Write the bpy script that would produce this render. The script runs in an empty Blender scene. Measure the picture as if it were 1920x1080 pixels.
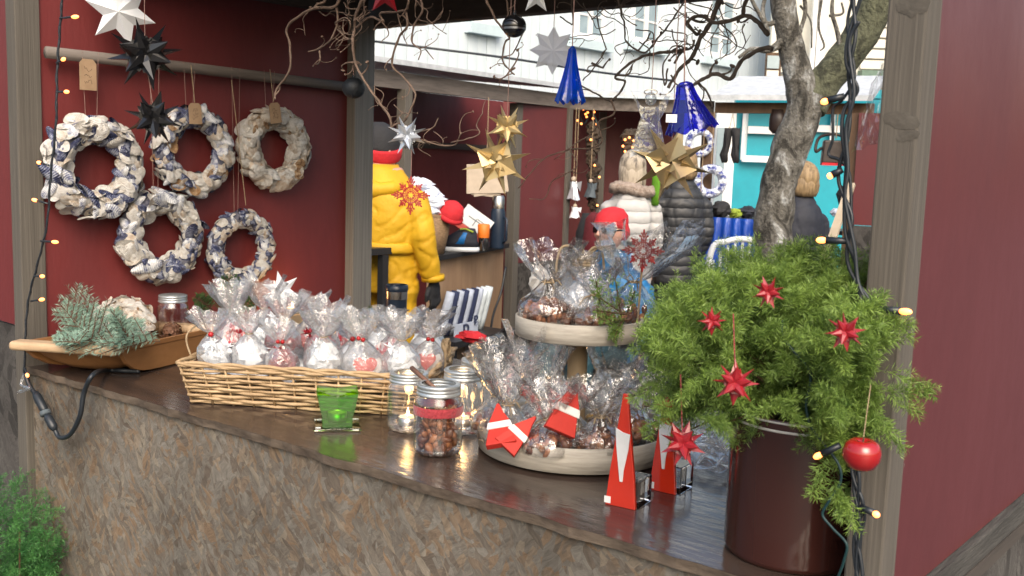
import bpy, math, random
import numpy as np
from mathutils import Vector, Matrix, Euler, noise as mnoise
R_ = random.Random(7)
sc = bpy.context.scene
rad = math.radians
# ------------------------------------------------------------------ camera, sky, sun, exposure
EYE = Vector((0, 0, 1.6)); FPX = 1900.0
CAMROT = Matrix(((0.75791007, -0.1074215, 0.64345392), (0.65154819, 0.07548424, -0.75484242), (0.03251567, 0.99134391, 0.12720055)))
cd = bpy.data.cameras.new('camera'); cam = bpy.data.objects.new('camera', cd); sc.collection.objects.link(cam)
cam.matrix_world = Matrix.Translation(EYE) @ CAMROT.to_4x4()
cd.sensor_width = 36; cd.lens = FPX / 1920 * 36; cd.clip_start = .05; cd.clip_end = 500
cd.dof.use_dof = True; cd.dof.focus_distance = 1.95; cd.dof.aperture_fstop = 14
sc.camera = cam
w = bpy.data.worlds.new('World'); sc.world = w; w.use_nodes = True
nt = w.node_tree; bg = nt.nodes['Background']
sky = nt.nodes.new('ShaderNodeTexSky'); sky.sky_type = 'NISHITA'; sky.sun_disc = False
SUN_EL, SUN_AZ = rad(40), rad(132)          # the sun stands behind the camera's right shoulder, veiled by cloud
sky.sun_elevation = SUN_EL; sky.sun_rotation = SUN_AZ; sky.dust_density = 6; sky.air_density = 1.3; sky.ozone_density = 1
nt.links.new(sky.outputs[0], bg.inputs[0]); bg.inputs[1].default_value = .15
sl = bpy.data.lights.new('sun', 'SUN'); sl.energy = .8; sl.angle = rad(45); sl.color = (1, .975, .95)
so = bpy.data.objects.new('sun', sl); sc.collection.objects.link(so)
sd = Vector((math.sin(SUN_AZ) * math.cos(SUN_EL), math.cos(SUN_AZ) * math.cos(SUN_EL), math.sin(SUN_EL)))
so.rotation_euler = sd.to_track_quat('Z', 'Y').to_euler()
sc.view_settings.view_transform = 'Standard'; sc.view_settings.look = 'None'; sc.view_settings.gamma = 1
sc.view_settings.exposure = 0.8
sc.render.engine = 'CYCLES'
sc.cycles.transparent_max_bounces = 24; sc.cycles.max_bounces = 10; sc.cycles.transmission_bounces = 8; sc.cycles.glossy_bounces = 4
sc.cycles.caustics_reflective = False; sc.cycles.caustics_refractive = False; sc.cycles.sample_clamp_indirect = 4
sc.cycles.use_denoising = True

# ------------------------------------------------------------------ measuring helpers: sight line to a plane of the place
def ray(px, py): return CAMROT @ Vector(((px - 960) / FPX, -(py - 540) / FPX, -1))
def on_z(px, py, z): d = ray(px, py); return EYE + d * ((z - EYE.z) / d.z)
def on_y(px, py, y): d = ray(px, py); return EYE + d * (y / d.y)
def on_x(px, py, x): d = ray(px, py); return EYE + d * (x / d.x)
def at(px, py, D): return EYE + ray(px, py) * D

# ------------------------------------------------------------------ scene helpers
COL = sc.collection
def thing(name, label, cat, loc=(0, 0, 0), rz=0, group=None, kind=None):
    o = bpy.data.objects.new(name, None); COL.objects.link(o); o.location = loc; o.rotation_euler = (0, 0, rz)
    o.empty_display_size = .05
    return tag(o, label, cat, group, kind)
def tag(o, label=None, cat=None, group=None, kind=None):
    if label: o['label'] = label
    if cat: o['category'] = cat
    if group: o['group'] = group
    if kind: o['kind'] = kind
    return o
def link_mesh(name, me, parent=None, loc=(0, 0, 0), rot=None, scale=None, label=None, kind=None):
    o = bpy.data.objects.new(name, me); COL.objects.link(o); o.location = loc
    if rot is not None:
        if isinstance(rot, (Matrix,)): o.rotation_euler = rot.to_euler()
        else: o.rotation_euler = rot
    if scale is not None: o.scale = (scale,) * 3 if isinstance(scale, (int, float)) else scale
    if parent: o.parent = parent
    if label: o['label'] = label
    if kind: o['kind'] = kind
    return o
def dup(root, loc=None, rz=None, label=None):
    r = root.copy(); COL.objects.link(r)
    if loc is not None: r.location = loc
    if rz is not None: r.rotation_euler = (r.rotation_euler[0], r.rotation_euler[1], rz)
    if label: r['label'] = label
    for ch in list(root.children):
        c = ch.copy(); COL.objects.link(c); c.parent = r
        for g in list(ch.children):
            d = g.copy(); COL.objects.link(d); d.parent = c
    return r
def smooth_path(pts, k=6):
    P = [Vector(p) for p in pts]
    if len(P) < 3: return P
    Q = [P[0] * 2 - P[1]] + P + [P[-1] * 2 - P[-2]]; out = []
    for i in range(1, len(Q) - 2):
        a, b, c, d = Q[i - 1:i + 3]
        for j in range(k):
            t = j / k
            out.append(.5 * ((2 * b) + (c - a) * t + (2 * a - 5 * b + 4 * c - d) * t * t + (3 * b - a - 3 * c + d) * t ** 3))
    out.append(P[-1]); return out
def frame_z(d):
    return Vector(d).normalized().to_track_quat('Z', 'Y').to_matrix()
class MB:
    def __init__(s): s.v = []; s.f = []
    def add(s, vs, fs):
        b = len(s.v); s.v += [tuple(v) for v in vs]; s.f += [tuple(i + b for i in f) for f in fs]; return s
    def box(s, c, d, rot=None, taper=1.0):
        c = Vector(c); hx, hy, hz = d[0] / 2, d[1] / 2, d[2] / 2; vs = []
        for z in (-hz, hz):
            t = taper if z > 0 else 1
            for x, y in ((-hx, -hy), (hx, -hy), (hx, hy), (-hx, hy)):
                p = Vector((x * t, y * t, z)); vs.append(c + (rot @ p if rot else p))
        return s.add(vs, [(0, 3, 2, 1), (4, 5, 6, 7), (0, 1, 5, 4), (1, 2, 6, 5), (2, 3, 7, 6), (3, 0, 4, 7)])
    def bar(s, a, b, w_, h_, roll=0):
        a = Vector(a); b = Vector(b); m = frame_z(b - a) @ Matrix.Rotation(roll, 3, 'Z')
        return s.box((a + b) / 2, (w_, h_, (b - a).length), m)
    def tube(s, pts, r, n=6, cap=True):
        P = [Vector(p) for p in pts]; m = len(P); vs = []; fs = []
        rr = r if isinstance(r, (list, tuple)) else [r] * m
        up = None
        for i, p in enumerate(P):
            t = (P[min(i + 1, m - 1)] - P[max(i - 1, 0)])
            if t.length < 1e-9: t = Vector((0, 0, 1))
            t.normalize()
            if up is None:
                up = t.orthogonal().normalized()
            up = (up - t * up.dot(t))
            if up.length < 1e-6: up = t.orthogonal()
            up.normalize(); si = t.cross(up)
            q = rr[min(int(i / max(m - 1, 1) * (len(rr) - 1) + .5), len(rr) - 1)] if len(rr) != m else rr[i]
            for k in range(n):
                a = 2 * math.pi * k / n; vs.append(p + (up * math.cos(a) + si * math.sin(a)) * q)
        for i in range(m - 1):
            for k in range(n):
                k2 = (k + 1) % n; fs.append((i * n + k, i * n + k2, (i + 1) * n + k2, (i + 1) * n + k))
        if cap: fs.append(tuple(range(n - 1, -1, -1))); fs.append(tuple((m - 1) * n + k for k in range(n)))
        return s.add(vs, fs)
    def lathe(s, prof, n=24, c=(0, 0, 0), rot=None, closed=False, cap0=False, cap1=False):
        c = Vector(c); vs = []; fs = []; m = len(prof)
        for r, z in prof:
            for k in range(n):
                a = 2 * math.pi * k / n; p = Vector((r * math.cos(a), r * math.sin(a), z)); vs.append(c + (rot @ p if rot else p))
        for i in range(m if closed else m - 1):
            j = (i + 1) % m
            for k in range(n):
                k2 = (k + 1) % n; fs.append((i * n + k, i * n + k2, j * n + k2, j * n + k))
        if cap0: fs.append(tuple(range(n - 1, -1, -1)))
        if cap1: fs.append(tuple((m - 1) * n + k for k in range(n)))
        return s.add(vs, fs)
    def loft(s, secs, n=20):
        vs = []; fs = []; m = len(secs)
        for (x, y, z, rx, ry) in secs:
            for k in range(n):
                a = 2 * math.pi * k / n; vs.append((x + rx * math.cos(a), y + ry * math.sin(a), z))
        for i in range(m - 1):
            for k in range(n):
                k2 = (k + 1) % n; fs.append((i * n + k, i * n + k2, (i + 1) * n + k2, (i + 1) * n + k))
        fs.append(tuple(range(n - 1, -1, -1))); fs.append(tuple((m - 1) * n + k for k in range(n)))
        return s.add(vs, fs)
    def ell(s, c, r, rot=None, nu=12, nv=8):
        c = Vector(c); r = (r,) * 3 if isinstance(r, (int, float)) else r; vs = [];fs = []
        def P(x, y, z):
            p = Vector((x * r[0], y * r[1], z * r[2])); return c + (rot @ p if rot else p)
        vs.append(P(0, 0, -1))
        for j in range(1, nv):
            t = math.pi * j / nv
            for k in range(nu):
                a = 2 * math.pi * k / nu; vs.append(P(math.sin(t) * math.cos(a), math.sin(t) * math.sin(a), -math.cos(t)))
        vs.append(P(0, 0, 1)); top = len(vs) - 1
        for k in range(nu):
            k2 = (k + 1) % nu
            fs.append((0, 1 + k2, 1 + k))
            for j in range(nv - 2): fs.append((1 + j * nu + k, 1 + j * nu + k2, 1 + (j + 1) * nu + k2, 1 + (j + 1) * nu + k))
            fs.append((top, 1 + (nv - 2) * nu + k, 1 + (nv - 2) * nu + k2))
        return s.add(vs, fs)
    def prism(s, outline, z0, z1, M=None):
        n = len(outline); vs = []
        for z in (z0, z1):
            for x, y in outline:
                p = Vector((x, y, z)); vs.append(M @ p if M else p)
        fs = [tuple(range(n - 1, -1, -1)), tuple(range(n, 2 * n))] + [(k, (k + 1) % n, n + (k + 1) % n, n + k) for k in range(n)]
        return s.add(vs, fs)
    def jitter(s, a, seed=1):
        r = random.Random(seed); s.v = [(x + r.uniform(-a, a), y + r.uniform(-a, a), z + r.uniform(-a, a)) for x, y, z in s.v]; return s
    def mesh(s, name, mat=None, smooth=False, origin=(0, 0, 0)):
        me = bpy.data.meshes.new(name); ox, oy, oz = origin
        me.from_pydata([(x - ox, y - oy, z - oz) for x, y, z in s.v], [], s.f); me.validate(); me.update()
        if mat: me.materials.append(mat)
        if smooth: me.polygons.foreach_set('use_smooth', [True] * len(me.polygons))
        return me
    def build(s, name, mat, parent=None, smooth=False, label=None, kind=None, world=True):
        """verts are world coordinates when the parent is an unrotated Empty and world is True"""
        org = (0, 0, 0)
        if parent is not None and world:
            org = Vector(parent.location)
            if parent.parent: org = org + parent.parent.location
        return link_mesh(name, s.mesh(name, mat, smooth, org), parent, label=label, kind=kind)
def bevel(o, w_=.004, seg=2):
    m = o.modifiers.new('bevel', 'BEVEL'); m.width = w_; m.segments = seg; m.limit_method = 'ANGLE'; return o
def auto_smooth(o, ang=40):
    me = o.data; me.polygons.foreach_set('use_smooth', [True] * len(me.polygons)); me.set_sharp_from_angle(angle=rad(ang)); return o

# ------------------------------------------------------------------ materials
def lin(c):
    return tuple(((x / 255) / 12.92 if x <= 10 else (((x / 255) + .055) / 1.055) ** 2.4) for x in c)
def mat(name, c1, c2=None, rough=.6, metal=0, scale=8, stretch=(1, 1, 1), bump=.15, bscale=30, spec=.5, detail=6, lo=.35, hi=.65, coat=0, emis=None, es=0, subs=0, rvar=0, sheen=0, bdist=.01):
    m = bpy.data.materials.new(name); m.use_nodes = True; t = m.node_tree; b = t.nodes['Principled BSDF']; L = t.links.new
    b.inputs['Roughness'].default_value = rough; b.inputs['Metallic'].default_value = metal; b.inputs['Specular IOR Level'].default_value = spec
    b.inputs['Coat Weight'].default_value = coat; b.inputs['Coat Roughness'].default_value = .1; b.inputs['Sheen Weight'].default_value = sheen
    c1 = (*c1, 1); c2 = (*(c2 or tuple(x * .72 for x in c1[:3])), 1)
    tc = t.nodes.new('ShaderNodeTexCoord'); mp = t.nodes.new('ShaderNodeMapping'); mp.inputs['Scale'].default_value = stretch; L(tc.outputs['Object'], mp.inputs[0])
    n = t.nodes.new('ShaderNodeTexNoise'); n.inputs['Scale'].default_value = scale; n.inputs['Detail'].default_value = detail; n.inputs['Roughness'].default_value = .65; L(mp.outputs[0], n.inputs['Vector'])
    r = t.nodes.new('ShaderNodeValToRGB'); r.color_ramp.elements[0].position = lo; r.color_ramp.elements[1].position = hi; r.color_ramp.elements[0].color = c1; r.color_ramp.elements[1].color = c2
    L(n.outputs['Fac'], r.inputs[0]); L(r.outputs[0], b.inputs['Base Color'])
    if rvar:
        mr = t.nodes.new('ShaderNodeMapRange'); mr.inputs['To Min'].default_value = max(rough - rvar, .02); mr.inputs['To Max'].default_value = rough + rvar; mr.inputs['From Min'].default_value = .3; mr.inputs['From Max'].default_value = .7
        L(n.outputs['Fac'], mr.inputs[0]); L(mr.outputs[0], b.inputs['Roughness'])
    if bump:
        n2 = t.nodes.new('ShaderNodeTexNoise'); n2.inputs['Scale'].default_value = bscale; n2.inputs['Detail'].default_value = 4; L(mp.outputs[0], n2.inputs['Vector'])
        bp = t.nodes.new('ShaderNodeBump'); bp.inputs['Strength'].default_value = bump; bp.inputs['Distance'].default_value = bdist; L(n2.outputs['Fac'], bp.inputs['Height']); L(bp.outputs[0], b.inputs['Normal'])
    if emis: b.inputs['Emission Color'].default_value = (*emis, 1); b.inputs['Emission Strength'].default_value = es
    if subs: b.inputs['Subsurface Weight'].default_value = subs; b.inputs['Subsurface Radius'].default_value = (.02, .01, .008)
    return m
def film(name, tint=(1, 1, 1), base=.06, edge=.6, rough=.1, milk=.06, bump=.5, bscale=60, mcol=(.85, .88, .9)):
    """thin clear sheet (cellophane, thin glass): transparent plus mirror-like sheen that grows towards grazing"""
    m = bpy.data.materials.new(name); m.use_nodes = True; t = m.node_tree; t.nodes.clear(); L = t.links.new
    o = t.nodes.new('ShaderNodeOutputMaterial'); tr = t.nodes.new('ShaderNodeBsdfTransparent'); tr.inputs[0].default_value = (*tint, 1)
    gl = t.nodes.new('ShaderNodeBsdfGlossy'); gl.inputs['Roughness'].default_value = rough; gl.inputs[0].default_value = (1, 1, 1, 1)
    lw = t.nodes.new('ShaderNodeLayerWeight'); lw.inputs['Blend'].default_value = .45
    mr = t.nodes.new('ShaderNodeMapRange'); mr.inputs['To Min'].default_value = base; mr.inputs['To Max'].default_value = edge
    L(lw.outputs['Facing'], mr.inputs[0])
    mx = t.nodes.new('ShaderNodeMixShader'); L(mr.outputs[0], mx.inputs[0]); L(tr.outputs[0], mx.inputs[1]); L(gl.outputs[0], mx.inputs[2])
    last = mx
    if milk:
        df = t.nodes.new('ShaderNodeBsdfTranslucent'); df2 = t.nodes.new('ShaderNodeBsdfDiffuse'); a = t.nodes.new('ShaderNodeMixShader'); df.inputs[0].default_value = df2.inputs[0].default_value = (*mcol, 1)
        a.inputs[0].default_value = .5; L(df.outputs[0], a.inputs[1]); L(df2.outputs[0], a.inputs[2])
        m2 = t.nodes.new('ShaderNodeMixShader'); m2.inputs[0].default_value = milk; L(mx.outputs[0], m2.inputs[1]); L(a.outputs[0], m2.inputs[2]); last = m2
    if bump:
        tc = t.nodes.new('ShaderNodeTexCoord'); n2 = t.nodes.new('ShaderNodeTexNoise'); n2.inputs['Scale'].default_value = bscale; n2.inputs['Detail'].default_value = 2; L(tc.outputs['Object'], n2.inputs['Vector'])
        bp = t.nodes.new('ShaderNodeBump'); bp.inputs['Strength'].default_value = bump; bp.inputs['Distance'].default_value = .01; L(n2.outputs['Fac'], bp.inputs['Height'])
        L(bp.outputs[0], gl.inputs['Normal']); L(bp.outputs[0], lw.inputs['Normal'])
    L(last.outputs[0], o.inputs[0]); return m
def glass(name, col=(1, 1, 1), rough=.02, ior=1.45):
    m = bpy.data.materials.new(name); m.use_nodes = True; b = m.node_tree.nodes['Principled BSDF']
    b.inputs['Base Color'].default_value = (*col, 1); b.inputs['Transmission Weight'].default_value = 1; b.inputs['Roughness'].default_value = rough; b.inputs['IOR'].default_value = ior
    return m
def leaf_mat(name, c1, c2, rough=.5):
    m = bpy.data.materials.new(name); m.use_nodes = True; t = m.node_tree; b = t.nodes['Principled BSDF']; L = t.links.new
    a = t.nodes.new('ShaderNodeAttribute'); a.attribute_name = 'tint'; r = t.nodes.new('ShaderNodeValToRGB')
    r.color_ramp.elements[0].color = (*c1, 1); r.color_ramp.elements[1].color = (*c2, 1)
    L(a.outputs['Fac'], r.inputs[0]); L(r.outputs[0], b.inputs['Base Color']); b.inputs['Roughness'].default_value = rough
    tl = t.nodes.new('ShaderNodeBsdfTranslucent'); L(r.outputs[0], tl.inputs[0]); mx = t.nodes.new('ShaderNodeMixShader'); mx.inputs[0].default_value = .25
    L(b.outputs[0], mx.inputs[1]); L(tl.outputs[0], mx.inputs[2]); L(mx.outputs[0], t.nodes['Material Output'].inputs[0]); return m
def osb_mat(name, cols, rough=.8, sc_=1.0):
    """weathered strand board: overlapping stretched cells at several angles, each chip with its own tone"""
    m = bpy.data.materials.new(name); m.use_nodes = True; t = m.node_tree; b = t.nodes['Principled BSDF']; L = t.links.new
    b.inputs['Roughness'].default_value = rough; b.inputs['Specular IOR Level'].default_value = .3
    tc = t.nodes.new('ShaderNodeTexCoord'); prev = None; h = None
    wn = t.nodes.new('ShaderNodeTexNoise'); wn.inputs['Scale'].default_value = 9; wn.inputs['Detail'].default_value = 3; L(tc.outputs['Object'], wn.inputs['Vector'])
    wm = t.nodes.new('ShaderNodeVectorMath'); wm.operation = 'MULTIPLY_ADD'; wm.inputs[1].default_value = (.06, .06, .06); L(wn.outputs['Color'], wm.inputs[0]); L(tc.outputs['Object'], wm.inputs[2])
    for i, (ang, s_, st) in enumerate(((35, 14, 3), (-50, 17, 3.4), (75, 19, 3), (-15, 22, 3.4), (20, 26, 3), (-70, 30, 3.6), (50, 34, 3.4))):
        mp = t.nodes.new('ShaderNodeMapping'); mp.vector_type = 'TEXTURE'; mp.inputs['Rotation'].default_value = (0, rad(ang), 0); mp.inputs['Scale'].default_value = (st, 1, 1); mp.inputs['Location'].default_value = (i * 3.7, 0, i)
        L(wm.outputs[0], mp.inputs[0])
        v = t.nodes.new('ShaderNodeTexVoronoi'); v.inputs['Scale'].default_value = s_ * sc_; L(mp.outputs[0], v.inputs['Vector'])
        r = t.nodes.new('ShaderNodeValToRGB'); r.color_ramp.interpolation = 'LINEAR'; sp = t.nodes.new('ShaderNodeSeparateColor'); L(v.outputs['Color'], sp.inputs[0]); L(sp.outputs[0], r.inputs[0])
        r.color_ramp.elements[0].color = (*cols[0], 1); r.color_ramp.elements[1].color = (*cols[-1], 1)
        for k, c in enumerate(cols[1:-1]): e = r.color_ramp.elements.new((k + 1) / (len(cols) - 1)); e.color = (*c, 1)
        if prev is None: prev = r.outputs[0]; h = sp.outputs[0]
        else:
            mk = t.nodes.new('ShaderNodeMath'); mk.operation = 'GREATER_THAN'; mk.inputs[1].default_value = .68; L(sp.outputs[1], mk.inputs[0])
            mx = t.nodes.new('ShaderNodeMix'); mx.data_type = 'RGBA'; L(mk.outputs[0], mx.inputs['Factor']); L(prev, mx.inputs['A']); L(r.outputs[0], mx.inputs['B']); prev = mx.outputs['Result']
            mh = t.nodes.new('ShaderNodeMix'); mh.data_type = 'FLOAT'; L(mk.outputs[0], mh.inputs['Factor']); L(h, mh.inputs['A']); L(sp.outputs[0], mh.inputs['B']); h = mh.outputs['Result']
    # fine fibres and broad weather stains
    fb = t.nodes.new('ShaderNodeTexNoise'); fb.inputs['Scale'].default_value = 70; fb.inputs['Detail'].default_value = 5; fb.inputs['Roughness'].default_value = .7; fb.inputs['Distortion'].default_value = 1.2
    fmp = t.nodes.new('ShaderNodeMapping'); fmp.vector_type = 'TEXTURE'; fmp.inputs['Rotation'].default_value = (0, rad(50), 0); fmp.inputs['Scale'].default_value = (2.6, 1, .8); L(wm.outputs[0], fmp.inputs[0]); L(fmp.outputs[0], fb.inputs['Vector'])
    fb0 = fb; fb2 = t.nodes.new('ShaderNodeTexNoise'); fb2.inputs['Scale'].default_value = 85; fb2.inputs['Detail'].default_value = 5; fb2.inputs['Roughness'].default_value = .7; fb2.inputs['Distortion'].default_value = 1.2
    fm2 = t.nodes.new('ShaderNodeMapping'); fm2.vector_type = 'TEXTURE'; fm2.inputs['Rotation'].default_value = (0, rad(-40), 0); fm2.inputs['Scale'].default_value = (3.2, 1, .8); L(wm.outputs[0], fm2.inputs[0]); L(fm2.outputs[0], fb2.inputs['Vector'])
    fb = t.nodes.new('ShaderNodeMix'); fb.data_type = 'FLOAT'; fsw = t.nodes.new('ShaderNodeMath'); fsw.operation = 'GREATER_THAN'; fsw.inputs[1].default_value = .5; L(sp.outputs[2], fsw.inputs[0]); L(fsw.outputs[0], fb.inputs['Factor']); L(fb0.outputs['Fac'], fb.inputs['A']); L(fb2.outputs['Fac'], fb.inputs['B'])
    st_ = t.nodes.new('ShaderNodeTexNoise'); st_.inputs['Scale'].default_value = 3.2; st_.inputs['Detail'].default_value = 5; L(tc.outputs['Object'], st_.inputs['Vector'])
    m1 = t.nodes.new('ShaderNodeMix'); m1.data_type = 'RGBA'; m1.blend_type = 'OVERLAY'; m1.inputs['Factor'].default_value = .85; L(prev, m1.inputs['A']); L(fb.outputs['Result'], m1.inputs['B'])
    m2 = t.nodes.new('ShaderNodeMix'); m2.data_type = 'RGBA'; m2.blend_type = 'OVERLAY'; m2.inputs['Factor'].default_value = .9; L(m1.outputs['Result'], m2.inputs['A']); L(st_.outputs['Fac'], m2.inputs['B'])
    L(m2.outputs['Result'], b.inputs['Base Color'])
    bp = t.nodes.new('ShaderNodeBump'); bp.inputs['Strength'].default_value = .5; bp.inputs['Distance'].default_value = .003; ad = t.nodes.new('ShaderNodeMath'); ad.operation = 'ADD'; L(h, ad.inputs[0]); L(fb.outputs['Result'], ad.inputs[1]); L(ad.outputs[0], bp.inputs['Height']); L(bp.outputs[0], b.inputs['Normal'])
    return m
def bark_mat(name, dark, mid, pale, hi):
    m = bpy.data.materials.new(name); m.use_nodes = True; t = m.node_tree; b = t.nodes['Principled BSDF']; L = t.links.new; b.inputs['Roughness'].default_value = .95
    tc = t.nodes.new('ShaderNodeTexCoord'); mp = t.nodes.new('ShaderNodeMapping'); mp.inputs['Scale'].default_value = (1, 1, .6); L(tc.outputs['Object'], mp.inputs[0])
    n = t.nodes.new('ShaderNodeTexNoise'); n.inputs['Scale'].default_value = 13; n.inputs['Detail'].default_value = 7; n.inputs['Roughness'].default_value = .7; n.inputs['Distortion'].default_value = .6; L(mp.outputs[0], n.inputs['Vector'])
    r = t.nodes.new('ShaderNodeValToRGB'); e = r.color_ramp.elements; e[0].position = .40; e[0].color = (*dark, 1); e[1].position = hi + .05; e[1].color = (*pale, 1)
    for p_, c_ in ((.48, mid), (hi - .06, mid)): q = e.new(p_); q.color = (*c_, 1)
    L(n.outputs['Fac'], r.inputs[0]); n3 = t.nodes.new('ShaderNodeTexNoise'); n3.inputs['Scale'].default_value = 70; n3.inputs['Detail'].default_value = 4; L(tc.outputs['Object'], n3.inputs['Vector'])
    mx = t.nodes.new('ShaderNodeMix'); mx.data_type = 'RGBA'; mx.blend_type = 'OVERLAY'; mx.inputs['Factor'].default_value = .7; L(r.outputs[0], mx.inputs['A']); L(n3.outputs['Fac'], mx.inputs['B']); L(mx.outputs['Result'], b.inputs['Base Color'])
    ad = t.nodes.new('ShaderNodeMath'); ad.operation = 'MULTIPLY_ADD'; ad.inputs[1].default_value = .4; L(n3.outputs['Fac'], ad.inputs[0]); L(n.outputs['Fac'], ad.inputs[2])
    bp = t.nodes.new('ShaderNodeBump'); bp.inputs['Strength'].default_value = 1; bp.inputs['Distance'].default_value = .03; L(ad.outputs[0], bp.inputs['Height']); L(bp.outputs[0], b.inputs['Normal']); return m
M = {}
M['red'] = mat('red_paint', (.165, .026, .026), (.13, .021, .022), rough=.5, scale=5, bump=.12, bscale=60, rvar=.08, stretch=(1, 1, .35))
M['red_out'] = mat('red_paint_weathered', (.125, .030, .032), (.105, .026, .029), rough=.4, scale=4, bump=.05, bscale=40, rvar=.08, stretch=(1, 1, .6))
M['grey_wood'] = mat('weathered_post_wood', (.118, .106, .09), (.082, .073, .062), rough=.9, scale=170, stretch=(1, 1, .018), bump=.35, bscale=260, bdist=.004)
M['grey_wood_light'] = mat('paler_post_wood', (.27, .255, .23), (.18, .17, .15), rough=.9, scale=120, stretch=(1, 1, .02), bump=.35, bscale=200, bdist=.004)
M['grey_wood_y'] = mat('weathered_rail_wood', (.2, .17, .15), (.10, .085, .075), rough=.85, scale=22, stretch=(1, .06, 1), bump=.5, bscale=90, bdist=.004)
M['dark_wood'] = mat('dark_beam_wood', (.08, .066, .056), (.045, .038, .033), rough=.8, scale=18, stretch=(.08, .08, 1), bump=.4, bscale=60, bdist=.004)
M['pale_end'] = mat('pale_sawn_edge', (.30, .29, .27), (.2, .19, .17), rough=.85, scale=20, stretch=(1, 1, .06), bump=.3)
M['trim_grey'] = mat('grey_trim_board', (.07, .066, .06), (.035, .033, .03), rough=.9, scale=60, stretch=(1, .1, 1), bump=.5, bscale=120)
M['knot'] = mat('knot_wood', (.068, .06, .05), (.098, .088, .074), rough=.8, scale=40, bump=.5, bscale=80, bdist=.003)
M['counter'] = mat('wet_brown_board', (.075, .052, .042), (.036, .026, .022), rough=.17, scale=14, stretch=(.25, 1, 1), bump=.5, bscale=55, rvar=.12, spec=.8, bdist=.0025)
M['counter_edge'] = mat('ragged_board_edge', (.05, .036, .026), (.13, .1, .075), rough=.8, scale=35, stretch=(.4, 1, 1), bump=.8, bscale=60, bdist=.005)
M['osb'] = osb_mat('weathered_strand_board', [(.092, .075, .06), (.125, .110, .092), (.15, .139, .122), (.115, .102, .087), (.15, .104, .068), (.178, .158, .128)], sc_=2.6)
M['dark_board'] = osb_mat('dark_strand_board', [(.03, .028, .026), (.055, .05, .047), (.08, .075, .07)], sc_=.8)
M['plywood'] = mat('plywood', (.36, .235, .14), (.25, .155, .09), rough=.7, scale=6, stretch=(1, 1, .15), bump=.15)
M['white_wood'] = mat('white_painted_board', (.66, .73, .77), (.58, .66, .71), rough=.55, scale=4, bump=.1, stretch=(1, 1, .3))
M['cream_wood'] = mat('cream_board', (.72, .70, .62), (.62, .6, .53), rough=.6, scale=4, bump=.1)
M['pane'] = mat('window_pane', (.33, .42, .47), (.22, .3, .34), rough=.08, scale=1.5, bump=0, spec=.8)
M['blue_trim'] = mat('pale_blue_trim', (.56, .68, .72), (.5, .61, .66), rough=.5, bump=.05)
M['white_trim'] = mat('white_trim', (.82, .83, .83), (.76, .77, .78), rough=.5, bump=.05)
M['turq'] = mat('turquoise_paint', (.005, .33, .42), (.005, .27, .35), rough=.45, scale=3, bump=.05)
M['frost'] = mat('pale_roofing_sheet', (.55, .58, .61), (.40, .43, .46), rough=.7, scale=14, bump=.3)
M['green_trim'] = mat('green_trim', (.14, .22, .17), rough=.6)
M['ground'] = mat('wet_paving', (.07, .07, .072), (.035, .035, .037), rough=.5, scale=12, bump=.4, rvar=.2)
M['cable'] = mat('black_cable_rubber', (.012, .016, .022), (.02, .026, .034), rough=.4, bump=0)
M['cable_green'] = mat('dark_green_cable', (.012, .05, .055), rough=.4, bump=0)
M['bulb'] = mat('lit_warm_bulb', (1, .6, .3), rough=.2, bump=0, emis=(1, .25, .05), es=3.0)
M['white_paper'] = mat('white_paper', (.80, .83, .87), (.74, .78, .83), rough=.45, bump=.06, spec=.5)
M['black_gloss'] = mat('black_gloss_paper', (.006, .006, .007), (.009, .009, .01), rough=.16, bump=.03, spec=.7)
M['gold'] = mat('gold_paper', (.62, .48, .25), (.50, .38, .18), rough=.42, metal=.7, bump=.08, bscale=25)
M['silver'] = mat('silver_paper', (.62, .67, .74), (.5, .54, .62), rough=.3, metal=.6, bump=.08, bscale=25)
M['red_gloss'] = mat('red_gloss_paper', (.30, .012, .02), (.22, .008, .015), rough=.3, bump=.05, spec=.6)
M['red_apple'] = mat('red_lacquer', (.38, .012, .014), (.30, .008, .01), rough=.15, bump=0, spec=.6, coat=.5)
M['red_lace'] = mat('red_wooden_lace', (.42, .035, .03), (.3, .02, .02), rough=.5, bump=.1)
M['kraft'] = mat('kraft_card', (.38, .26, .16), (.30, .2, .12), rough=.8, scale=30, bump=.15)
M['kraft_pale'] = mat('pale_card', (.50, .42, .33), (.43, .36, .28), rough=.8, scale=20, bump=.1)
M['pencil'] = mat('pencil_marks', (.09, .06, .045), rough=.8, bump=0)
M['twine'] = mat('jute_twine', (.40, .31, .2), (.28, .2, .12), rough=.9, scale=80, bump=.4, bscale=200, bdist=.002)
M['pink_string'] = mat('thin_hanging_string', (.32, .2, .17), rough=.9, bump=0)
M['twig'] = mat('hazel_bark', (.24, .165, .125), (.12, .08, .06), rough=.8, scale=30, bump=.4, bscale=90, bdist=.003)
M['twig_dark'] = mat('dark_hazel_bark', (.19, .15, .125), (.10, .08, .066), rough=.8, scale=30, bump=.4, bscale=90, bdist=.003)
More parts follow.
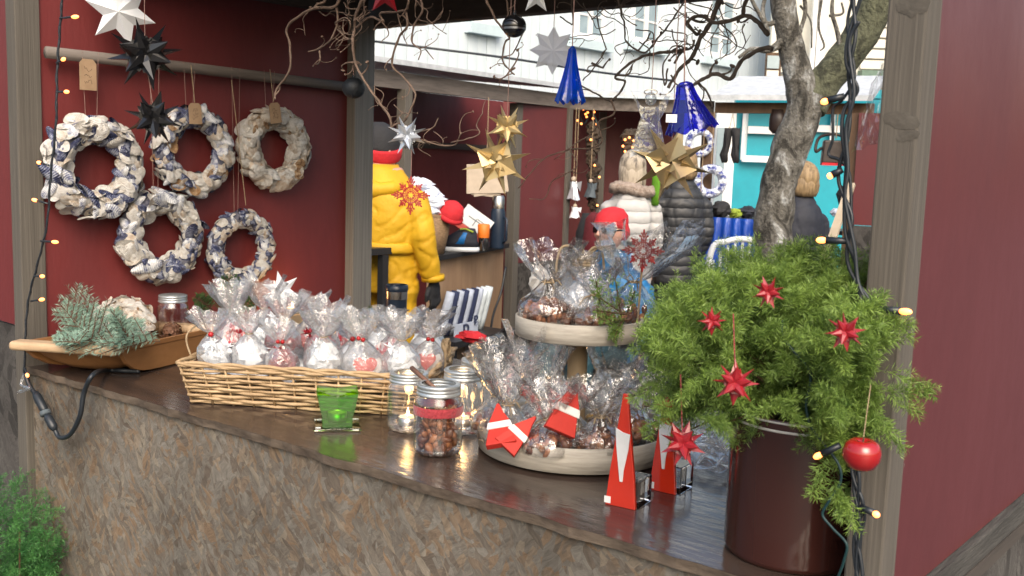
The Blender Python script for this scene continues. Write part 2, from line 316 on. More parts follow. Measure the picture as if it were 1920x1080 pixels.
def shell_mat(name, cols, rough, ring):
    """shell: blotches that differ from shell to shell, growth rings in colour and relief"""
    m = bpy.data.materials.new(name); m.use_nodes = True; t = m.node_tree; b = t.nodes['Principled BSDF']; L = t.links.new; b.inputs['Roughness'].default_value = rough
    tc = t.nodes.new('ShaderNodeTexCoord'); oi = t.nodes.new('ShaderNodeObjectInfo'); ad = t.nodes.new('ShaderNodeVectorMath'); ad.operation = 'MULTIPLY_ADD'; ad.inputs[1].default_value = (1, 1, 1)
    sc3 = t.nodes.new('ShaderNodeMath'); sc3.operation = 'MULTIPLY'; sc3.inputs[1].default_value = 37; L(oi.outputs['Random'], sc3.inputs[0]); L(tc.outputs['Object'], ad.inputs[0]); L(sc3.outputs[0], ad.inputs[2])
    n = t.nodes.new('ShaderNodeTexNoise'); n.inputs['Scale'].default_value = 1.5; n.inputs['Detail'].default_value = 6; n.inputs['Roughness'].default_value = .65; L(ad.outputs[0], n.inputs['Vector'])
    wv_ = t.nodes.new('ShaderNodeTexWave'); wv_.wave_type = 'RINGS'; wv_.rings_direction = 'SPHERICAL'; wv_.inputs['Scale'].default_value = 2.6; wv_.inputs['Distortion'].default_value = 1.5; wv_.inputs['Detail'].default_value = 3
    of = t.nodes.new('ShaderNodeVectorMath'); of.inputs[1].default_value = (.85, 0, 0); L(tc.outputs['Object'], of.inputs[0]); L(of.outputs[0], wv_.inputs['Vector'])
    r = t.nodes.new('ShaderNodeValToRGB'); e = r.color_ramp.elements; e[0].position = .36; e[0].color = (*cols[0], 1); e[1].position = .64; e[1].color = (*cols[2], 1); q = e.new(.5); q.color = (*cols[1], 1)
    mxn = t.nodes.new('ShaderNodeMath'); mxn.operation = 'MULTIPLY_ADD'; mxn.inputs[1].default_value = .13; L(wv_.outputs['Fac'], mxn.inputs[0]); sb_ = t.nodes.new('ShaderNodeMath'); sb_.operation = 'SUBTRACT'; sb_.inputs[1].default_value = .065; L(n.outputs['Fac'], sb_.inputs[0]); L(sb_.outputs[0], mxn.inputs[2]); L(mxn.outputs[0], r.inputs[0]); L(r.outputs[0], b.inputs['Base Color'])
    bp = t.nodes.new('ShaderNodeBump'); bp.inputs['Strength'].default_value = ring; bp.inputs['Distance'].default_value = .08; L(mxn.outputs[0], bp.inputs['Height']); L(bp.outputs[0], b.inputs['Normal']); return m
M['shell_white'] = shell_mat('shell_white', [(.60, .56, .50), (.78, .76, .72), (.85, .84, .82)], .4, .6)
M['shell_cream'] = shell_mat('shell_cream', [(.50, .38, .27), (.72, .64, .55), (.83, .80, .75)], .45, .6)
M['shell_tan'] = shell_mat('shell_tan', [(.22, .11, .05), (.45, .27, .13), (.66, .50, .34)], .45, .6)
M['mussel'] = shell_mat('mussel_blue', [(.012, .015, .04), (.035, .045, .12), (.34, .37, .46)], .2, .35)
M['mussel_light'] = shell_mat('mussel_pearl', [(.12, .14, .25), (.52, .54, .58), (.78, .79, .79)], .22, .35)
M['moss_ring'] = mat('blue_grey_wreath_base', (.05, .055, .09), (.20, .20, .24), rough=.9, scale=40, bump=.8, bscale=80)
M['wicker'] = mat('wicker_rod', (.50, .36, .21), (.34, .23, .125), rough=.6, scale=20, stretch=(1, 1, 1), bump=.25, bscale=60, bdist=.003)
M['trough'] = mat('dough_trough_wood', (.33, .16, .06), (.22, .1, .035), rough=.55, scale=9, stretch=(1, .25, 1), bump=.2, rvar=.1)
M['trough_rim'] = mat('worn_rim_wood', (.52, .38, .24), (.40, .27, .16), rough=.6, scale=14, stretch=(.3, 1, 1), bump=.25)
M['tray_wood'] = mat('pale_bent_wood', (.46, .43, .375), (.32, .295, .255), rough=.7, scale=40, stretch=(.3, .3, 3), bump=.15, bscale=50)
M['pole_wood'] = mat('tray_pole_wood', (.40, .30, .18), (.31, .22, .13), rough=.65, scale=18, stretch=(1, 1, .15), bump=.15)
M['film'] = film('cellophane', base=.08, edge=.75, rough=.16, milk=.2, mcol=(.93, .95, .97), bump=.7, bscale=70)
M['film_nut'] = film('thin_cellophane', base=.07, edge=.75, rough=.12, milk=.035, bump=.7, bscale=60)
M['film_soft'] = film('soft_plastic_bag', base=.06, edge=.6, rough=.15, milk=.04, bump=.7, bscale=40)
M['jar_glass'] = film('jar_glass', base=.06, edge=.75, rough=.02, milk=0, bump=.15, bscale=25)
M['lid'] = mat('zinc_lid', (.60, .64, .66), (.5, .54, .56), rough=.35, metal=.75, bump=.05)
M['lid_dark'] = mat('dark_jar_opening', (.02, .016, .014), rough=.6, bump=0)
M['almond'] = mat('sugared_almond', (.20, .07, .028), (.36, .15, .065), rough=.4, scale=60, bump=.7, bscale=160, bdist=.003)
M['almond_dark'] = mat('dark_sugared_almond', (.075, .025, .014), (.16, .055, .025), rough=.35, scale=60, bump=.7, bscale=160, bdist=.003)
M['fabric_red'] = mat('red_felt', (.52, .03, .018), (.42, .022, .014), rough=.7, bump=.2, bscale=120, bdist=.002)
M['candy'] = mat('red_striped_sweets', (.72, .66, .66), (.46, .02, .035), rough=.4, scale=75, stretch=(1, 1, .4), bump=.2, lo=.47, hi=.53)
M['fabric_white'] = mat('white_felt', (.78, .77, .75), rough=.8, bump=.2)
M['fused_red'] = mat('red_fused_glass', (.60, .035, .012), (.50, .024, .01), rough=.1, bump=.02, spec=.6, coat=.6)
M['fused_white'] = mat('white_fused_glass', (.82, .83, .84), rough=.1, bump=0, coat=.6)
M['clear'] = glass('clear_glass_block', (.93, .96, .98))
M['clear_plate'] = glass('clear_glass_plate', (.86, .95, .93))
M['green_glass'] = film('green_glass', tint=(.20, .60, .006), base=.05, edge=.4, rough=.03, milk=.2, bump=.1, mcol=(.13, .44, .004))
M['green_candle'] = mat('candle_in_green_glass', (.30, .75, .05), rough=.5, bump=0)
M['blue_glass'] = film('blue_glass', tint=(.006, .085, .75), base=.03, edge=.25, rough=.05, milk=.35, bump=.25, bscale=50, mcol=(.008, .13, .75))
M['violet_glass'] = film('cobalt_glass', tint=(.06, .06, .80), base=.04, edge=.4, rough=.05, milk=.25, bump=.3, bscale=50, mcol=(.04, .05, .62))
M['angel_glass'] = film('clear_fused_glass', tint=(.85, .88, .9), base=.12, edge=.7, rough=.05, milk=.12, bump=.4, bscale=40)
M['pale_star'] = film('translucent_paper', tint=(.8, .82, .95), base=.05, edge=.2, rough=.4, milk=.62, bump=.1)
M['bell_iron'] = mat('dark_iron', (.02, .025, .03), (.04, .046, .054), rough=.5, metal=.4, bump=.3, bscale=80)
M['ball_band'] = mat('silver_band', (.6, .62, .65), rough=.25, metal=.9, bump=0)
M['enamel'] = mat('brown_enamel', (.055, .018, .014), (.20, .14, .12), rough=.16, scale=26, stretch=(1, 1, .35), bump=.05, bscale=8, spec=.6, coat=.4, lo=.70, hi=.80, detail=8)
M['enamel_white'] = mat('white_enamel_line', (.7, .68, .66), rough=.3, bump=0)
M['soil'] = mat('potting_soil', (.03, .02, .014), rough=.95, bump=.8)
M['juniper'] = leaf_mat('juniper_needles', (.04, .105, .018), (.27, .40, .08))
M['bush'] = leaf_mat('bright_juniper_needles', (.02, .11, .03), (.10, .29, .07))
M['fir'] = leaf_mat('blue_fir_needles', (.10, .20, .15), (.34, .50, .41))
M['fir_dark'] = leaf_mat('green_fir_needles', (.02, .06, .015), (.08, .16, .05))
M['stem'] = mat('brown_stem', (.10, .055, .03), rough=.8, bump=.3)
M['cone'] = mat('pine_cone_scale', (.16, .075, .04), (.08, .035, .02), rough=.7, bump=.3)
M['wax'] = mat('candle_wax', (.85, .74, .6), rough=.5, bump=0, subs=.2)
M['alu'] = mat('aluminium_cup', (.75, .76, .78), rough=.3, metal=.9, bump=.05)
M['flame'] = mat('candle_flame', (1, .7, .3), bump=0, emis=(1, .62, .22), es=14)
M['red_ribbon'] = mat('red_velvet_ribbon', (.34, .022, .035), rough=.75, bump=.4, bscale=200, sheen=.4)
M['scoop'] = mat('scoop_wood', (.19, .1, .07), (.14, .07, .05), rough=.6, bump=.15)
M['navy_mug'] = mat('navy_metal', (.012, .022, .04), (.016, .028, .05), rough=.3, bump=.02)
M['steel'] = mat('brushed_steel', (.55, .52, .48), rough=.25, metal=1, bump=.03)
M['orange'] = mat('orange_sleeve', (.80, .20, .02), rough=.5, bump=.05)
M['foil'] = mat('silver_foil', (.6, .62, .64), (.5, .52, .54), rough=.22, metal=1, bump=.6, bscale=25)
M['yellow'] = mat('yellow_workwear', (.62, .36, .008), (.54, .30, .006), rough=.65, scale=6, bump=.6, bscale=9, bdist=.02)
M['skin'] = mat('skin', (.60, .33, .24), (.55, .29, .21), rough=.5, bump=.03, subs=.1)
M['black_cloth'] = mat('black_cloth', (.014, .014, .016), (.02, .02, .023), rough=.8, bump=.3, bscale=60)
M['navy_cloth'] = mat('navy_coat', (.012, .014, .024), (.02, .023, .034), rough=.7, bump=.4, bscale=12, bdist=.02)
M['red_knit'] = mat('red_knit', (.58, .022, .032), (.48, .016, .024), rough=.85, scale=40, bump=.5, bscale=110, bdist=.004)
M['blue_jacket'] = mat('blue_jacket', (.01, .15, .34), (.012, .10, .25), rough=.5, scale=6, bump=.4, bscale=10, bdist=.02)
M['teal_trousers'] = mat('dark_teal_trousers', (.012, .05, .065), rough=.7, bump=.3)
M['white_puffer'] = mat('white_puffer', (.50, .495, .485), (.43, .425, .42), rough=.55, scale=5, bump=.3, bscale=14, bdist=.015)
def quilt_mat(name, c, per):
    m = mat(name, c, rough=.5, scale=6, bump=0); t = m.node_tree; L = t.links.new; tc = t.nodes.new('ShaderNodeTexCoord'); w2 = t.nodes.new('ShaderNodeTexWave'); w2.bands_direction = 'Z'; w2.wave_profile = 'SIN'; w2.inputs['Scale'].default_value = .314 / per; w2.inputs['Distortion'].default_value = .8; w2.inputs['Detail Scale'].default_value = 4
    L(tc.outputs['Object'], w2.inputs['Vector']); pw = t.nodes.new('ShaderNodeMath'); pw.operation = 'POWER'; pw.inputs[1].default_value = .35; L(w2.outputs['Fac'], pw.inputs[0]); bp = t.nodes.new('ShaderNodeBump'); bp.inputs['Strength'].default_value = 1; bp.inputs['Distance'].default_value = .009; L(pw.outputs[0], bp.inputs['Height']); L(bp.outputs[0], t.nodes['Principled BSDF'].inputs['Normal']); return m
M['grey_puffer'] = mat('charcoal_puffer', (.03, .032, .036), (.045, .047, .052), rough=.5, scale=5, bump=.3, bscale=14, bdist=.015)
M['white_puffer'] = quilt_mat('white_puffer', (.50, .495, .485), .075); M['grey_puffer'] = quilt_mat('charcoal_puffer', (.035, .037, .041), .065)
M['fur'] = mat('fur_trim', (.24, .18, .14), (.40, .33, .28), rough=.95, scale=50, bump=1, bscale=90)
M['hair_blond'] = mat('grey_blond_hair', (.42, .36, .28), (.09, .075, .06), rough=.6, scale=45, stretch=(1, 1, .15), bump=.5, bscale=70, lo=.48, hi=.64)
M['hair_sandy'] = mat('sandy_hair', (.36, .25, .13), (.15, .10, .05), rough=.6, scale=55, stretch=(1, 1, .2), bump=.5, bscale=70)
M['sunglass'] = mat('dark_lens', (.008, .008, .009), rough=.1, bump=0)
M['jeans'] = mat('dark_jeans', (.02, .025, .04), rough=.8, bump=.2)
M['wool_white'] = mat('white_blue_blanket', (.66, .70, .78), (.3, .36, .5), rough=.9, scale=14, bump=.5, lo=.5, hi=.8)
M['basket_far'] = mat('woven_seagrass', (.32, .21, .12), (.2, .125, .065), rough=.8, scale=60, stretch=(1, 1, 3), bump=.8, bscale=70)
M['dark_table'] = mat('black_tabletop', (.02, .02, .022), rough=.4, bump=.05)
M['grey_cloth'] = mat('slate_grey_cloth', (.10, .125, .145), (.075, .095, .11), rough=.8, scale=3, bump=.2)
M['towel_navy'] = mat('navy_terry', (.025, .035, .09), rough=.9, bump=.5, bscale=120)
M['towel_light'] = mat('pale_blue_terry', (.50, .56, .68), rough=.9, bump=.5, bscale=120)
M['towel_white'] = mat('white_terry', (.68, .76, .80), rough=.9, bump=.5, bscale=120)
M['shoe_blue'] = mat('bright_blue_fabric', (.01, .17, .50), rough=.6, bump=.2)
M['bark'] = bark_mat('mossy_bark', (.035, .032, .026), (.13, .122, .105), (.36, .37, .36), .60)
M['bark_green'] = bark_mat('green_mossy_bark', (.04, .042, .026), (.10, .105, .065), (.26, .32, .27), .68)
M['lichen'] = mat('pale_lichen', (.36, .38, .37), (.26, .29, .27), rough=.95, scale=30, bump=.6)
M['blue_plastic'] = mat('blue_tarp', (.008, .07, .42), (.006, .045, .3), rough=.35, scale=10, bump=.8, bscale=14, bdist=.03, stretch=(1, 1, .3))
M['white_plastic'] = mat('white_chair_plastic', (.72, .76, .80), rough=.4, bump=0)
M['brown_post'] = mat('brown_timber', (.13, .075, .04), (.08, .045, .025), rough=.8, scale=16, stretch=(1, 1, .1), bump=.3)
M['leather'] = mat('dark_leather', (.03, .018, .015), rough=.45, bump=.2)
M['pine_stick'] = mat('bare_pine', (.46, .39, .29), (.38, .31, .22), rough=.7, bump=.1)
M['wreath_blue'] = mat('blue_white_yarn', (.62, .66, .74), (.03, .05, .25), rough=.8, scale=26, bump=.5, lo=.46, hi=.58)
M['dark_moss'] = mat('dark_garland', (.03, .022, .016), (.06, .04, .025), rough=.9, bump=.8)
M['pot_red'] = mat('terracotta_red', (.30, .06, .04), rough=.6, bump=.1)
M['wood_red_berry'] = mat('red_berry', (.42, .010, .014), rough=.22, bump=0)
M['print_card'] = mat('printed_card', (.70, .72, .74), (.63, .65, .68), rough=.4, bump=0)
M['print_red'] = mat('printed_red', (.55, .09, .07), rough=.4, bump=0)
M['print_grey'] = mat('printed_grey', (.16, .2, .2), rough=.4, bump=0)
M['lime'] = mat('lime_scarf', (.11, .30, .012), rough=.8, bump=.4)
M['yellowgreen'] = mat('yellow_green_cloth', (.30, .40, .04), rough=.8, bump=.3)
# ------------------------------------------------------------------ setting and far structures
C = 1.05                                    # counter height
g = MB(); g.add([(-60, -30, 0), (60, -30, 0), (60, 70, 0), (-60, 70, 0)], [(0, 1, 2, 3)])
tag(g.build('ground', M['ground']), kind='structure')

def beam_between(mb, a, b, w_, h_): return mb.bar(a, b, w_, h_)

# --- the stall in front
st = thing('market_stall', 'dark red market stall with wet brown counter and strand board front', 'market stall', (-1.5, 1.2, 0))
XL, XR, YB = -2.5, -.45, 2.2
def edge_y(x): return 1.095 + (x - XL) * (1.213 - 1.095) / (XR - XL)
# counter slab with a ragged front edge
N = 70; cm = MB(); xs = [XL - .04 + (XR + .02 - XL + .04) * i / N for i in range(N + 1)]
rg = random.Random(3); jag = [rg.uniform(-.003, .004) + .004 * mnoise.noise(Vector((x * 9, 0, 0))) for x in xs]
top = []; 
for i, x in enumerate(xs): top.append((x, edge_y(x) + jag[i], C)); 
n0 = len(top); vs = list(top) + [(x, edge_y(x) + jag[i] + rg.uniform(0, .003), C - .017) for i, x in enumerate(xs)] + [(x, 1.98, C) for x in xs] + [(x, 1.98, C - .017) for x in xs]
fs = []
for i in range(N):
    fs += [(i, i + 1, 2 * n0 + i + 1, 2 * n0 + i), (n0 + i, 3 * n0 + i, 3 * n0 + i + 1, n0 + i + 1), (2 * n0 + i, 2 * n0 + i + 1, 3 * n0 + i + 1, 3 * n0 + i)]
cm.add(vs, fs); cm.build('counter_top', M['counter'], st)
em = MB(); em.add(vs[:2 * n0], [(n0 + i, n0 + i + 1, i + 1, i) for i in range(N)])
em.v = [(x, y - .0006, z) for x, y, z in em.v]
em.build('counter_edge', M['counter_edge'], st)
fm = MB(); y0, y1 = edge_y(XL - .04) + .012, edge_y(XR) + .012
fm.add([(XL - .045, y0, 0), (XR - .01, y1, 0), (XR - .01, y1, C - .018), (XL - .045, y0, C - .018), (XL - .045, y0 + .02, 0), (XR - .01, y1 + .02, 0), (XR - .01, y1 + .02, C - .018), (XL - .045, y0 + .02, C - .018)],
       [(0, 1, 2, 3), (5, 4, 7, 6), (1, 5, 6, 2), (4, 0, 3, 7), (3, 2, 6, 7)])
fm.build('front_panel', M['osb'], st)
# posts
def post(c, d, m='grey_wood', z0=0, z1=2.02, par=None, name='post'):
    b = MB(); b.box((c[0], c[1], (z0 + z1) / 2), (d[0], d[1], z1 - z0)); o = b.build(name, M[m], par or st); bevel(o, .003, 2); return o
post((-2.522, 1.118), (.05, .06))
post((-2.492, 2.150), (.05, .08), 'grey_wood_light')
p_r = post((-.4445, 1.238), (.047, .05))
post((-.475, 2.2), (.05, .06))
# knots on the right post
for (px, py, a, b_, ro) in ((1712, 8, .020, .0135, 0), (1690, 226, .022, .0085, 18), (1702, 255, .014, .005, -20)):
    k = on_y(px, py, 1.2132); kb = MB(); vs = [(k.x, k.y - .0012, k.z)] + [(k.x + a * (1 + .25 * mnoise.noise(Vector((j * .9, px, 0)))) * math.cos(j * .314 - rad(ro)) , k.y - .0006, k.z + b_ * (1 + .35 * mnoise.noise(Vector((j * .9, px, 5)))) * math.sin(j * .314) - a * math.sin(rad(ro)) * math.cos(j * .314)) for j in range(20)]
    kb.add(vs, [(0, 1 + j, 1 + (j + 1) % 20) for j in range(20)]); kb.build('knot', M['knot'], st, True)
# wall panels of the stall
b = MB(); b.box((XL - .012, 1.642, 1.03), (.014, .985, 2.06)); b.build('wall_panel', M['red'], st)
b = MB(); b.box((XR + .014, 1.775, (1.040 + 2.3) / 2), (.012, 1.0, 2.3 - 1.040)); b.build('wall_panel', M['red_out'], st)
b = MB(); b.box((XR + .0155, 1.2715, (1.040 + 2.3) / 2), (.011, .006, 2.3 - 1.040)); b.build('panel_edge', M['pale_end'], st)
for px, py, q_ in ((1729, 415, .003), (1691, 878, .0035), (1696, 872, .002), (1860, 1065 - 60, .002)):
    c_ = on_x(px, py, XR + .0203); b = MB(); b.add([(c_.x, c_.y + q_ * .5 * math.cos(k * 1.26), c_.z + q_ * 1.2 * math.sin(k * 1.26)) for k in range(5)], [(0, 1, 2, 3, 4)]); b.build('paint_chip', M['pale_end'], st)
b = MB(); b.box((XR + .017, 1.77, 1.018), (.03, 1.0, .04)); bevel(b.build('trim_strip', M['trim_grey'], st), .003)
b = MB(); b.box((XR + .021, 1.77, .984), (.022, 1.0, .024)); b.build('trim_strip', M['dark_wood'], st)
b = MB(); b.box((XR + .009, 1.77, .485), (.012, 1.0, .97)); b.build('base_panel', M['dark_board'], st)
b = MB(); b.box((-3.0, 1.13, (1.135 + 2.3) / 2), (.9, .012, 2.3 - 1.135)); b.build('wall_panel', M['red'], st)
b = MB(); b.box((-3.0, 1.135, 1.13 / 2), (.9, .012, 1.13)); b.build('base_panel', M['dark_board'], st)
# header beams and roof boards
b = MB(); b.box(((XL + XR) / 2 - .02, YB + .01, 2.06), (XR - XL + .1, .05, .13)); bevel(b.build('header_beam', M['dark_wood'], st), .004)
b = MB(); b.box(((XL + XR) / 2, 1.25, 2.07), (XR - XL + .1, .05, .1)); bevel(b.build('header_beam', M['dark_wood'], st), .004)
for x in (XL, XR + .02):
    b = MB(); b.box((x + (.03 if x < -1 else 0), 1.71, 2.07), (.05, .86, .1)); b.build('side_beam', M['dark_wood'], st)
roof_me = None
for i in range(12):
    x = XL + .02 + i * .178
    if roof_me is None:
        rb = MB(); rb.box((0, 0, 0), (.172, .96, .018)); roof_me = rb.mesh('roof_board', M['dark_wood'])
    link_mesh('roof_board', roof_me, st, Vector((x, 1.80, 2.145 + .002 * (i % 2))) - st.location)
# hanging rail of the wreath wall
b = MB(); b.tube([(XL + .03, 1.148, 1.815), (XL + .032, 1.5, 1.812), (XL + .03, 1.85, 1.806), (XL + .032, 2.134, 1.8)], .0145, 10); b.build('hanging_rail', M['grey_wood_y'], st, True)

# --- the stall across the aisle (its open side faces us)
s2 = thing('market_stall', 'red stall across the aisle where the person in yellow stands', 'market stall', (-4.9, 5.2, 0))
A2, B2 = at(704, 140, 6.1), at(1062, 190, 7.9); A2.z = B2.z = 2.05; d2 = (B2 - A2).normalized(); nrm2 = Vector((-d2.y, d2.x, 0))
if nrm2.x > 0: nrm2 = -nrm2
A2e = A2 - d2 * .8
b = MB(); b.bar(A2e, B2, .06, .10); b.build('header_beam', M['grey_wood_y'], s2)
b = MB(); b.bar(A2e + Vector((0, 0, .075)) - nrm2 * .06, B2 + Vector((0, 0, .075)) - nrm2 * .06, .5, .02, rad(90)); 
rf = MB()
for q in (0, 1): pass
v4 = [A2e - nrm2 * .12 + Vector((0, 0, .085)), B2 - nrm2 * .12 + Vector((0, 0, .085)), B2 + nrm2 * 1.3 + Vector((0, 0, .2)), A2e + nrm2 * 1.3 + Vector((0, 0, .2))]
rf.add(v4 + [v + Vector((0, 0, .03)) for v in v4], [(0, 3, 2, 1), (4, 5, 6, 7), (0, 1, 5, 4), (1, 2, 6, 5), (2, 3, 7, 6), (3, 0, 4, 7)]); rf.build('roof_sheet', M['frost'], s2)
def wall_quad(mb, a, b_, z0, z1, th=.02):
    a = Vector(a); b_ = Vector(b_); d = (b_ - a); d.z = 0; n = Vector((-d.y, d.x, 0)).normalized() * th / 2
    P = [a - n, b_ - n, b_ + n, a + n]; vs = [(p.x, p.y, z) for z in (z0, z1) for p in P]
    return mb.add(vs, [(0, 3, 2, 1), (4, 5, 6, 7), (0, 1, 5, 4), (1, 2, 6, 5), (2, 3, 7, 6), (3, 0, 4, 7)])
def post_at(px, D, th, m, par, z1=2.0):
    p = at(px, 300, D); b = MB(); b.box((p.x, p.y, z1 / 2), (th, th, z1), Matrix.Rotation(math.atan2(d2.y, d2.x), 3, 'Z')); return bevel(b.build('post', M[m], par), .004)
post_at(757, 6.35, .07, 'grey_wood', s2); post_at(965, 7.5, .075, 'grey_wood', s2); post_at(1062, 7.95, .06, 'grey_wood', s2)
wa = A2e + nrm2 * 1.05; wb = at(968, 300, 7.56) + nrm2 * 1.05
b = MB(); wall_quad(b, wa, wb + d2 * 1.5, 0, 2.1); b.build('wall_panel', M['red'], s2)
b = MB(); wa2 = wa - nrm2 * .03; wb2 = wb + d2 * 1.5 - nrm2 * .03; b.bar((wa2.x, wa2.y, 1.68), (wb2.x, wb2.y, 1.68), .03, .05); b.build('wall_batten', M['dark_wood'], s2)
pa = at(972, 300, 7.5); pb = at(1058, 300, 7.93)
b = MB(); wall_quad(b, pa, pb, .82, 2.0); b.build('wall_panel', M['red_out'], s2)
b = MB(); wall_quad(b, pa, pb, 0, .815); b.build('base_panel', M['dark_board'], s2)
# its counter: shelf board, plywood front
ca = at(822, 300, 6.15) ; cb = at(960, 300, 7.25)
b = MB(); q0 = [ca, cb, cb + nrm2 * .5, ca + nrm2 * .5]
b.add([(p.x, p.y, z) for z in (.955, .985) for p in q0], [(0, 3, 2, 1), (4, 5, 6, 7), (0, 1, 5, 4), (1, 2, 6, 5), (2, 3, 7, 6), (3, 0, 4, 7)]); b.build('counter_top', M['dark_table'], s2)
b = MB(); wall_quad(b, ca + nrm2 * .06, cb + nrm2 * .06, 0, .953); b.build('front_panel', M['plywood'], s2)
b = MB(); b.tube(smooth_path([at(948, 500, 7.05), at(940, 545, 7.02), at(925, 590, 7.0), at(920, 620, 7.0)]), .008, 6); b.build('loose_cable', M['cable'], s2, True)

# --- the stalls at the far side of the square
s3 = thing('market_stall', 'far stall with dark red inside, fairy lights and hanging wreaths', 'market stall', (-4.5, 7.2, 0))
A3, B3 = at(1064, 190, 7.98), at(1338, 200, 8.0); A3.z = B3.z = 2.045
b = MB(); b.bar(A3, B3, .06, .10); b.build('header_beam', M['grey_wood_y'], s3)
d3 = (B3 - A3).normalized(); n3 = Vector((-d3.y, d3.x, 0)); n3 = n3 if n3.y > 0 else -n3
rf = MB(); v4 = [A3 - n3 * .12 + Vector((0, 0, .06)), B3 - n3 * .12 + Vector((0, 0, .06)), B3 + n3 * 1.2 + Vector((0, 0, .16)), A3 + n3 * 1.2 + Vector((0, 0, .16))]
rf.add(v4 + [v + Vector((0, 0, .03)) for v in v4], [(0, 3, 2, 1), (4, 5, 6, 7), (0, 1, 5, 4), (1, 2, 6, 5), (2, 3, 7, 6), (3, 0, 4, 7)]); rf.build('roof_sheet', M['frost'], s3)
b = MB(); wall_quad(b, A3 + n3 * 1.0 - d3 * .5, B3 + n3 * 1.0 - d3 * .05, 0, 2.1); b.build('wall_panel', M['red'], s3)
def post3(px, D, th, m, z1=2.0, par=None):
    p = at(px, 300, D); b = MB(); b.box((p.x, p.y, z1 / 2), (th, th, z1), Matrix.Rotation(math.atan2(d3.y, d3.x), 3, 'Z')); return bevel(b.build('post', M[m], par or s3), .004)
post3(1127, 8.4, .06, 'grey_wood'); post3(1325, 7.95, .085, 'brown_post')
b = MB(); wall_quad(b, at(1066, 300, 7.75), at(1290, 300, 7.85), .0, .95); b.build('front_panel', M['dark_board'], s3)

s4 = thing('market_stall', 'open far stall with pale roof edge before the turquoise house', 'market stall', (-3.4, 7.4, 0))
A4, B4 = at(1342, 205, 7.9), at(1640, 190, 7.4); A4.z = B4.z = 2.04
d4 = (B4 - A4).normalized(); n4 = Vector((-d4.y, d4.x, 0)); n4 = n4 if n4.y > 0 else -n4
b = MB(); b.bar(A4, B4, .06, .08); b.build('header_beam', M['brown_post'], s4)
rf = MB(); v4 = [A4 - n4 * .15 + Vector((0, 0, .05)), B4 - n4 * .15 + Vector((0, 0, .05)), B4 + n4 * .7 + Vector((0, 0, .26)), A4 + n4 * .7 + Vector((0, 0, .26))]
rf.add(v4 + [v + Vector((0, 0, .04)) for v in v4], [(0, 3, 2, 1), (4, 5, 6, 7), (0, 1, 5, 4), (1, 2, 6, 5), (2, 3, 7, 6), (3, 0, 4, 7)]); rf.build('roof_sheet', M['frost'], s4)
rp = at(1605, 300, 7.3); rq = at(1665, 300, 7.2)
b = MB(); b.box((at(1600, 300, 7.35).x, at(1600, 300, 7.35).y, 1.0), (.06, .06, 2.0)); b.build('post', M['brown_post'], s4)
b = MB(); wall_quad(b, rp, rq, 1.2, 2.0); b.build('wall_panel', M['red_out'], s4)
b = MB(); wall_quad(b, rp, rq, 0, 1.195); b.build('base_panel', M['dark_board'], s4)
# its table with things
tb = MB(); tb.box((at(1390, 300, 8.0).x, at(1390, 300, 8.0).y + .2, .98), (.95, .5, .03)); tb.build('counter_top', M['dark_table'], s4)
tb = MB(); tb.box((at(1560, 300, 7.7).x, at(1560, 300, 7.7).y + .1, 1.12), (.42, .35, .03)); tb.build('counter_top', M['dark_table'], s4)

# --- houses
XH = -11.0
hw = thing('clapboard_house', 'white wooden house with vertical boards and paned windows', 'house', (XH, 16, 0))
bd = None; NB = 74
for i in range(NB):
    y = 8.0 + i * .215
    if bd is None:
        q = MB(); q.box((0, 0, 0), (.03, .205, 8.0)); bd = q.mesh('board', M['white_wood'])
    if i == 0:
        wl = MB(); wl.box((XH - .06, 8.0 + NB * .215 / 2, 4.0), (.06, NB * .215, 8.0)); wall = wl.build('wall', M['white_wood'], hw)
    link_mesh('board', bd, wall, Vector((XH + (.006 if i % 2 else 0), y + .1, 4.0)) - hw.location)
b = MB(); b.box((XH + .04, 8.0 + NB * .215 + .05, 4.0), (.14, .16, 8.0)); b.build('corner_board', M['white_trim'], hw)
def house_window(pxl, pxr, sill_py, par, h_=1.25):
    a = on_x(pxl, sill_py, XH + .03); c = on_x(pxr, sill_py + .178 * (pxr - pxl), XH + .03); y0, y1, z = a.y, c.y, (a.z + c.z) / 2
    f = MB(); t = .09; w_ = y1 - y0
    for yy in (y0 + t / 2, y1 - t / 2): f.box((XH + .05, yy, z + h_ / 2), (.06, t, h_))
    for zz in (z + t / 2, z + h_ - t / 2): f.box((XH + .051, (y0 + y1) / 2, zz), (.06, w_ - 2 * t, t))
    f.box((XH + .052, (y0 + y1) / 2, z + h_ / 2), (.06, t * .9, h_ - 2 * t))
    o = f.build('window', M['white_trim'], par)
    for k in (1, 2):
        for s_ in (-1, 1):
            mm = MB(); mm.box((XH + .045, (y0 + y1) / 2 + s_ * w_ / 4, z + h_ * k / 3), (.03, w_ / 2 - t * 1.4, .035)); mm.build('glazing_bar', M['white_trim'], o)
    for s_ in (-1, 1):
        pm = MB(); pm.box((XH + .035, (y0 + y1) / 2 + s_ * w_ / 4, z + h_ / 2), (.012, w_ / 2 - t * 1.3, h_ - 2 * t)); pm.build('pane', M['pane'], o)
    sm = MB(); sm.box((XH + .08, (y0 + y1) / 2, z - .09), (.16, w_ + .35, .16)); sm.build('sill', M['blue_trim'], o)
house_window(887, 919, 42, hw); house_window(1076, 1130, 70, hw); house_window(1180, 1234, 77, hw); house_window(1322, 1372, 104, hw)
# power line across the square
wr = MB(); wr.tube(smooth_path([at(690, 76, 9), at(820, 92, 9), at(960, 110, 9.2), at(1120, 135, 9.6), at(1260, 151, 10)]), .011, 5); tag(wr.build('overhead_wire', M['cable'], None, True), 'thin dark wire strung past the white wooden house', 'wire')

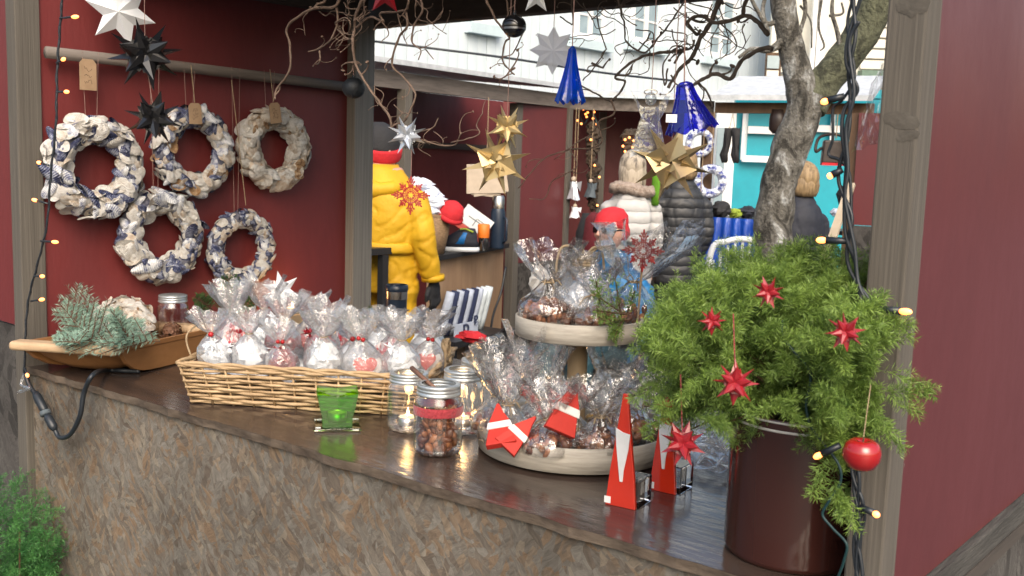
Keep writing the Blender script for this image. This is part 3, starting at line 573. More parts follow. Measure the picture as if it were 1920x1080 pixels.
hc = thing('cream_house', 'cream house with green eaves and downpipe behind the bare tree', 'house', at(1560, 300, 22) * 1.0); hc.location.z = 0
def frontal(mb, px0, px1, z0, z1, D, th=.1):
    a = at(px0, 300, D); c = at(px1, 300, D); return wall_quad(mb, a, c, z0, z1, th)
b = MB(); frontal(b, 1435, 1780, 0, 3.58, 22); b.build('wall', M['cream_wood'], hc)
b = MB(); frontal(b, 1430, 1790, 3.6, 9, 21.9, .16); b.build('upper_wall', M['cream_wood'], hc)
b = MB(); frontal(b, 1600, 1780, 3.47, 3.66, 21.5, .3); b.build('eaves', M['green_trim'], hc)
for k in range(9):
    b = MB(); frontal(b, 1600, 1780, 3.72 + k * .22, 3.9 + k * .22, 21.75, .03); b.build('board', M['cream_wood'], hc)
b = MB(); frontal(b, 1505, 1512, 0, 8, 21.5, .12); b.build('downpipe', M['white_trim'], hc)
b = MB(); frontal(b, 1515, 1530, 0, 8, 21.5, .1); b.build('corner_board', M['white_trim'], hc)
b = MB(); frontal(b, 1424, 1452, 3.25, 3.95, 21.4, .1); wf = b.build('window', M['brown_post'], hc)
b = MB(); frontal(b, 1427, 1449, 3.62, 3.88, 21.3, .03); b.build('pane', M['pane'], wf)
b = MB(); frontal(b, 1427, 1449, 3.32, 3.58, 21.3, .03); b.build('pane', M['cream_wood'], wf)

ht = thing('turquoise_house', 'low turquoise house front with white trim strips', 'house', at(1470, 300, 12.5)); ht.location.z = 0
b = MB(); frontal(b, 1372, 1665, 0, 2.53, 12.6); b.build('wall', M['turq'], ht)
b = MB(); frontal(b, 1338, 1374, 0, 2.3, 12.5, .14); b.build('door_frame', M['white_trim'], ht)
b = MB(); frontal(b, 1342, 1358, .3, 2.05, 12.4, .03); b.build('pane', M['pane'], ht)
b = MB(); frontal(b, 1376, 1660, 2.44, 2.54, 12.2, .3); b.build('eaves', M['turq'], ht)
def trim(px0, px1, py0, py1):
    a = at(px0, py0, 12.45); c = at(px1, py1, 12.45); b = MB(); wall_quad(b, (a.x, a.y, 0), (c.x, c.y, 0), min(a.z, c.z), max(a.z, c.z), .04); b.build('trim_strip', M['white_trim'], ht)
trim(1391, 1401, 300, 205); trim(1402, 1478, 250, 239); trim(1391, 1478, 303, 294); trim(1525, 1575, 247, 236); trim(1556, 1565, 300, 205); trim(1401, 1480, 206, 200)
# ------------------------------------------------------------------ small builders
def needles(name, branches, material, parent, origin, k=26, nlen=.007, nwid=.0012, spread=.9, flat=None, seed=1, label=None, kind=None, droop=0):
    """branches: list of (start, end, tint). Each carries k slim leaf blades; one triangle pair each."""
    rng = np.random.default_rng(seed)
    A = np.array([b[0] for b in branches], float); B = np.array([b[1] for b in branches], float); T = np.array([b[2] for b in branches], float)
    nb = len(A); D = B - A; Ln = np.linalg.norm(D, axis=1, keepdims=True) + 1e-9; D = D / Ln
    t = (np.arange(k)[None, :] + rng.random((nb, k))) / k
    P = A[:, None] + (B - A)[:, None] * t[..., None]
    rnd = rng.normal(size=(nb, k, 3)); rnd -= (rnd * D[:, None]).sum(-1, keepdims=True) * D[:, None]; rnd /= np.linalg.norm(rnd, axis=-1, keepdims=True) + 1e-9
    if flat is not None:
        F = np.array(flat, float); S = np.cross(D, F[None]); S /= np.linalg.norm(S, axis=-1, keepdims=True) + 1e-9
        sg = rng.choice([-1, 1], size=(nb, k, 1)); rnd = S[:, None] * sg + .45 * rnd; rnd /= np.linalg.norm(rnd, axis=-1, keepdims=True) + 1e-9
    dr = D[:, None] * (.55 + .3 * rng.random((nb, k, 1))) + rnd * spread; dr[..., 2] -= droop; dr /= np.linalg.norm(dr, axis=-1, keepdims=True)
    ln = nlen * (.65 + .6 * rng.random((nb, k, 1))) * (1 - .35 * t[..., None] ** 3)
    tip = P + dr * ln
    sd_ = np.cross(dr, rng.normal(size=(nb, k, 3))); sd_ /= np.linalg.norm(sd_, axis=-1, keepdims=True) + 1e-9
    mid = P + dr * ln * .5
    V = np.stack([P, mid + sd_ * nwid / 2, tip, mid - sd_ * nwid / 2], axis=2).reshape(-1, 3) - np.array(origin)[None]
    nq = nb * k; me = bpy.data.meshes.new(name)
    me.vertices.add(nq * 4); me.vertices.foreach_set('co', V.astype(np.float32).ravel())
    me.loops.add(nq * 4); me.polygons.add(nq); me.loops.foreach_set('vertex_index', np.arange(nq * 4, dtype=np.int32)); me.polygons.foreach_set('loop_start', np.arange(0, nq * 4, 4, dtype=np.int32))
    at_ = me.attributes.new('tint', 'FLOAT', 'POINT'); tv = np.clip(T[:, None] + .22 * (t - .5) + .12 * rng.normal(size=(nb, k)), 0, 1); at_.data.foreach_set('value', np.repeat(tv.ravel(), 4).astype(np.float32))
    me.update(calc_edges=True); me.materials.append(material)
    return link_mesh(name, me, parent, label=label, kind=kind)
def tuft(p, d, L, rng, nb=9, tint=.5, ang=.75, sub=.45):
    p = Vector(p); d = Vector(d).normalized(); out = [(tuple(p), tuple(p + d * L), tint)]
    o = d.orthogonal().normalized()
    for i in range(nb):
        t = .15 + .8 * i / nb; a = i * 2.4 + rng.uniform(-.5, .5)
        s = (Matrix.Rotation(a, 3, d) @ o); q = p + d * L * t; v = (d * math.cos(ang) + s * math.sin(ang)).normalized(); l = L * sub * (1.15 - t * .6) * rng.uniform(.7, 1.2)
        out.append((tuple(q), tuple(q + v * l), min(1, max(0, tint + rng.uniform(-.12, .12)))))
    return out
def shell_mesh(kind):
    vs = [(0, 0, 0)]; fs = []; n = 16; R = 5
    for r in range(1, R + 1):
        u = r / R
        for k in range(n):
            a = 2 * math.pi * k / n
            if kind == 'mussel':
                x = u * math.cos(a); y = u * math.sin(a) * (.46 - .14 * math.cos(a)); z = .26 * (1 - u * u) ** .6
            elif kind == 'clam':
                x = u * math.cos(a); y = u * math.sin(a) * (.92 - .22 * math.cos(a)); z = .36 * (1 - u ** 2) ** .55 + (.03 * math.cos(k * math.pi) * u if r < R else 0)
            elif kind == 'cup':                                        # seen from its hollow side
                x = u * math.cos(a); y = u * math.sin(a) * (.8 - .15 * math.cos(a)); z = .05 + .22 * u ** 3 + (.05 * math.cos(k * 2.0))*u
            else:
                x = u * math.cos(a) * 1.0; y = u * math.sin(a) * .32; z = .3 * (1 - u * u) ** .5
            vs.append((x, y, z))
    z0 = vs[1][2]; vs[0] = (0, 0, z0 + (.02 if kind != 'cup' else -.01))
    for k in range(n): fs.append((0, 1 + k, 1 + (k + 1) % n))
    for r in range(R - 1):
        for k in range(n):
            k2 = (k + 1) % n; fs.append((1 + r * n + k, 1 + (r + 1) * n + k, 1 + (r + 1) * n + k2, 1 + r * n + k2))
    b = MB(); b.add(vs, fs); return b
SHELL = {}
for kd in ('mussel', 'clam', 'cup', 'horn'):
    for mn in ('shell_white', 'shell_cream', 'shell_tan', 'mussel', 'mussel_light'):
        me = shell_mesh(kd).mesh('shell', M[mn], True); SHELL[kd, mn] = me
def string(par, a, b, r=.0007, m='pink_string', name='string', world=True):
    q = MB(); q.tube([a, b], r, 4); return q.build(name, M[m], par, world=world)
def price_tag(par, c, w_, h_, ax=Vector((0, 1, 0)), nrm=Vector((1, 0, 0)), marks=True, m='kraft', world=True, tilt=0):
    """kraft tag with clipped corners, hole and a few illegible pencil strokes"""
    up = nrm.cross(ax).normalized(); up = Matrix.Rotation(tilt, 3, nrm) @ up; ax = Matrix.Rotation(tilt, 3, nrm) @ ax; Mx = Matrix((ax, up, nrm)).transposed()
    out = [(-w_ / 2, -h_ / 2), (w_ / 2, -h_ / 2), (w_ / 2, h_ * .36), (w_ * .3, h_ / 2), (-w_ * .3, h_ / 2), (-w_ / 2, h_ * .36)]
    q = MB(); q.prism(out, -.0006, .0006); q.v = [tuple(Vector(c) + Mx @ Vector(v)) for v in q.v]; o = q.build('price_tag', M[m], par, world=world)
    if marks:
        k = MB(); rr = random.Random(int(w_ * 1e5 + c[1] * 1e4))
        for row in (.16, -.02, -.2):
            p = [Vector(c) + Mx @ Vector((-w_ * .22 + w_ * .44 * i / 7, h_ * row + rr.uniform(-.1, .1) * h_, .0009)) for i in range(8)]
            k.tube(p, .0004, 4)
        k.build('pencil_marks', M['pencil'], o, world=True) if False else link_mesh('pencil_marks', k.mesh('pencil_marks', M['pencil'], False, Vector(par.location)), o)
    return o
def wreath(c, Ro, rt, mix, n, label, seed, sq=1.0, base='moss_ring'):
    """c: centre on the wall; ring lies in the wall's plane (normal +X)"""
    c = Vector(c); w_ = thing('shell_wreath', label, 'wreath', c, 0, 'shell wreaths on the red stall wall'); rg = random.Random(seed); Rm = Ro - rt
    b = MB(); b.tube([(0, Rm * math.sin(a) * sq, Rm * math.cos(a)) for a in [2 * math.pi * i / 40 for i in range(41)]], rt * .86, 10, False); b.jitter(.0015, seed); b.build('wreath_base', M[base], w_, True, world=False)
    for i in range(n):
        th = 2 * math.pi * ((i + .5) / n * 1.0 + rg.uniform(-.02, .02)); ph = -1.8 + 3.6 * ((i * .618034 + .13 * rg.random()) % 1)
        rd = Vector((0, math.sin(th) * sq, math.cos(th))); nr = (rd * math.sin(ph) + Vector((1, 0, 0)) * math.cos(ph)).normalized()
        kd, mn, s0 = rg.choices([m_[:3] for m_ in mix], [m_[3] for m_ in mix])[0]
        nr2 = (nr + Vector((rg.uniform(-1, 1), rg.uniform(-1, 1), rg.uniform(-1, 1))) * .5).normalized()
        R3 = frame_z(nr2) @ Matrix.Rotation(rg.uniform(0, 6.28), 3, 'Z')
        s = s0 * rg.choice((.7, .8, .9, 1.0, 1.15, 1.4)) * rg.uniform(.9, 1.1)
        link_mesh('shell', SHELL[kd, mn], w_, rd * Rm + nr * rt * .86, R3, (s, s * rg.uniform(.85, 1.1), s * rg.uniform(.55, 1.0)))
    return w_
MIXM = [('mussel', 'mussel', .027, 3.2), ('mussel', 'mussel_light', .028, 3), ('cup', 'shell_white', .022, 2), ('clam', 'shell_white', .020, 2.5), ('clam', 'shell_cream', .019, 1.5), ('cup', 'shell_cream', .021, 1)]
MIXB = [('mussel', 'mussel', .024, 3), ('mussel', 'mussel_light', .022, 3), ('clam', 'shell_white', .016, 3), ('clam', 'shell_cream', .016, 2), ('cup', 'shell_tan', .017, 1.3), ('horn', 'shell_cream', .02, .7)]
MIXW = [('clam', 'shell_white', .019, 4), ('clam', 'shell_cream', .018, 3), ('cup', 'shell_white', .018, 2.5), ('cup', 'shell_cream', .018, 2), ('clam', 'shell_tan', .013, .8)]
MIXS = [('mussel', 'mussel', .018, 4.5), ('mussel', 'mussel_light', .018, 3), ('clam', 'shell_white', .014, 3), ('clam', 'shell_cream', .013, 2)]
WX = XL + .035
def wc(px, py): return on_x(px, py, WX)
W1 = wreath(wc(177, 315), .128, .033, MIXM, 165, 'largest mussel shell wreath, nearest the left post under the kraft tag', 11)
W2 = wreath(wc(362, 283), .122, .030, MIXB, 165, 'wreath of mixed brown and blue shells partly behind a black star', 12)
W3 = wreath(wc(513, 279), .122, .032, MIXW, 170, 'cream white shell wreath, rightmost of the top row', 13, base='shell_cream')
W4 = wreath(wc(300, 443), .122, .030, MIXM, 165, 'blue and white shell wreath, left one of the lower row', 14)
W5 = wreath(wc(452, 466), .112, .026, MIXS, 200, 'violet blue wreath of small shells, right one of the lower row', 15)
RZ = 1.81
for wv, xs_ in ((W1, (157, 177)), (W2, (345, 357)), (W3, (494, 506)), (W4, (282, 290)), (W5, (434, 441))):
    for k, px in enumerate(xs_):
        y = on_x(px, 250, WX).y; string(wv, (WX + .012, y, wv.location.z + .105), (WX + .008, y + (.01 if k else -.004), RZ + .015))
t1 = price_tag(W1, on_x(165, 140, WX + .02), .043, .075)
t2 = price_tag(W2, on_x(366, 213, WX + .045), .038, .055, tilt=.05); t3 = price_tag(W3, on_x(516, 212, WX + .045), .038, .058, tilt=.15)
for wv, a, b_ in ((W2, (365, 192), (358, 122)), (W3, (513, 190), (506, 130)), (W5, (461, 385), (434, 150))):
    string(wv, on_x(*a, WX + .04), on_x(*b_, WX + .03), .0011, 'twine', 'tag_string')

def star_mesh_cone(L, wd, folded=True):
    """a folded paper point: four-sided, slightly hollow spike along +Z"""
    b = MB(); k = wd
    b.add([(-k, 0, 0), (0, -k * .45, 0), (k, 0, 0), (0, k * .45, 0), (0, 0, L), (-k * .6, 0, L * .4), (k * .6, 0, L * .4)],
          [(0, 1, 4, 5), (1, 2, 6, 4), (2, 3, 4, 6), (3, 0, 5, 4), (3, 2, 1, 0)]); return b
def paper_star(c, R, material, label, cat='star', face=None, seed=1, front=4, points=8, name='paper_star', knot=False, group=None, roll=None, hang=None, smat='pink_string'):
    """woven paper star: flat folded points all round, curled cones standing out of the front and back"""
    c = Vector(c); rg = random.Random(seed); o = thing(name, label, cat, c, 0, group)
    n = (face or (EYE - c)).normalized(); Fm = frame_z(n) @ Matrix.Rotation(rg.uniform(0, .8) if roll is None else roll, 3, 'Z')
    pt = star_mesh_cone(R * .82, R * .33).mesh('star_point', material); cn = MB(); cn.lathe([(R * .27, 0), (R * .22, R * .28), (R * .004, R * .80)], 7, cap0=True); cn = cn.mesh('star_cone', material, False)
    for k in range(points):
        a = 2 * math.pi * k / points + rg.uniform(-.06, .06); d = Fm @ Vector((math.cos(a), math.sin(a), rg.uniform(-.18, .12))); d.normalize()
        rot = frame_z(d); 
        link_mesh('star_point', pt, o, d * R * .2, rot @ Matrix.Rotation(rg.uniform(-.5, .5) + k * .0, 3, 'Z'))
    for sgn in (1, -1):
        for k in range(front or (4 if sgn < 0 else 0)):
            a = 2 * math.pi * (k + .5) / (front or 4) + rg.uniform(-.15, .15); d = Fm @ Vector((math.cos(a) * .72, math.sin(a) * .72, .7 * sgn)); d.normalize()
            link_mesh('star_cone', cn, o, d * R * .16, frame_z(d))
    q = MB()
    if knot:                                                           # woven square of four folded loops, pinwheel fashion
        for k in range(4):
            ca, sa = math.cos(math.pi / 2 * k), math.sin(math.pi / 2 * k); f = lambda x, y, z: tuple(Fm @ Vector((x * ca - y * sa, x * sa + y * ca, z)) * R)
            q.add([f(-.03, .03, .16), f(.44, .03, .30), f(.46, .46, .10), f(-.03, .44, .26), f(.44, .03, .02), f(-.03, .44, .02), f(-.03, .03, .0)], [(0, 1, 2), (0, 2, 3), (1, 4, 2), (2, 5, 3), (0, 6, 4, 1), (0, 3, 5, 6)])
        q.build('woven_center', material, o, world=False); q = MB()
    for k in range(0 if knot else 4):
        a = math.pi / 4 * k; dv = Fm @ Vector((math.cos(a), math.sin(a), 0)); dw = Fm @ Vector((-math.sin(a), math.cos(a), 0)); n_ = Fm @ Vector((0, 0, 1))
        q.box((0, 0, 0), (R * .95, R * .30, R * (.24 + .03 * k)), Matrix((dv, dw, n_)).transposed())
    if not knot: q.build('woven_center', material, o, world=False)
    if hang is not None: string(o, c + Vector((0, 0, R * .3)), Vector(hang), .0007, smat)
    return o
# ------------------------------------------------------------------ stars, bells and glass hanging in the opening
def up_to(c, z=2.134, dx=0, dy=0): return Vector((c.x + dx, c.y + dy, z))
def facet_star(c, R, material, label, n=5, th=.3, seed=1, hang=True, name='paper_star', face=None, roll=0, inner=.42, group=None):
    """flat faceted star: raised middle, ridge along every ray; one part per ray"""
    c = Vector(c); o = thing(name, label, 'star', c, 0, group); nrm = (face or (EYE - c)).normalized(); Fm = frame_z(nrm) @ Matrix.Rotation(roll, 3, 'Z')
    for k in range(n):
        a = 2 * math.pi * k / n + math.pi / 2; hf = math.pi / n; rr = R * inner
        b = MB(); p = [(0, 0, th * R), (rr * math.cos(a - hf), rr * math.sin(a - hf), .02 * R), (R * math.cos(a), R * math.sin(a), 0), (rr * math.cos(a + hf), rr * math.sin(a + hf), .02 * R), (0, 0, -th * R)]
        b.add([tuple(Fm @ Vector(v)) for v in p], [(0, 1, 2), (0, 2, 3), (4, 2, 1), (4, 3, 2)]); b.build('star_ray', material, o, world=False)
    if hang: string(o, c + Vector((0, 0, R * .5)), up_to(c), .0007)
    return o
HY = 1.30
cw = on_y(226, 22, 1.30); facet_star(cw, .085, M['white_paper'], 'white folded paper star hanging above the black stars', 6, .38, face=Vector((.75, -.6, -.1)), roll=.25, inner=.5)
cb_ = on_y(272, 102, 1.22); paper_star(cb_, .082, M['black_gloss'], 'larger glossy black star hanging below the white star', seed=3, hang=up_to(cb_), front=6)
cc_ = on_y(288, 222, 1.22); paper_star(cc_, .064, M['black_gloss'], 'smaller glossy black star lowest on its string before the wreaths', seed=5, hang=cb_, front=5)
HB = 1.45
def oy(px, py, y=HB): return on_y(px, py, y)
c = oy(931, 303); paper_star(c, .066, M['gold'], 'large gold star with square woven middle hanging left of the blue bell', seed=8, hang=c + Vector((.004, 0, .085)), roll=.3, front=0, knot=True)
c2 = oy(951, 238); paper_star(c2, .042, M['gold'], 'small gold star hanging just above the large gold star', seed=9, hang=up_to(c2, 2.134), front=5)
c = oy(1258, 305); paper_star(c, .068, M['gold'], 'dull gold star hanging below the cobalt glass bell', seed=21, hang=up_to(c, 2.134), roll=.55, front=0, knot=True)
c = oy(763, 254, 1.4); paper_star(c, .040, M['silver'], 'silver paper star caught in the hazel twigs above the yellow jacket', seed=12, front=5)
facet_star(oy(722, -12, 1.4), .042, M['red_gloss'], 'red paper star at the upper picture edge among hazel twigs', 5, .3)
facet_star(oy(1006, -8, 1.5), .034, M['white_paper'], 'white paper star on the dark beam at the upper edge', 5, .25)
c = oy(1037, 95, 1.6); facet_star(c, .047, M['pale_star'], 'pale translucent star hanging before the white house', 8, .2, inner=.62)
# lacy red stars
def lace_star(c, R, label, hang=None, stick=None):
    c = Vector(c); o = thing('lace_star', label, 'star', c); Fm = frame_z(EYE - c)
    def P(r, a, z=0): return Fm @ Vector((r * math.cos(a), r * math.sin(a), z))
    for k in range(8):
        a = 2 * math.pi * k / 8; b = MB(); L = R * (1 if k % 2 == 0 else .82)
        b.tube([P(R * .1, a), P(L, a)], R * .03, 5)
        for s_ in (-1, 1):
            b.tube([P(R * .25, a + .30 * s_), P(L * .62, a + .20 * s_), P(L, a)], R * .028, 5); b.tube([P(L * .45, a), P(L * .72, a + .24 * s_)], R * .028, 5)
            b.tube([P(L * .62, a), P(L * .9, a + .16 * s_)], R * .026, 5); b.ell(P(L * .74, a + .25 * s_), R * .055, None, 7, 5)
            b.ell(P(L * .5, a + .12 * s_), R * .05, None, 7, 5)
        b.ell(P(L, a), R * .05, None, 7, 5); b.build('lace_arm', M['red_lace'], o, world=False, kind='stuff' if False else None)
    b = MB()
    for r in (.2, .42): b.tube([P(R * r, 2 * math.pi * i / 16) for i in range(17)], R * .035, 5, False)
    b.build('lace_ring', M['red_lace'], o, world=False)
    if hang: string(o, c + Vector((0, 0, R)), hang)
    if stick is not None: q = MB(); q.tube([c - Vector((0, 0, R * .3)), stick], .0022, 6); q.build('stick', M['pole_wood'], o)
    return o
cl = oy(770, 366, 1.4); lace_star(cl, .037, 'red lacy star hanging before the yellow jacket', hang=oy(772, 280, 1.4))
# glass bells
def glass_bell(c, h, r, material, label, ax=Vector((0, 0, 1)), sides=8, neck=.22, flute=.10):
    o = thing('glass_bell', label, 'bell', c, 0); n = sides * 6; b = MB(); Rm = frame_z(ax); vs = []
    K = 14
    for i in range(K + 1):
        t = i / K; rr = r * (neck + (1 - neck) * t ** 1.35); z = -h * t
        for k in range(n):
            a = 2 * math.pi * k / n; q = rr * (1 + flute * t * math.cos(a * sides)); vs.append(Rm @ Vector((q * math.cos(a), q * math.sin(a), z + (.05 * h * math.cos(a * sides) * (t > .99)))))
    b.add(vs, [(i * n + k, i * n + (k + 1) % n, (i + 1) * n + (k + 1) % n, (i + 1) * n + k) for i in range(K) for k in range(n)] + [tuple(range(n))]); ob = b.build('bell_body', material, o, True, world=False)
    q = MB(); q.lathe([(r * neck * 1.1, -h * .04), (r * neck * 1.15, 0), (r * neck * .6, h * .05), (.001, h * .055)], 12, rot=Rm); q.build('bell_cap', material, o, True, world=False)
    q = MB()
    for k in range(sides):
        a = 2 * math.pi * k / sides; q.tube([Rm @ Vector((r * 1.06 * (neck + (1 - neck) * t ** 1.35) * math.cos(a), r * 1.06 * (neck + (1 - neck) * t ** 1.35) * math.sin(a), -h * t)) for t in (0, .25, .5, .75, 1)], .0013, 5)
    q.build('glass_rib', material, o, world=False, kind='stuff')
    return o
c = oy(1073, 92, 1.45); b1 = glass_bell(c, .092, .0255, M['blue_glass'], 'slim bright blue glass bell hanging in the middle', neck=.2); string(b1, c, up_to(c), .001, 'pink_string')
c = oy(1283, 158, 1.35); b2 = glass_bell(c, .070, .038, M['violet_glass'], 'wide cobalt blue glass bell with a white sticker on its rim', ax=Vector((-.2, -.1, 1)), neck=.27, flute=.06); string(b2, c, up_to(c, 2.134, -.02), .001)
lb = MB(); lb.box(oy(1259, 222, 1.305), (.016, .001, .012), Matrix.Rotation(.6, 3, 'Z')); lb.build('sticker', M['white_trim'], b2)
# clear glass angel
c = oy(1219, 232, 1.45); an = thing('glass_angel', 'clear fused glass angel hanging left of the cobalt bell', 'angel', c); Fm = frame_z((EYE - c))
Fa = Matrix((Vector((.757, .651, .03)).normalized(), Vector((-.02, -.02, 1)).normalized(), (EYE - c).normalized())).transposed()
def flat_part(name, out, th, material, par, z=0, bow=0):
    b = MB(); b.prism([(x, y) for x, y in out], z - th / 2, z + th / 2); b.v = [tuple(Fa @ Vector((x, y, zz + bow * x * x))) for x, y, zz in b.v]; return b.build(name, material, par, world=False)
flat_part('angel_gown', [(-.034, -.052), (-.02, -.046), (-.008, -.055), (.006, -.047), (.02, -.054), (.028, -.05), (.02, -.01), (.012, .028), (-.010, .028), (-.022, -.01)], .007, M['angel_glass'], an)
flat_part('angel_wing', [(-.010, .026), (-.016, .03), (-.034, .056), (-.026, .045), (-.012, .004)], .005, M['angel_glass'], an, .004)
flat_part('angel_wing', [(.010, .026), (.03, .054), (.034, .05), (.024, .02), (.012, .0)], .005, M['angel_glass'], an, .004)
b = MB(); b.ell(Fa @ Vector((0, .041, 0)), (.010, .010, .011), None, 14, 10); b.build('angel_head', M['angel_glass'], an, True, world=False)
b = MB(); b.tube([Fa @ Vector((.011 * math.cos(a), .052 + .004 * math.sin(a), 0)) for a in [i * math.pi / 6 for i in range(13)]], .001, 5, False); b.build('halo', M['steel'], an, True, world=False)
flat_part('angel_hem', [(-.033, -.056), (-.02, -.051), (-.008, -.059), (.002, -.053), (.002, -.046), (-.008, -.05), (-.02, -.043), (-.031, -.048)], .008, M['fused_white'], an)
string(an, c + Vector((0, 0, .05)), up_to(c))
# dark bell balls
def bell_ball(c, r, label, band=False, material='bell_iron'):
    o = thing('bell_ball', label, 'ornament', c); b = MB(); b.ell((0, 0, 0), (r, r, r * .92), None, 24, 16); b.build('ball', M[material], o, True, world=False)
    b = MB(); b.lathe([(r * .12, r * .85), (r * .16, r * 1.02), (r * .05, r * 1.08)], 10); b.tube([(r * .14 * math.cos(a), 0, r * 1.12 + r * .14 * math.sin(a)) for a in [i * math.pi / 5 for i in range(11)]], r * .03, 5, False); b.build('hanger', M['bell_iron'], o, True, world=False)
    q = MB()
    if band: q.lathe([(r * .97, -r * .30), (r * .985, -r * .22), (r * 1.0, -r * .14)], 28); q.build('band', M['ball_band'], o, True, world=False)
    else:
        d = (EYE - Vector(c)).normalized(); s_ = Vector((.75, .65, 0)); q.tube([d * r * .93 * math.cos(t) - s_ * r * .1 - Vector((0, 0, 1)) * r * .93 * math.sin(t) for t in (.15, .4, .7, 1.0, 1.3)], r * .06, 5); q.build('sound_slot', M['cable'], o, world=False)
    return o
c = on_y(663, 165, 1.62); o = bell_ball(c, .0275, 'dark grey iron jingle bell hanging before the corner post'); string(o, c + Vector((0, 0, .03)), on_y(661, 118, 1.62), .0012)
c = oy(964, 49, 1.45); o = bell_ball(c, .0225, 'black round bauble with a silver band under the beam', True, 'black_gloss'); string(o, c + Vector((0, 0, .025)), up_to(c))

# ------------------------------------------------------------------ corkscrew hazel twigs
def twig_line(par, pts, r0, r1, material='twig', y=None, D=None, wob=.004, seed=0, name='twig', spurs=2):
    rg = random.Random(seed); P = [(on_y(px, py, y) if y else at(px, py, D)) for px, py in pts]
    P = [p + Vector((rg.uniform(-1, 1) * .6, rg.uniform(-1, 1), 0)) * wob * 3 for p in P]
    S = smooth_path(P, 7); S = [p + Vector((mnoise.noise(p * 60 + Vector((seed, 0, 0))), mnoise.noise(p * 60 + Vector((0, seed, 9))), mnoise.noise(p * 60 + Vector((5, 5, seed))))) * wob * .55 for p in S]
    n = len(S); rr = [(r0 + (r1 - r0) * i / (n - 1)) * (1 + .12 * math.sin(i * 1.7)) for i in range(n)]
    b = MB(); b.tube(S, rr, 7)
    for k in range(spurs):                                             # short curly spurs and buds
        i = rg.randrange(n // 4, n - 1); p = S[i]; d = Vector((rg.uniform(-1, 1), rg.uniform(-1, 1), rg.uniform(-.6, 1))).normalized(); l = rg.uniform(.012, .035); e = d.orthogonal()
        b.tube(smooth_path([p, p + d * l * .5 + e * l * .2, p + d * l * .8 + e * l * .55, p + d * l * .7 + e * l * .9], 4), [r1 * .9, r1 * .8, r1 * .6, r1 * .4], 5)
        b.ell(p + d * l * .7 + e * l * .9, (r1 * 1.2, r1 * 1.2, r1 * 2), frame_z(d), 6, 5)
    return b.build(name, M[material], par, True)
hz = thing('hazel_branch', 'pale corkscrew hazel branch hanging over the corner post', 'branch', on_y(690, 0, 1.45))
HL = [([(640, -30), (632, 12), (587, 17), (540, 50), (543, 87), (540, 133), (517, 167), (518, 186)], .0044, .0026), ([(700, -25), (682, 0), (667, 33), (660, 53), (670, 83), (667, 123), (697, 167), (727, 217), (731, 242)], .0048, .003),
      ([(715, -20), (693, 0), (677, 22), (664, 40)], .003, .002), ([(632, 12), (632, 43), (623, 77), (592, 93), (582, 97)], .003, .0018), ([(606, 95), (605, 112), (600, 119), (586, 121)], .0026, .0014),
      ([(664, 52), (687, 32), (713, 40), (717, 25), (753, 20), (767, 7), (770, -15)], .0034, .0026), ([(755, 20), (767, 50), (750, 70), (732, 120), (757, 147), (777, 177), (765, 213), (757, 226), (748, 232)], .0034, .0018),
      ([(790, -20), (797, 20), (780, 43), (775, 77), (793, 93), (793, 114)], .003, .0014), ([(794, 92), (813, 110)], .0016, .001), ([(731, 240), (750, 231), (780, 247), (813, 240), (820, 222)], .0026, .0014),
      ([(738, 244), (790, 262), (843, 273), (867, 247)], .0026, .0016), ([(845, 268), (893, 253), (893, 232), (907, 213), (900, 206)], .0018, .001), ([(790, 262), (787, 277), (813, 293)], .0018, .001),
      ([(765, 213), (748, 210), (744, 196)], .0014, .001), ([(717, 40), (722, 62), (718, 80)], .0018, .001), ([(632, 43), (650, 34), (660, 46), (648, 62), (634, 58), (632, 43), (655, 38)], .002, .0016), ([(634, 55), (650, 70), (664, 76)], .003, .002), ([(640, 36), (644, 60), (656, 66)], .002, .0014), ([(646, 60), (645, 80), (630, 86)], .0015, .001),
      ([(668, 120), (661, 116), (662, 130)], .0022, .0018), ([(700, 165), (712, 175), (716, 200), (728, 222)], .0014, .001), ([(813, 246), (830, 262), (826, 275)], .0013, .0008), ([(653, 0), (650, 20), (658, 30)], .0018, .0014)]
rgt = random.Random(17)

def curls(n, x0, x1, y0, y1, step, r):
    out = []
    for _ in range(n):
        x, y = rgt.uniform(x0, x1), rgt.uniform(y0, y1); a = rgt.uniform(.3, 2.8); pts = [(x, y)]
        for k in range(rgt.randint(3, 6)): a += rgt.uniform(-1.1, 1.1); x += math.cos(a) * step * rgt.uniform(.6, 1.2); y += math.sin(a) * step * rgt.uniform(.5, 1.1); pts.append((x, y))
        out.append((pts, r, r * .5))
    return out
HL += curls(9, 560, 800, -15, 30, 22, .0018) + [([(613, 5), (618, -20)], .004, .004), ([(700, 160), (706, 190), (722, 205)], .0016, .001)]
for i, (p, a, b_) in enumerate(HL): twig_line(hz, p, a * .82, b_ * .82, y=1.45, seed=i, wob=.003)
for px_ in (700, 790, 640): string(hz, on_y(px_, -15, 1.45), Vector((on_y(px_, -15, 1.45).x, 1.45, 2.134)), .001, 'twine', 'hanging_wire')
hm = thing('hazel_branch', 'thin hazel twigs hanging around the banded black bauble', 'branch', on_y(950, 0, 1.5))
for i, (p, a, b_) in enumerate([([(915, -20), (918, 0), (923, 33), (940, 45), (953, 70), (947, 77), (943, 110), (957, 133), (965, 140)], .0026, .0014), ([(952, -15), (950, 20), (944, 40)], .002, .0012), ([(985, 62), (975, 85), (958, 100), (944, 108)], .0014, .001), ([(957, 133), (968, 128)], .002, .002)]): twig_line(hm, p, a, b_, y=1.5, seed=40 + i, wob=.003)
hr = thing('hazel_branch', 'large dark corkscrew hazel branch hanging above the cobalt bell', 'branch', on_y(1330, 0, 1.75))
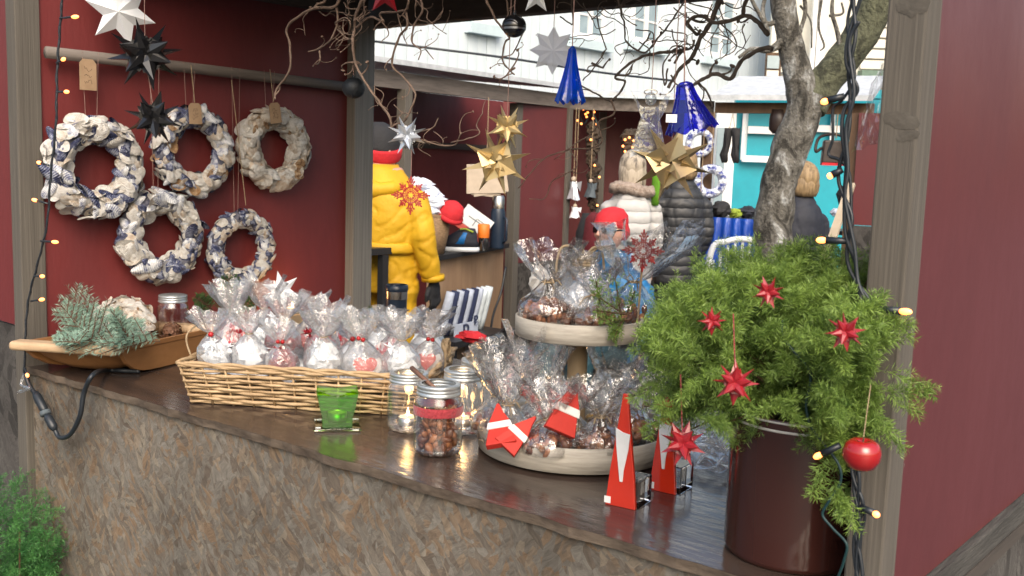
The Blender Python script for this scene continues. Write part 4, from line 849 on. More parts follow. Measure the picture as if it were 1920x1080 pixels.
HRL = [([(1345, -30), (1340, 0), (1333, 43), (1313, 73), (1287, 107), (1263, 130), (1262, 165)], .0095, .004), ([(1450, 92), (1434, 90), (1392, 113), (1367, 147), (1337, 137), (1330, 145), (1312, 157), (1294, 172)], .0075, .004),
       ([(1445, 64), (1413, 40), (1390, 30), (1347, 43), (1307, 30), (1293, 43), (1305, 63), (1322, 58)], .0078, .0035), ([(1412, -20), (1407, 0), (1397, 27)], .006, .005), ([(1282, -15), (1283, 23), (1235, 67), (1223, 90), (1200, 97), (1173, 77), (1170, 43), (1157, 13), (1152, -10)], .003, .0024),
       ([(1290, 90), (1255, 96), (1233, 100), (1187, 110), (1150, 143), (1167, 153), (1147, 187), (1107, 170), (1092, 158)], .006, .002), ([(1149, 187), (1150, 213), (1134, 230), (1127, 263), (1103, 277), (1073, 280), (1027, 293), (1000, 318), (973, 353)], .0036, .0016), ([(1134, 230), (1105, 250), (1080, 272), (1040, 300)], .0026, .001),
       ([(1074, 281), (1077, 310), (1060, 325), (1030, 340), (1018, 372), (1000, 374)], .0024, .0012), ([(1400, 45), (1390, 58), (1397, 83), (1374, 103)], .0024, .001), ([(1260, 128), (1243, 160), (1243, 123), (1253, 98), (1268, 92), (1268, 108)], .003, .0014), ([(1310, 75), (1300, 90), (1270, 96), (1262, 118)], .004, .003),
       ([(1310, 157), (1325, 175), (1328, 205)], .004, .002), ([(1150, 143), (1178, 140), (1193, 120)], .003, .002), ([(1200, 97), (1215, 75), (1225, 60)], .003, .002), ([(1347, 43), (1370, 70), (1376, 95), (1360, 108)], .0026, .001), ([(1345, 45), (1338, 80), (1328, 110)], .002, .001),
       ([(1283, 23), (1262, 35), (1240, 40)], .002, .001), ([(1173, 77), (1160, 90), (1163, 105)], .002, .001), ([(1263, 140), (1275, 158), (1290, 168)], .003, .002), ([(1352, 0), (1372, 15), (1396, 12), (1420, 25)], .0024, .001), ([(1120, 30), (1123, 83), (1133, 95), (1120, 127), (1093, 150)], .0026, .0016), ([(1052, 30), (1062, 38), (1075, 45), (1070, 10), (1075, -15)], .0026, .0018), ([(1074, 0), (1100, 25), (1120, 37), (1140, 15)], .002, .0014), ([(1120, 127), (1110, 118)], .003, .003), ([(1058, 75), (1085, 72), (1083, 88)], .0016, .001)]
HRL += curls(12, 1180, 1420, -10, 110, 26, .0022) + curls(5, 1060, 1170, -10, 60, 24, .0018)
for i, (p, a, b_) in enumerate(HRL): twig_line(hr, p, a * .6, b_ * .8, 'twig' if i in (6, 7, 8) else 'twig_dark', y=1.75, seed=80 + i, wob=.004)

for o_, px_, y_ in ((hm, 915, 1.5), (hr, 1345, 1.75), (hr, 1282, 1.75), (hr, 1152, 1.75)): string(o_, on_y(px_, -14, y_), Vector((on_y(px_, -14, y_).x, y_, 2.134)), .001, 'twine', 'hanging_wire')
# ------------------------------------------------------------------ string lights
def cable_run(par, pts, r=.0028, y=None, twist=2, amp=.003, m='cable', name='cable', x=None, fr=.22):
    P = smooth_path([(on_y(px, py, y) if y else on_x(px, py, x)) for px, py in pts], 10)
    for k in range(twist):
        b = MB(); b.tube([p + Vector((math.cos(i * fr + k * 2 * math.pi / max(twist, 1)), .4 * math.sin(i * fr + k), .5 * math.sin(i * fr + k * 3.1))) * amp for i, p in enumerate(P)], r, 6); b.build(name, M[m], par, True)
def mini_bulb(par, base, tip, rb=.0034, rs=.0038, holder=.6):
    base = Vector(base); tip = Vector(tip); d = (tip - base); L = d.length; d.normalize()
    b = MB(); b.tube([base, base + d * L * holder], [rs * .8, rs], 8); h = b.build('bulb_holder', M['cable'], par, True)
    b = MB(); b.ell(base + d * (L * (holder + .5 * (1 - holder))), (rb, rb, L * (1 - holder) * .62), frame_z(d), 10, 8)
    q = link_mesh('bulb', b.mesh('bulb', M['bulb'], True, par.location), h)
ll = thing('string_lights', 'black twisted string of warm mini lights along the left post', 'string lights', on_y(60, 690, 1.07))
cable_run(ll, [(118, -15), (112, 60), (107, 140), (105, 230), (95, 330), (88, 420), (72, 490), (55, 555), (48, 620), (46, 700)], .0022, y=1.075, twist=3, amp=.0032, fr=1.1)
for (a, b_) in (((112, 34), (146, 31)), ((106, 118), (121, 110)), ((107, 172), (128, 172)), ((92, 310), (70, 304)), ((90, 382), (61, 374)), ((76, 452), (108, 454)), ((64, 518), (82, 518)), ((58, 565), (82, 561)), ((47, 690), (52, 706))):
    mini_bulb(ll, on_y(*a, 1.072), on_y(*b_, 1.06), .0042, .0025, .7)
# plug cable looping down the strand board
pc = thing('power_cable', 'thick black cable with plug connector looping over the counter edge', 'cable', on_y(115, 800, 1.06))
b = MB(); b.tube(smooth_path([on_z(262, 696, C + .006), on_z(232, 695, C + .006), on_z(200, 694, C + .008), on_y(175, 702, 1.10), on_y(158, 735, 1.09), on_y(150, 780, 1.085), on_y(132, 814, 1.083), on_y(112, 820, 1.082), on_y(100, 800, 1.08), on_y(72, 748, 1.075), on_y(55, 722, 1.07), on_y(48, 700, 1.07)], 8), .0055, 8); b.build('cable', M['cable'], pc, True)
for a, b_, r in (((103, 806), (88, 778), .0105), ((86, 774), (66, 736), .0105)):
    q = MB(); A_, B_ = on_y(*a, 1.078), on_y(*b_, 1.075); dv = (B_ - A_); q.tube([A_, A_ + dv * .2, A_ + dv * .8, B_], [.006, r, r, .007], 10); q.build('plug', M['cable'], pc, True)
q = MB(); A_ = on_y(84, 771, 1.077); q.tube([A_, A_ + Vector((.006, 0, -.008))], .0125, 12); q.build('collar', M['grey_cloth'], pc, True)
q = MB(); q.tube(smooth_path([on_y(46, 700, 1.07), on_y(40, 722, 1.06), on_y(56, 728, 1.06), on_y(34, 735, 1.06)], 5), .004, 6); q.build('clear_tie', M['film_soft'], pc, True)
lr = thing('string_lights', 'dark bundle of string lights hanging beside the right post', 'string lights', on_y(1600, 400, 1.14))
YL = 1.175
cable_run(lr, [(1608, -20), (1600, 50), (1592, 120), (1600, 170), (1588, 210), (1585, 280), (1578, 340), (1590, 400), (1592, 460), (1600, 510), (1622, 560), (1634, 590), (1620, 612)], .0024, y=YL, twist=2, amp=.005)
cable_run(lr, [(1602, -20), (1590, 40), (1598, 100), (1600, 150), (1580, 188), (1562, 205), (1560, 260), (1555, 290), (1575, 300), (1592, 330), (1597, 410), (1588, 450)], .002, y=YL + .01, twist=1, amp=.001)
cable_run(lr, [(1607, 40), (1594, 80), (1603, 170), (1583, 240), (1592, 320), (1586, 380), (1600, 470), (1612, 530), (1632, 575)], .0024, y=YL - .008, twist=1, amp=.002)
cable_run(lr, [(1602, 845), (1605, 900), (1612, 950), (1606, 1010), (1612, 1090)], .0024, y=1.16, twist=3, amp=.0045)
cable_run(lr, [(1615, 948), (1622, 975), (1608, 1030), (1602, 1090)], .002, y=1.16, twist=1, amp=.001)
for (a, b_, yy) in (((1583, 180), (1540, 192), YL), ((1580, 318), (1552, 332), YL), ((1590, 452), (1532, 450), YL), ((1640, 579), (1708, 585), 1.165), ((1575, 835), (1527, 858), 1.15), ((1614, 950), (1648, 967), 1.155)):
    mini_bulb(lr, on_y(*a, yy), on_y(*b_, yy - .006), .0040, .0046, .70)
cg = thing('thin_green_cable', 'thin dark green cable trailing over the juniper and brown bucket', 'cable', on_y(1540, 800, 1.2))
cable_run(cg, [(1466, 600), (1468, 630), (1492, 662), (1515, 690), (1520, 720), (1512, 760), (1520, 800), (1548, 835), (1572, 870), (1575, 905), (1555, 940), (1542, 965), (1560, 990), (1588, 1020), (1582, 1050), (1570, 1085)], .0019, y=1.195, twist=1, amp=.0006, m='cable_green')
# ------------------------------------------------------------------ goods on the counter
UP = Vector((0, 0, 1))
def ctr(px, py, z=C): return on_z(px, py, z)
# --- dough trough (unrotated Empty, world-built)
tr = thing('dough_trough', 'carved wooden dough trough holding fir twigs and shells', 'trough', (-2.3, 1.3, C))
e0 = on_z(228, 652, 1.128); e1 = on_z(36, 640, 1.128); wv = (e1 - e0); Wt = wv.length; wv.normalize(); av = Vector((-.30, .954, 0)); LT = .34
def tp(u, v, z): return e0 + av * (u * LT) + wv * (v * Wt * (1 - .12 * u)) + Vector((0, 0, z - 1.128))
NU, NV = 12, 12; vs = []; fs = []
for side in (0, 1):
    for i in range(NU + 1):
        for j in range(NV + 1):
            u = i / NU; v = j / NV; ins = .012 if side else 0
            dep = (1 - abs(2 * v - 1) ** 3.2) * (1 - abs(2 * u - 1) ** 6)
            z = 1.118 - (.064 if not side else .05) * dep
            vs.append(tp(u, .5 + (v - .5) * (1 - ins * 6 * 0), z))
n1 = (NU + 1) * (NV + 1)
for i in range(NU):
    for j in range(NV):
        a = i * (NV + 1) + j; fs.append((a, a + 1, a + NV + 2, a + NV + 1)); fs.append((n1 + a, n1 + a + NV + 1, n1 + a + NV + 2, n1 + a + 1))
b = MB(); b.add(vs, fs); b.build('hull', M['trough'], tr, True)
for v_, nm in ((0, 'side_board'), (1, 'side_board')):
    b = MB(); out = []
    for i in range(13):
        u = i / 12; dz = (1 - abs(2 * u - 1) ** 4); out.append((u, dz))
    vs = []; th = .011
    for u, dz in out:
        for off in (0, th / Wt):
            for zt in (1.128, 1.128 - .012 - .062 * dz):
                inn = (.10 if zt < 1.12 else 0) * dz
                vv = (off + inn * .6) if v_ == 0 else 1 - off - inn * .6
                vs.append(tp(u, vv, zt))
    fs = []
    for i in range(12):
        a = i * 4; fs += [(a, a + 4, a + 5, a + 1), (a + 2, a + 3, a + 7, a + 6), (a, a + 2, a + 6, a + 4), (a + 1, a + 5, a + 7, a + 3)]
    fs += [(0, 1, 3, 2), (48, 50, 51, 49)]
    b.add(vs, fs); b.build(nm, M['trough'], tr)
for u in (-.03, 1.0):
    b = MB(); a_ = tp(u, -.015, 1.122); c_ = tp(u, 1.02, 1.122); b.box((a_ + c_) / 2, ((c_ - a_).length, .045, .022), Matrix((wv, UP.cross(wv), UP)).transposed()); bevel(b.build('handle_rim', M['trough_rim'], tr), .009, 4)
# twigs of blue fir in it
def fir_sprig(par, p, d, L, seed, flat=UP, k=46, nl=.015, material='fir', nb=7, droop=0):
    rg = random.Random(seed); p = Vector(p); d = Vector(d).normalized(); F = Vector(flat); s = d.cross(F).normalized(); br = [(tuple(p), tuple(p + d * L), .45)]
    for i in range(nb):
        t = .12 + .75 * i / nb
        for sg in (-1, 1):
            q = p + d * L * t; v = (d * .75 + s * sg * .8 + F * rg.uniform(-.1, .25)).normalized(); l = L * .42 * (1.05 - t * .75) * rg.uniform(.75, 1.15); br.append((tuple(q), tuple(q + v * l), rg.uniform(.35, .75)))
    b = MB()
    for a, c_, _ in br: b.tube([a, c_], [.0016, .0008], 5)
    b.build('stem', M['stem'], par, world=True)
    needles('needles', br, M[material], par, par.location, k=k, nlen=nl, nwid=.0017, spread=.85, flat=tuple(F), seed=seed, kind='stuff', droop=droop)
def fir_thing(p, label, sprigs, material='fir', **kw):
    o = thing('fir_twig', label, 'twig', p, 0)
    for i, (a, d, L, fl) in enumerate(sprigs): fir_sprig(o, a, d, L, hash(label) % 1000 + i if False else len(label) * 7 + i, fl, material=material, **kw)
    return o
FT = Vector((.4, -.3, .86))
p0 = on_z(165, 625, 1.13)
fir_thing(p0, 'blue fir twig standing up at the left end of the trough', [(on_z(190, 650, 1.13), on_y(112, 512, 1.16) - on_z(190, 650, 1.13), .215, (.55, -.8, .2)), (on_z(180, 650, 1.13), Vector((-.5, -.25, .55)), .14, (.5, -.6, .6)), (on_z(200, 640, 1.13), on_y(150, 560, 1.2) - on_z(200, 640, 1.13), .14, (.5, -.7, .4))], nl=.019)
q0 = on_z(250, 640, 1.14)
fir_thing(q0, 'blue fir twigs lying over the near rim of the trough', [(on_z(300, 640, 1.15), on_z(100, 632, 1.145) - on_z(300, 640, 1.15), .26, FT), (on_z(215, 600, 1.17), on_z(262, 660, 1.12) - on_z(215, 600, 1.17), .15, FT), (on_z(225, 600, 1.165), on_z(290, 645, 1.15) - on_z(225, 600, 1.165), .13, FT), (on_z(295, 622, 1.16), on_z(190, 650, 1.15) - on_z(295, 622, 1.16), .17, (.1, -.6, .8)), (on_z(170, 635, 1.15), on_z(68, 622, 1.14) - on_z(170, 635, 1.15), .13, FT), (on_z(150, 645, 1.15), on_z(90, 600, 1.17) - on_z(150, 645, 1.15), .12, FT), (on_z(245, 640, 1.15), Vector((.1, -.5, .75)), .10, FT)], nl=.019)
g0 = on_x(405, 560, XL + .10)
fir_thing(g0, 'dark green fir twig between the lower wreaths and the basket', [(g0 + Vector((0, .02, -.05)), Vector((.25, .05, 1)), .13, (.9, -.4, .1)), (g0 + Vector((0, -.01, -.03)), Vector((.2, -.55, .35)), .09, (.9, -.3, .2)), (g0 + Vector((0, .03, -.03)), Vector((.3, .55, .15)), .09, (.9, -.3, .2))], 'fir_dark')
g1 = ctr(650, 660) + Vector((0, 0, .0))
# shell wreath lying in the trough
wl_ = on_z(218, 590, 1.15); wy = wreath(on_z(222, 605, 1.145), .085, .028, MIXW, 110, 'cream shell wreath lying in the wooden trough behind the fir twigs', 31, base='shell_cream'); wy['group'] = 'shell wreaths'; wy.rotation_euler = (0, rad(-58), rad(-50)); wy['group'] = ''
del wy['group']
sc_o = thing('scallop_shell', 'single large white shell leaning behind the jar in the trough', 'shell', on_z(278, 560, 1.16)); link_mesh('shell_body', SHELL['clam', 'shell_white'], sc_o, (0, 0, .01), frame_z(Vector((.6, -.8, .3))), .028)
# jars
def jar(p, r, h, label, lid='ring', name='glass_jar'):
    o = thing(name, label, 'jar', p); b = MB()
    pr = [(.001, .004), (r * .9, .003), (r * .97, .008), (r, .016), (r, h * .70), (r * .97, h * .76), (r * .86, h * .82), (r * .84, h * .86), (r * .84, h * .99)]
    b.lathe(pr, 36); b.build('jar_glass', M['jar_glass'], o, True, world=False)
    q = MB(); q.lathe([(r * .70, .005), (r * .93, .0045), (r * .955, .010), (r * .90, .0135), (.001, .0115)], 36); q.build('jar_bottom', M['jar_glass'], o, True, world=False)
    R0 = r * .90; z0 = h * .845; H_ = h * .155
    if lid == 'ring': pf = [(R0 * .78, z0 + H_), (R0 * .97, z0 + H_), (R0, z0 + H_ * .92), (R0, z0 + H_ * .7), (R0 * .96, z0 + H_ * .64), (R0, z0 + H_ * .56), (R0, z0 + H_ * .42), (R0 * .96, z0 + H_ * .36), (R0, z0 + H_ * .28), (R0 * 1.03, z0 + H_ * .1), (R0 * 1.01, z0), (R0 * .95, z0)]
    else: pf = [(.001, z0 + H_ * 1.02), (R0 * .95, z0 + H_), (R0, z0 + H_ * .92), (R0, z0 + H_ * .7), (R0 * .96, z0 + H_ * .64), (R0, z0 + H_ * .56), (R0, z0 + H_ * .42), (R0 * .96, z0 + H_ * .36), (R0, z0 + H_ * .28), (R0 * 1.03, z0 + H_ * .1), (R0 * 1.01, z0)]
    q = MB(); q.lathe(pf, 40); q.build('lid' if lid != 'ring' else 'screw_ring', M['lid'], o, True, world=False)
    return o
def tealight(p, label, lit=True, energy=.25, r=.019):
    o = thing('tealight', label, 'candle', p); b = MB(); b.lathe([(.001, 0), (r * .97, 0), (r, .002), (r, .016), (r * .95, .016), (r * .94, .013)], 28); b.build('cup', M['alu'], o, True, world=False)
    b = MB(); b.lathe([(r * .94, .013), (r * .6, .0125), (.001, .0122)], 24); b.tube([(0, 0, .012), (.001, 0, .017)], .0007, 5); b.build('wax', M['wax'], o, True, world=False)
    if lit:
        b = MB(); b.lathe([(.0004, .0165), (.0026, .020), (.0029, .023), (.0016, .029), (.0003, .034)], 10); b.build('flame', M['flame'], o, True, world=False)
        l = bpy.data.lights.new('candle_light', 'POINT'); l.energy = energy; l.color = (1, .55, .2); l.shadow_soft_size = .012
        lo = bpy.data.objects.new('candle_light', l); COL.objects.link(lo); lo.location = (0, 0, .045); lo.parent = o
    return o
jt = jar(on_z(325, 635, 1.095), .041, .118, 'closed empty glass jar standing in the wooden trough', 'lid')
def almond_mesh():
    b = MB(); b.ell((0, 0, 0), (.0115, .0072, .0055), None, 9, 6); b.v = [(x, y * (1 - .3 * x / .0115), z) for x, y, z in b.v]; return b
AL = [almond_mesh().mesh('almond', M['almond'], True), almond_mesh().mesh('almond', M['almond_dark'], True)]
def almonds(par, n, place, seed, s=1.0, name='almond'):
    rg = random.Random(seed)
    for i in range(n):
        p = place(rg, i); link_mesh(name, AL[rg.random() < .45], par, p, Euler((rg.uniform(0, 6), rg.uniform(0, 6), rg.uniform(0, 6))), s * rg.uniform(.85, 1.15))
# cones and bark pieces in the trough
cn_o = thing('pine_cone', 'brown pine cone beside the closed jar in the trough', 'pine cone', on_z(282, 622, 1.12))
sm_ = MB(); sm_.add([(0, -.004, 0), (.010, -.006, .002), (.013, 0, .005), (.010, .006, .002), (0, .004, 0), (.007, 0, .006)], [(0, 1, 5), (1, 2, 5), (2, 3, 5), (3, 4, 5), (4, 0, 5), (0, 4, 3, 2, 1)]); sme = sm_.mesh('cone_scale', M['cone'])
def pine_cone(o, L, r):
    for i in range(46):
        t = i / 46; a = i * 2.4; rr = r * math.sin(math.pi * (.12 + .82 * t)); link_mesh('cone_scale', sme, o, (rr * .35 * math.cos(a), rr * .35 * math.sin(a), L * t), Euler((0, -.5 + .2 * t, a)), .6 + rr / r * .9)
pine_cone(cn_o, .05, .022); cn_o.rotation_euler = (1.2, .3, .5)
for i, (px, py) in enumerate(((345, 620), (372, 614), (318, 628))):
    o = dup(cn_o, on_z(px, py, 1.115), 1.9 * i, ('pine cone lying right of the jar in the trough', 'pine cone at the far right end of the trough', 'pine cone lying just before the closed jar')[i]); o.rotation_euler = (1.4, .2 * i, 2.0 * i)

# --- wicker basket
bk = thing('wicker_basket', 'long low wicker basket filled with cellophane gift packets', 'basket', (-1.8, 1.4, C))
P0 = Vector((-1.915, 1.19, C)); bx = Vector((.832, .555, 0)).normalized(); by = Vector((-bx.y, bx.x, 0)); BL, BW, BH = .50, .29, .088
def rect(u0, z, off=0, n=72, flare=.02):
    e = flare * (z / BH); cs = [P0 - bx * (e + off) - by * (e + off), P0 + bx * (BL + e + off) - by * (e + off), P0 + bx * (BL + e + off) + by * (BW + e + off), P0 - bx * (e + off) + by * (BW + e + off)]
    per = [BL, BW, BL, BW]; tot = sum(per); out = []
    for i in range(n):
        s = (i / n + u0) % 1 * tot; k = 0
        while s > per[k]: s -= per[k]; k += 1
        t = s / per[k]; out.append(cs[k].lerp(cs[(k + 1) % 4], t) + Vector((0, 0, z)))
    return out
rgb = random.Random(4)
NS = 34
stake_me = MB(); stake_me.tube([(0, 0, 0), (0, 0, BH)], .0032, 6)
for i, p in enumerate(rect(0, 0, 0, NS)):
    q = MB(); t = rect(0, BH, 0, NS)[i]; q.tube([p, t], .0026, 5); q.build('stake', M['wicker'], bk, True)
ROWS = 11
for r_ in range(ROWS):
    z = .005 + r_ * (BH - .008) / (ROWS - 1); n = NS * 4; base = rect(0, z, 0, n); cen = P0 + bx * BL / 2 + by * BW / 2
    pts = []
    for i, p in enumerate(base):
        j = i / n * NS; a = math.cos(math.pi * (j + r_ % 2)); d = (p - cen); d.z = 0
        side = -by if i / n * 2 * (BL + BW) < BL else (bx if i / n * 2 * (BL + BW) < BL + BW else (by if i / n * 2 * (BL + BW) < 2 * BL + BW else -bx))
        pts.append(p + side * (.0042 * a + .0012 * mnoise.noise(Vector((i * .3, r_ * 3.3, 7)))) + Vector((0, 0, .0022 * mnoise.noise(Vector((i * .09, r_ * 5.1, 0))) + .0014 * math.sin(i * .21 + r_ * 2))))
    pts.append(pts[0])
    # each round is woven from several rods laid end over end
    cut = sorted(rgb.sample(range(6, n - 6), 4)); st_i = 0
    for c_ in cut + [n]:
        seg = pts[max(0, st_i - 3):c_ + 1]
        if len(seg) > 3:
            q = MB(); q.tube(seg, [.0030 * rgb.uniform(.85, 1.15), .0036 * rgb.uniform(.9, 1.2), .0030], 6); q.build('rod', M['wicker'], bk, True)
        st_i = c_
for k in range(2):
    base = rect(0, BH + .003, .001, 150); pts = [p + Vector((0, 0, .003 * math.sin(i * .5 + k * math.pi))) + (P0 + bx * BL / 2 - p).normalized() * .003 * math.cos(i * .5 + k * math.pi) for i, p in enumerate(base)]; pts.append(pts[0])
    q = MB(); q.tube(pts, .0042, 6); q.build('rim_braid', M['wicker'], bk, True)
q = MB(); q.prism([(0, 0), (BL, 0), (BL, BW), (0, BW)], .002, .006, Matrix.Translation(P0) @ Matrix((bx, by, UP)).transposed().to_4x4()); q.build('basket_floor', M['wicker'], bk)
# rope handle at the right end
hc_ = P0 + bx * (BL + .022) + by * (BW * .62)
for k in range(3):
    pts = []
    for i in range(30):
        t = i / 29; a = math.pi * t; cxy = hc_ + by * (.032 * math.cos(a)); ph = t * 16 + k * 2.1
        pts.append(cxy + Vector((0, 0, BH - .012 + .06 * math.sin(a))) + Vector((math.cos(ph), math.sin(ph), .3 * math.cos(ph))) * .005)
    q = MB(); q.tube(pts, .0042, 6); q.build('rope_handle', M['twine'], bk, True)
q = MB(); q.tube(smooth_path([P0 - bx * .02 + by * .05 + Vector((0, 0, BH - .01)), P0 - bx * .035 + by * .05 + Vector((0, 0, BH + .05)), P0 - bx * .01 + by * .09 + Vector((0, 0, BH + .08))], 6), .0022, 5); q.build('loose_twine', M['twine'], bk, True)

# --- cellophane gift packets
def film_bag(par, rb, hb, hn, rt_, ht, seed, lean=(0, 0), n=32, fold=7, rag=.25, name='cellophane', material='film', neck=.16):
    rg = random.Random(seed); rows = []; phs = [rg.uniform(0, 6) for _ in range(4)]
    prof = [(.0, .002), (.75, .001), (1.0, hb * .18), (1.02, hb * .45), (.93, hb * .7), (.62, hb * .92)]
    for r, z in prof: rows.append((r * rb, z, .07, 0))
    rows.append((rb * neck, hn, .30, 0)); K = 6
    for k in range(1, K + 1):
        t = k / K; rows.append((rb * neck + (rt_ - rb * neck) * t ** .8, hn + (ht - hn) * t, .34, t))
    vs = []; fs = []
    for (r, z, am, t) in rows:
        for k in range(n):
            a = 2 * math.pi * k / n
            q = r * (1 + am * (math.sin(fold * a + phs[0]) * .6 + math.sin((fold * 2 + 1) * a + phs[1]) * .35) + (rg.uniform(-.10, .10) if t else rg.uniform(-.045, .045)))
            zz = z + rg.uniform(-.10, .10) * hb * (.3 if t == 0 else .4) + t * rag * (ht - hn) * (math.sin(3 * a + phs[2]) * .5 + math.sin(7 * a + phs[3]) * .4)
            if z <= .003: zz = max(.001, z)
            vs.append((q * math.cos(a) + lean[0] * zz, q * math.sin(a) + lean[1] * zz, zz))
    for i in range(len(rows) - 1):
        for k in range(n):
            k2 = (k + 1) % n; a, b_, c_, d_ = i * n + k, i * n + k2, (i + 1) * n + k2, (i + 1) * n + k
            if (k + i) % 2: fs += [(a, b_, c_), (a, c_, d_)]
            else: fs += [(a, b_, d_), (b_, c_, d_)]
    b = MB(); b.add(vs, fs); return b.build(name, M[material], par, True, world=False)
def crumple(par, c, r, material, seed, name='paper_filling', sub=2, amp=.4):
    b = MB(); rg = random.Random(seed); b.ell((0, 0, 0), 1, None, 13, 9); out = []
    for v in b.v:
        v = Vector(v); k = 1 + amp * mnoise.noise(v * 2.3 + Vector((seed, 0, 0))) * 1.6 + rg.uniform(-.14, .14); out.append(tuple(Vector((v.x * r[0], v.y * r[1], v.z * r[2])) * k))
    b.v = out; return link_mesh(name, b.mesh(name, M[material]), par, c)
def heart(par, c, s, material, rot, name='heart'):
    o = []
    for i in range(22):
        t = 2 * math.pi * i / 22; o.append((.06 * 16 * math.sin(t) ** 3, .06 * (13 * math.cos(t) - 5 * math.cos(2 * t) - 2 * math.cos(3 * t) - math.cos(4 * t))))
    b = MB(); b.prism([(x * s, y * s) for x, y in o], -s * .16, s * .16); ob = link_mesh(name, b.mesh(name, M[material]), par, c, rot); bevel(ob, s * .08, 2); return ob
STAR_PT = {m: star_mesh_cone(.017, .0055).mesh('filling_star_point', M[m]) for m in ('white_paper', 'red_gloss', 'silver')}
def packet(p, s, kind, seed, label, berry=1, lean=(0, 0), tall=1.0):
    o = thing('gift_packet', label, 'gift packet', p, 0, None); rg = random.Random(seed)
    s *= rg.uniform(.88, 1.14); p += Vector((rg.uniform(-.010, .010), rg.uniform(-.010, .010), rg.uniform(-.008, .004))); o.location = p
    film_bag(o, .040 * s, .072 * s, .084 * s, .044 * s, (.084 + .055 * tall) * s, seed, lean)
    n = Vector((lean[0] * .084 * s, lean[1] * .084 * s, .084 * s))
    if kind in ('white', 'silver', 'red'):
        mt = {'white': 'white_paper', 'silver': 'silver', 'red': 'red_gloss'}[kind]
        crumple(o, (0, 0, .034 * s), (.030 * s, .030 * s, .029 * s), 'white_paper' if kind != 'red' else 'red_gloss', seed + 9, 'tissue', amp=.5)
        for j in range(4):                                             # small folded stars inside
            ce = Vector((rg.uniform(-.03, .03) * s, rg.uniform(-.03, .03) * s, (.014 + .018 * j) * s)); 
            for k in range(10):
                d = Vector((rg.uniform(-1, 1), rg.uniform(-1, 1), rg.uniform(-1, 1))).normalized(); link_mesh('paper_point', STAR_PT[mt], o, ce + d * .002, frame_z(d), s * 1.1)
    elif kind == 'heart':
        f = (EYE - p).normalized(); heart(o, (f.x * .008, f.y * .008, .032 * s), .024 * s, 'fabric_red', frame_z(f)); heart(o, (-f.x * .01 + .018, .014, .03 * s), .023 * s, 'fabric_white', frame_z(f))
        crumple(o, (-f.x * .012, -f.y * .012, .022 * s), (.02 * s, .02 * s, .018 * s), 'fabric_white', seed)
    else:
        crumple(o, (0, 0, .036 * s), (.032 * s, .032 * s, .032 * s), kind, seed)
    q = MB(); q.tube([n + Vector((.0085 * s * math.cos(a), .0085 * s * math.sin(a), .001 * math.sin(2 * a))) for a in [i * math.pi / 8 for i in range(17)]], .0011, 5, False); q.build('tie', M['twine'], o, world=False)
    for k in range(berry):
        f = (EYE - p).normalized(); f.z = 0; q = MB(); sd_ = f.cross(UP) * (k - (berry - 1) / 2) * .010
        q.ell(n + f * .014 + sd_ + Vector((0, 0, rg.uniform(-.003, .005))), .0062 if berry == 1 else .0048, None, 12, 8); q.build('berry', M['wood_red_berry'], o, True, world=False)
    return o
bz = C + .035
def bpos(u, v, z): return P0 + bx * u + by * v + Vector((0, 0, z))
q = MB(); NF = 14; vs = [tuple(P0 + bx * (BL * i / NF) + by * (BW * j / NF) + Vector((0, 0, .066 + .018 * mnoise.noise(Vector((i * .9, j * .9, 4)))))) for i in range(NF + 1) for j in range(NF + 1)]
q.add(vs, [(i * (NF + 1) + j, (i + 1) * (NF + 1) + j, (i + 1) * (NF + 1) + j + 1, i * (NF + 1) + j + 1) for i in range(NF) for j in range(NF)]); q.build('tissue_lining', M['white_paper'], bk)
PK = [(.035, .04, .070, 1.0, 'white', 1, 'packet of white stars with a single red berry, front left corner of the basket', (-.15, -.1)),
      (.115, .035, .068, .95, 'white', 0, 'packet of pale stars second from the left in the basket front', (.05, -.1)),
      (.195, .035, .066, .95, 'red', 2, 'packet of dark red stars with two red berries at the basket front', (0, -.1)),
      (.280, .035, .066, .95, 'white', 0, 'packet of white stars at the middle of the basket front', (.1, -.1)),
      (.365, .035, .066, 1.0, 'heart', 2, 'packet with a red and a white heart and two berries', (-.1, -.05)),
      (.450, .04, .066, .95, 'white', 0, 'packet of pale stars right of the heart packet', (.1, -.1)),
      (.05, .13, .085, 1.05, 'candy', 0, 'packet with red striped contents in the second row behind the single berry', (-.2, 0)),
      (.145, .125, .082, 1.1, 'red', 0, 'tall packet with red paper behind the dark red stars', (0, .1)),
      (.235, .125, .082, 1.1, 'red', 0, 'packet with red print in the second row middle', (.1, .05)),
      (.32, .125, .08, 1.05, 'white', 1, 'packet of white stars with one large berry in the second row', (0, 0)),
      (.405, .13, .08, 1.1, 'candy', 0, 'packet with red striped contents at the right of the second row', (.1, 0)),
      (.485, .13, .078, 1.0, 'heart', 2, 'pink and white packet with two berries at the right end', (.15, .0)),
      (.07, .225, .085, 1.1, 'white', 0, 'clear packet at the back left corner of the basket', (-.1, .1)),
      (.17, .225, .085, 1.1, 'heart', 0, 'tall packet with a heart in the back row left', (0, .1)),
      (.27, .225, .085, 1.1, 'candy', 0, 'tall packet with red striped contents in the back row middle', (0, .1)),
      (.365, .225, .083, 1.1, 'white', 1, 'clear packet with one berry in the back row before the tumbler', (.05, .1)),
      (.46, .23, .083, 1.15, 'silver', 0, 'upright folded clear packet in the back row right', (.1, .1))]
for i, (u, v, dz, s, kd, nb, lab, ln) in enumerate(PK):
    if u > .26 and v > .1: s *= .88; dz -= .012
    packet(bpos(u, v, dz), s, kd, 100 + i, lab, nb, ln, tall=.95 if i < 6 else (1.05 if u < .26 else .62))
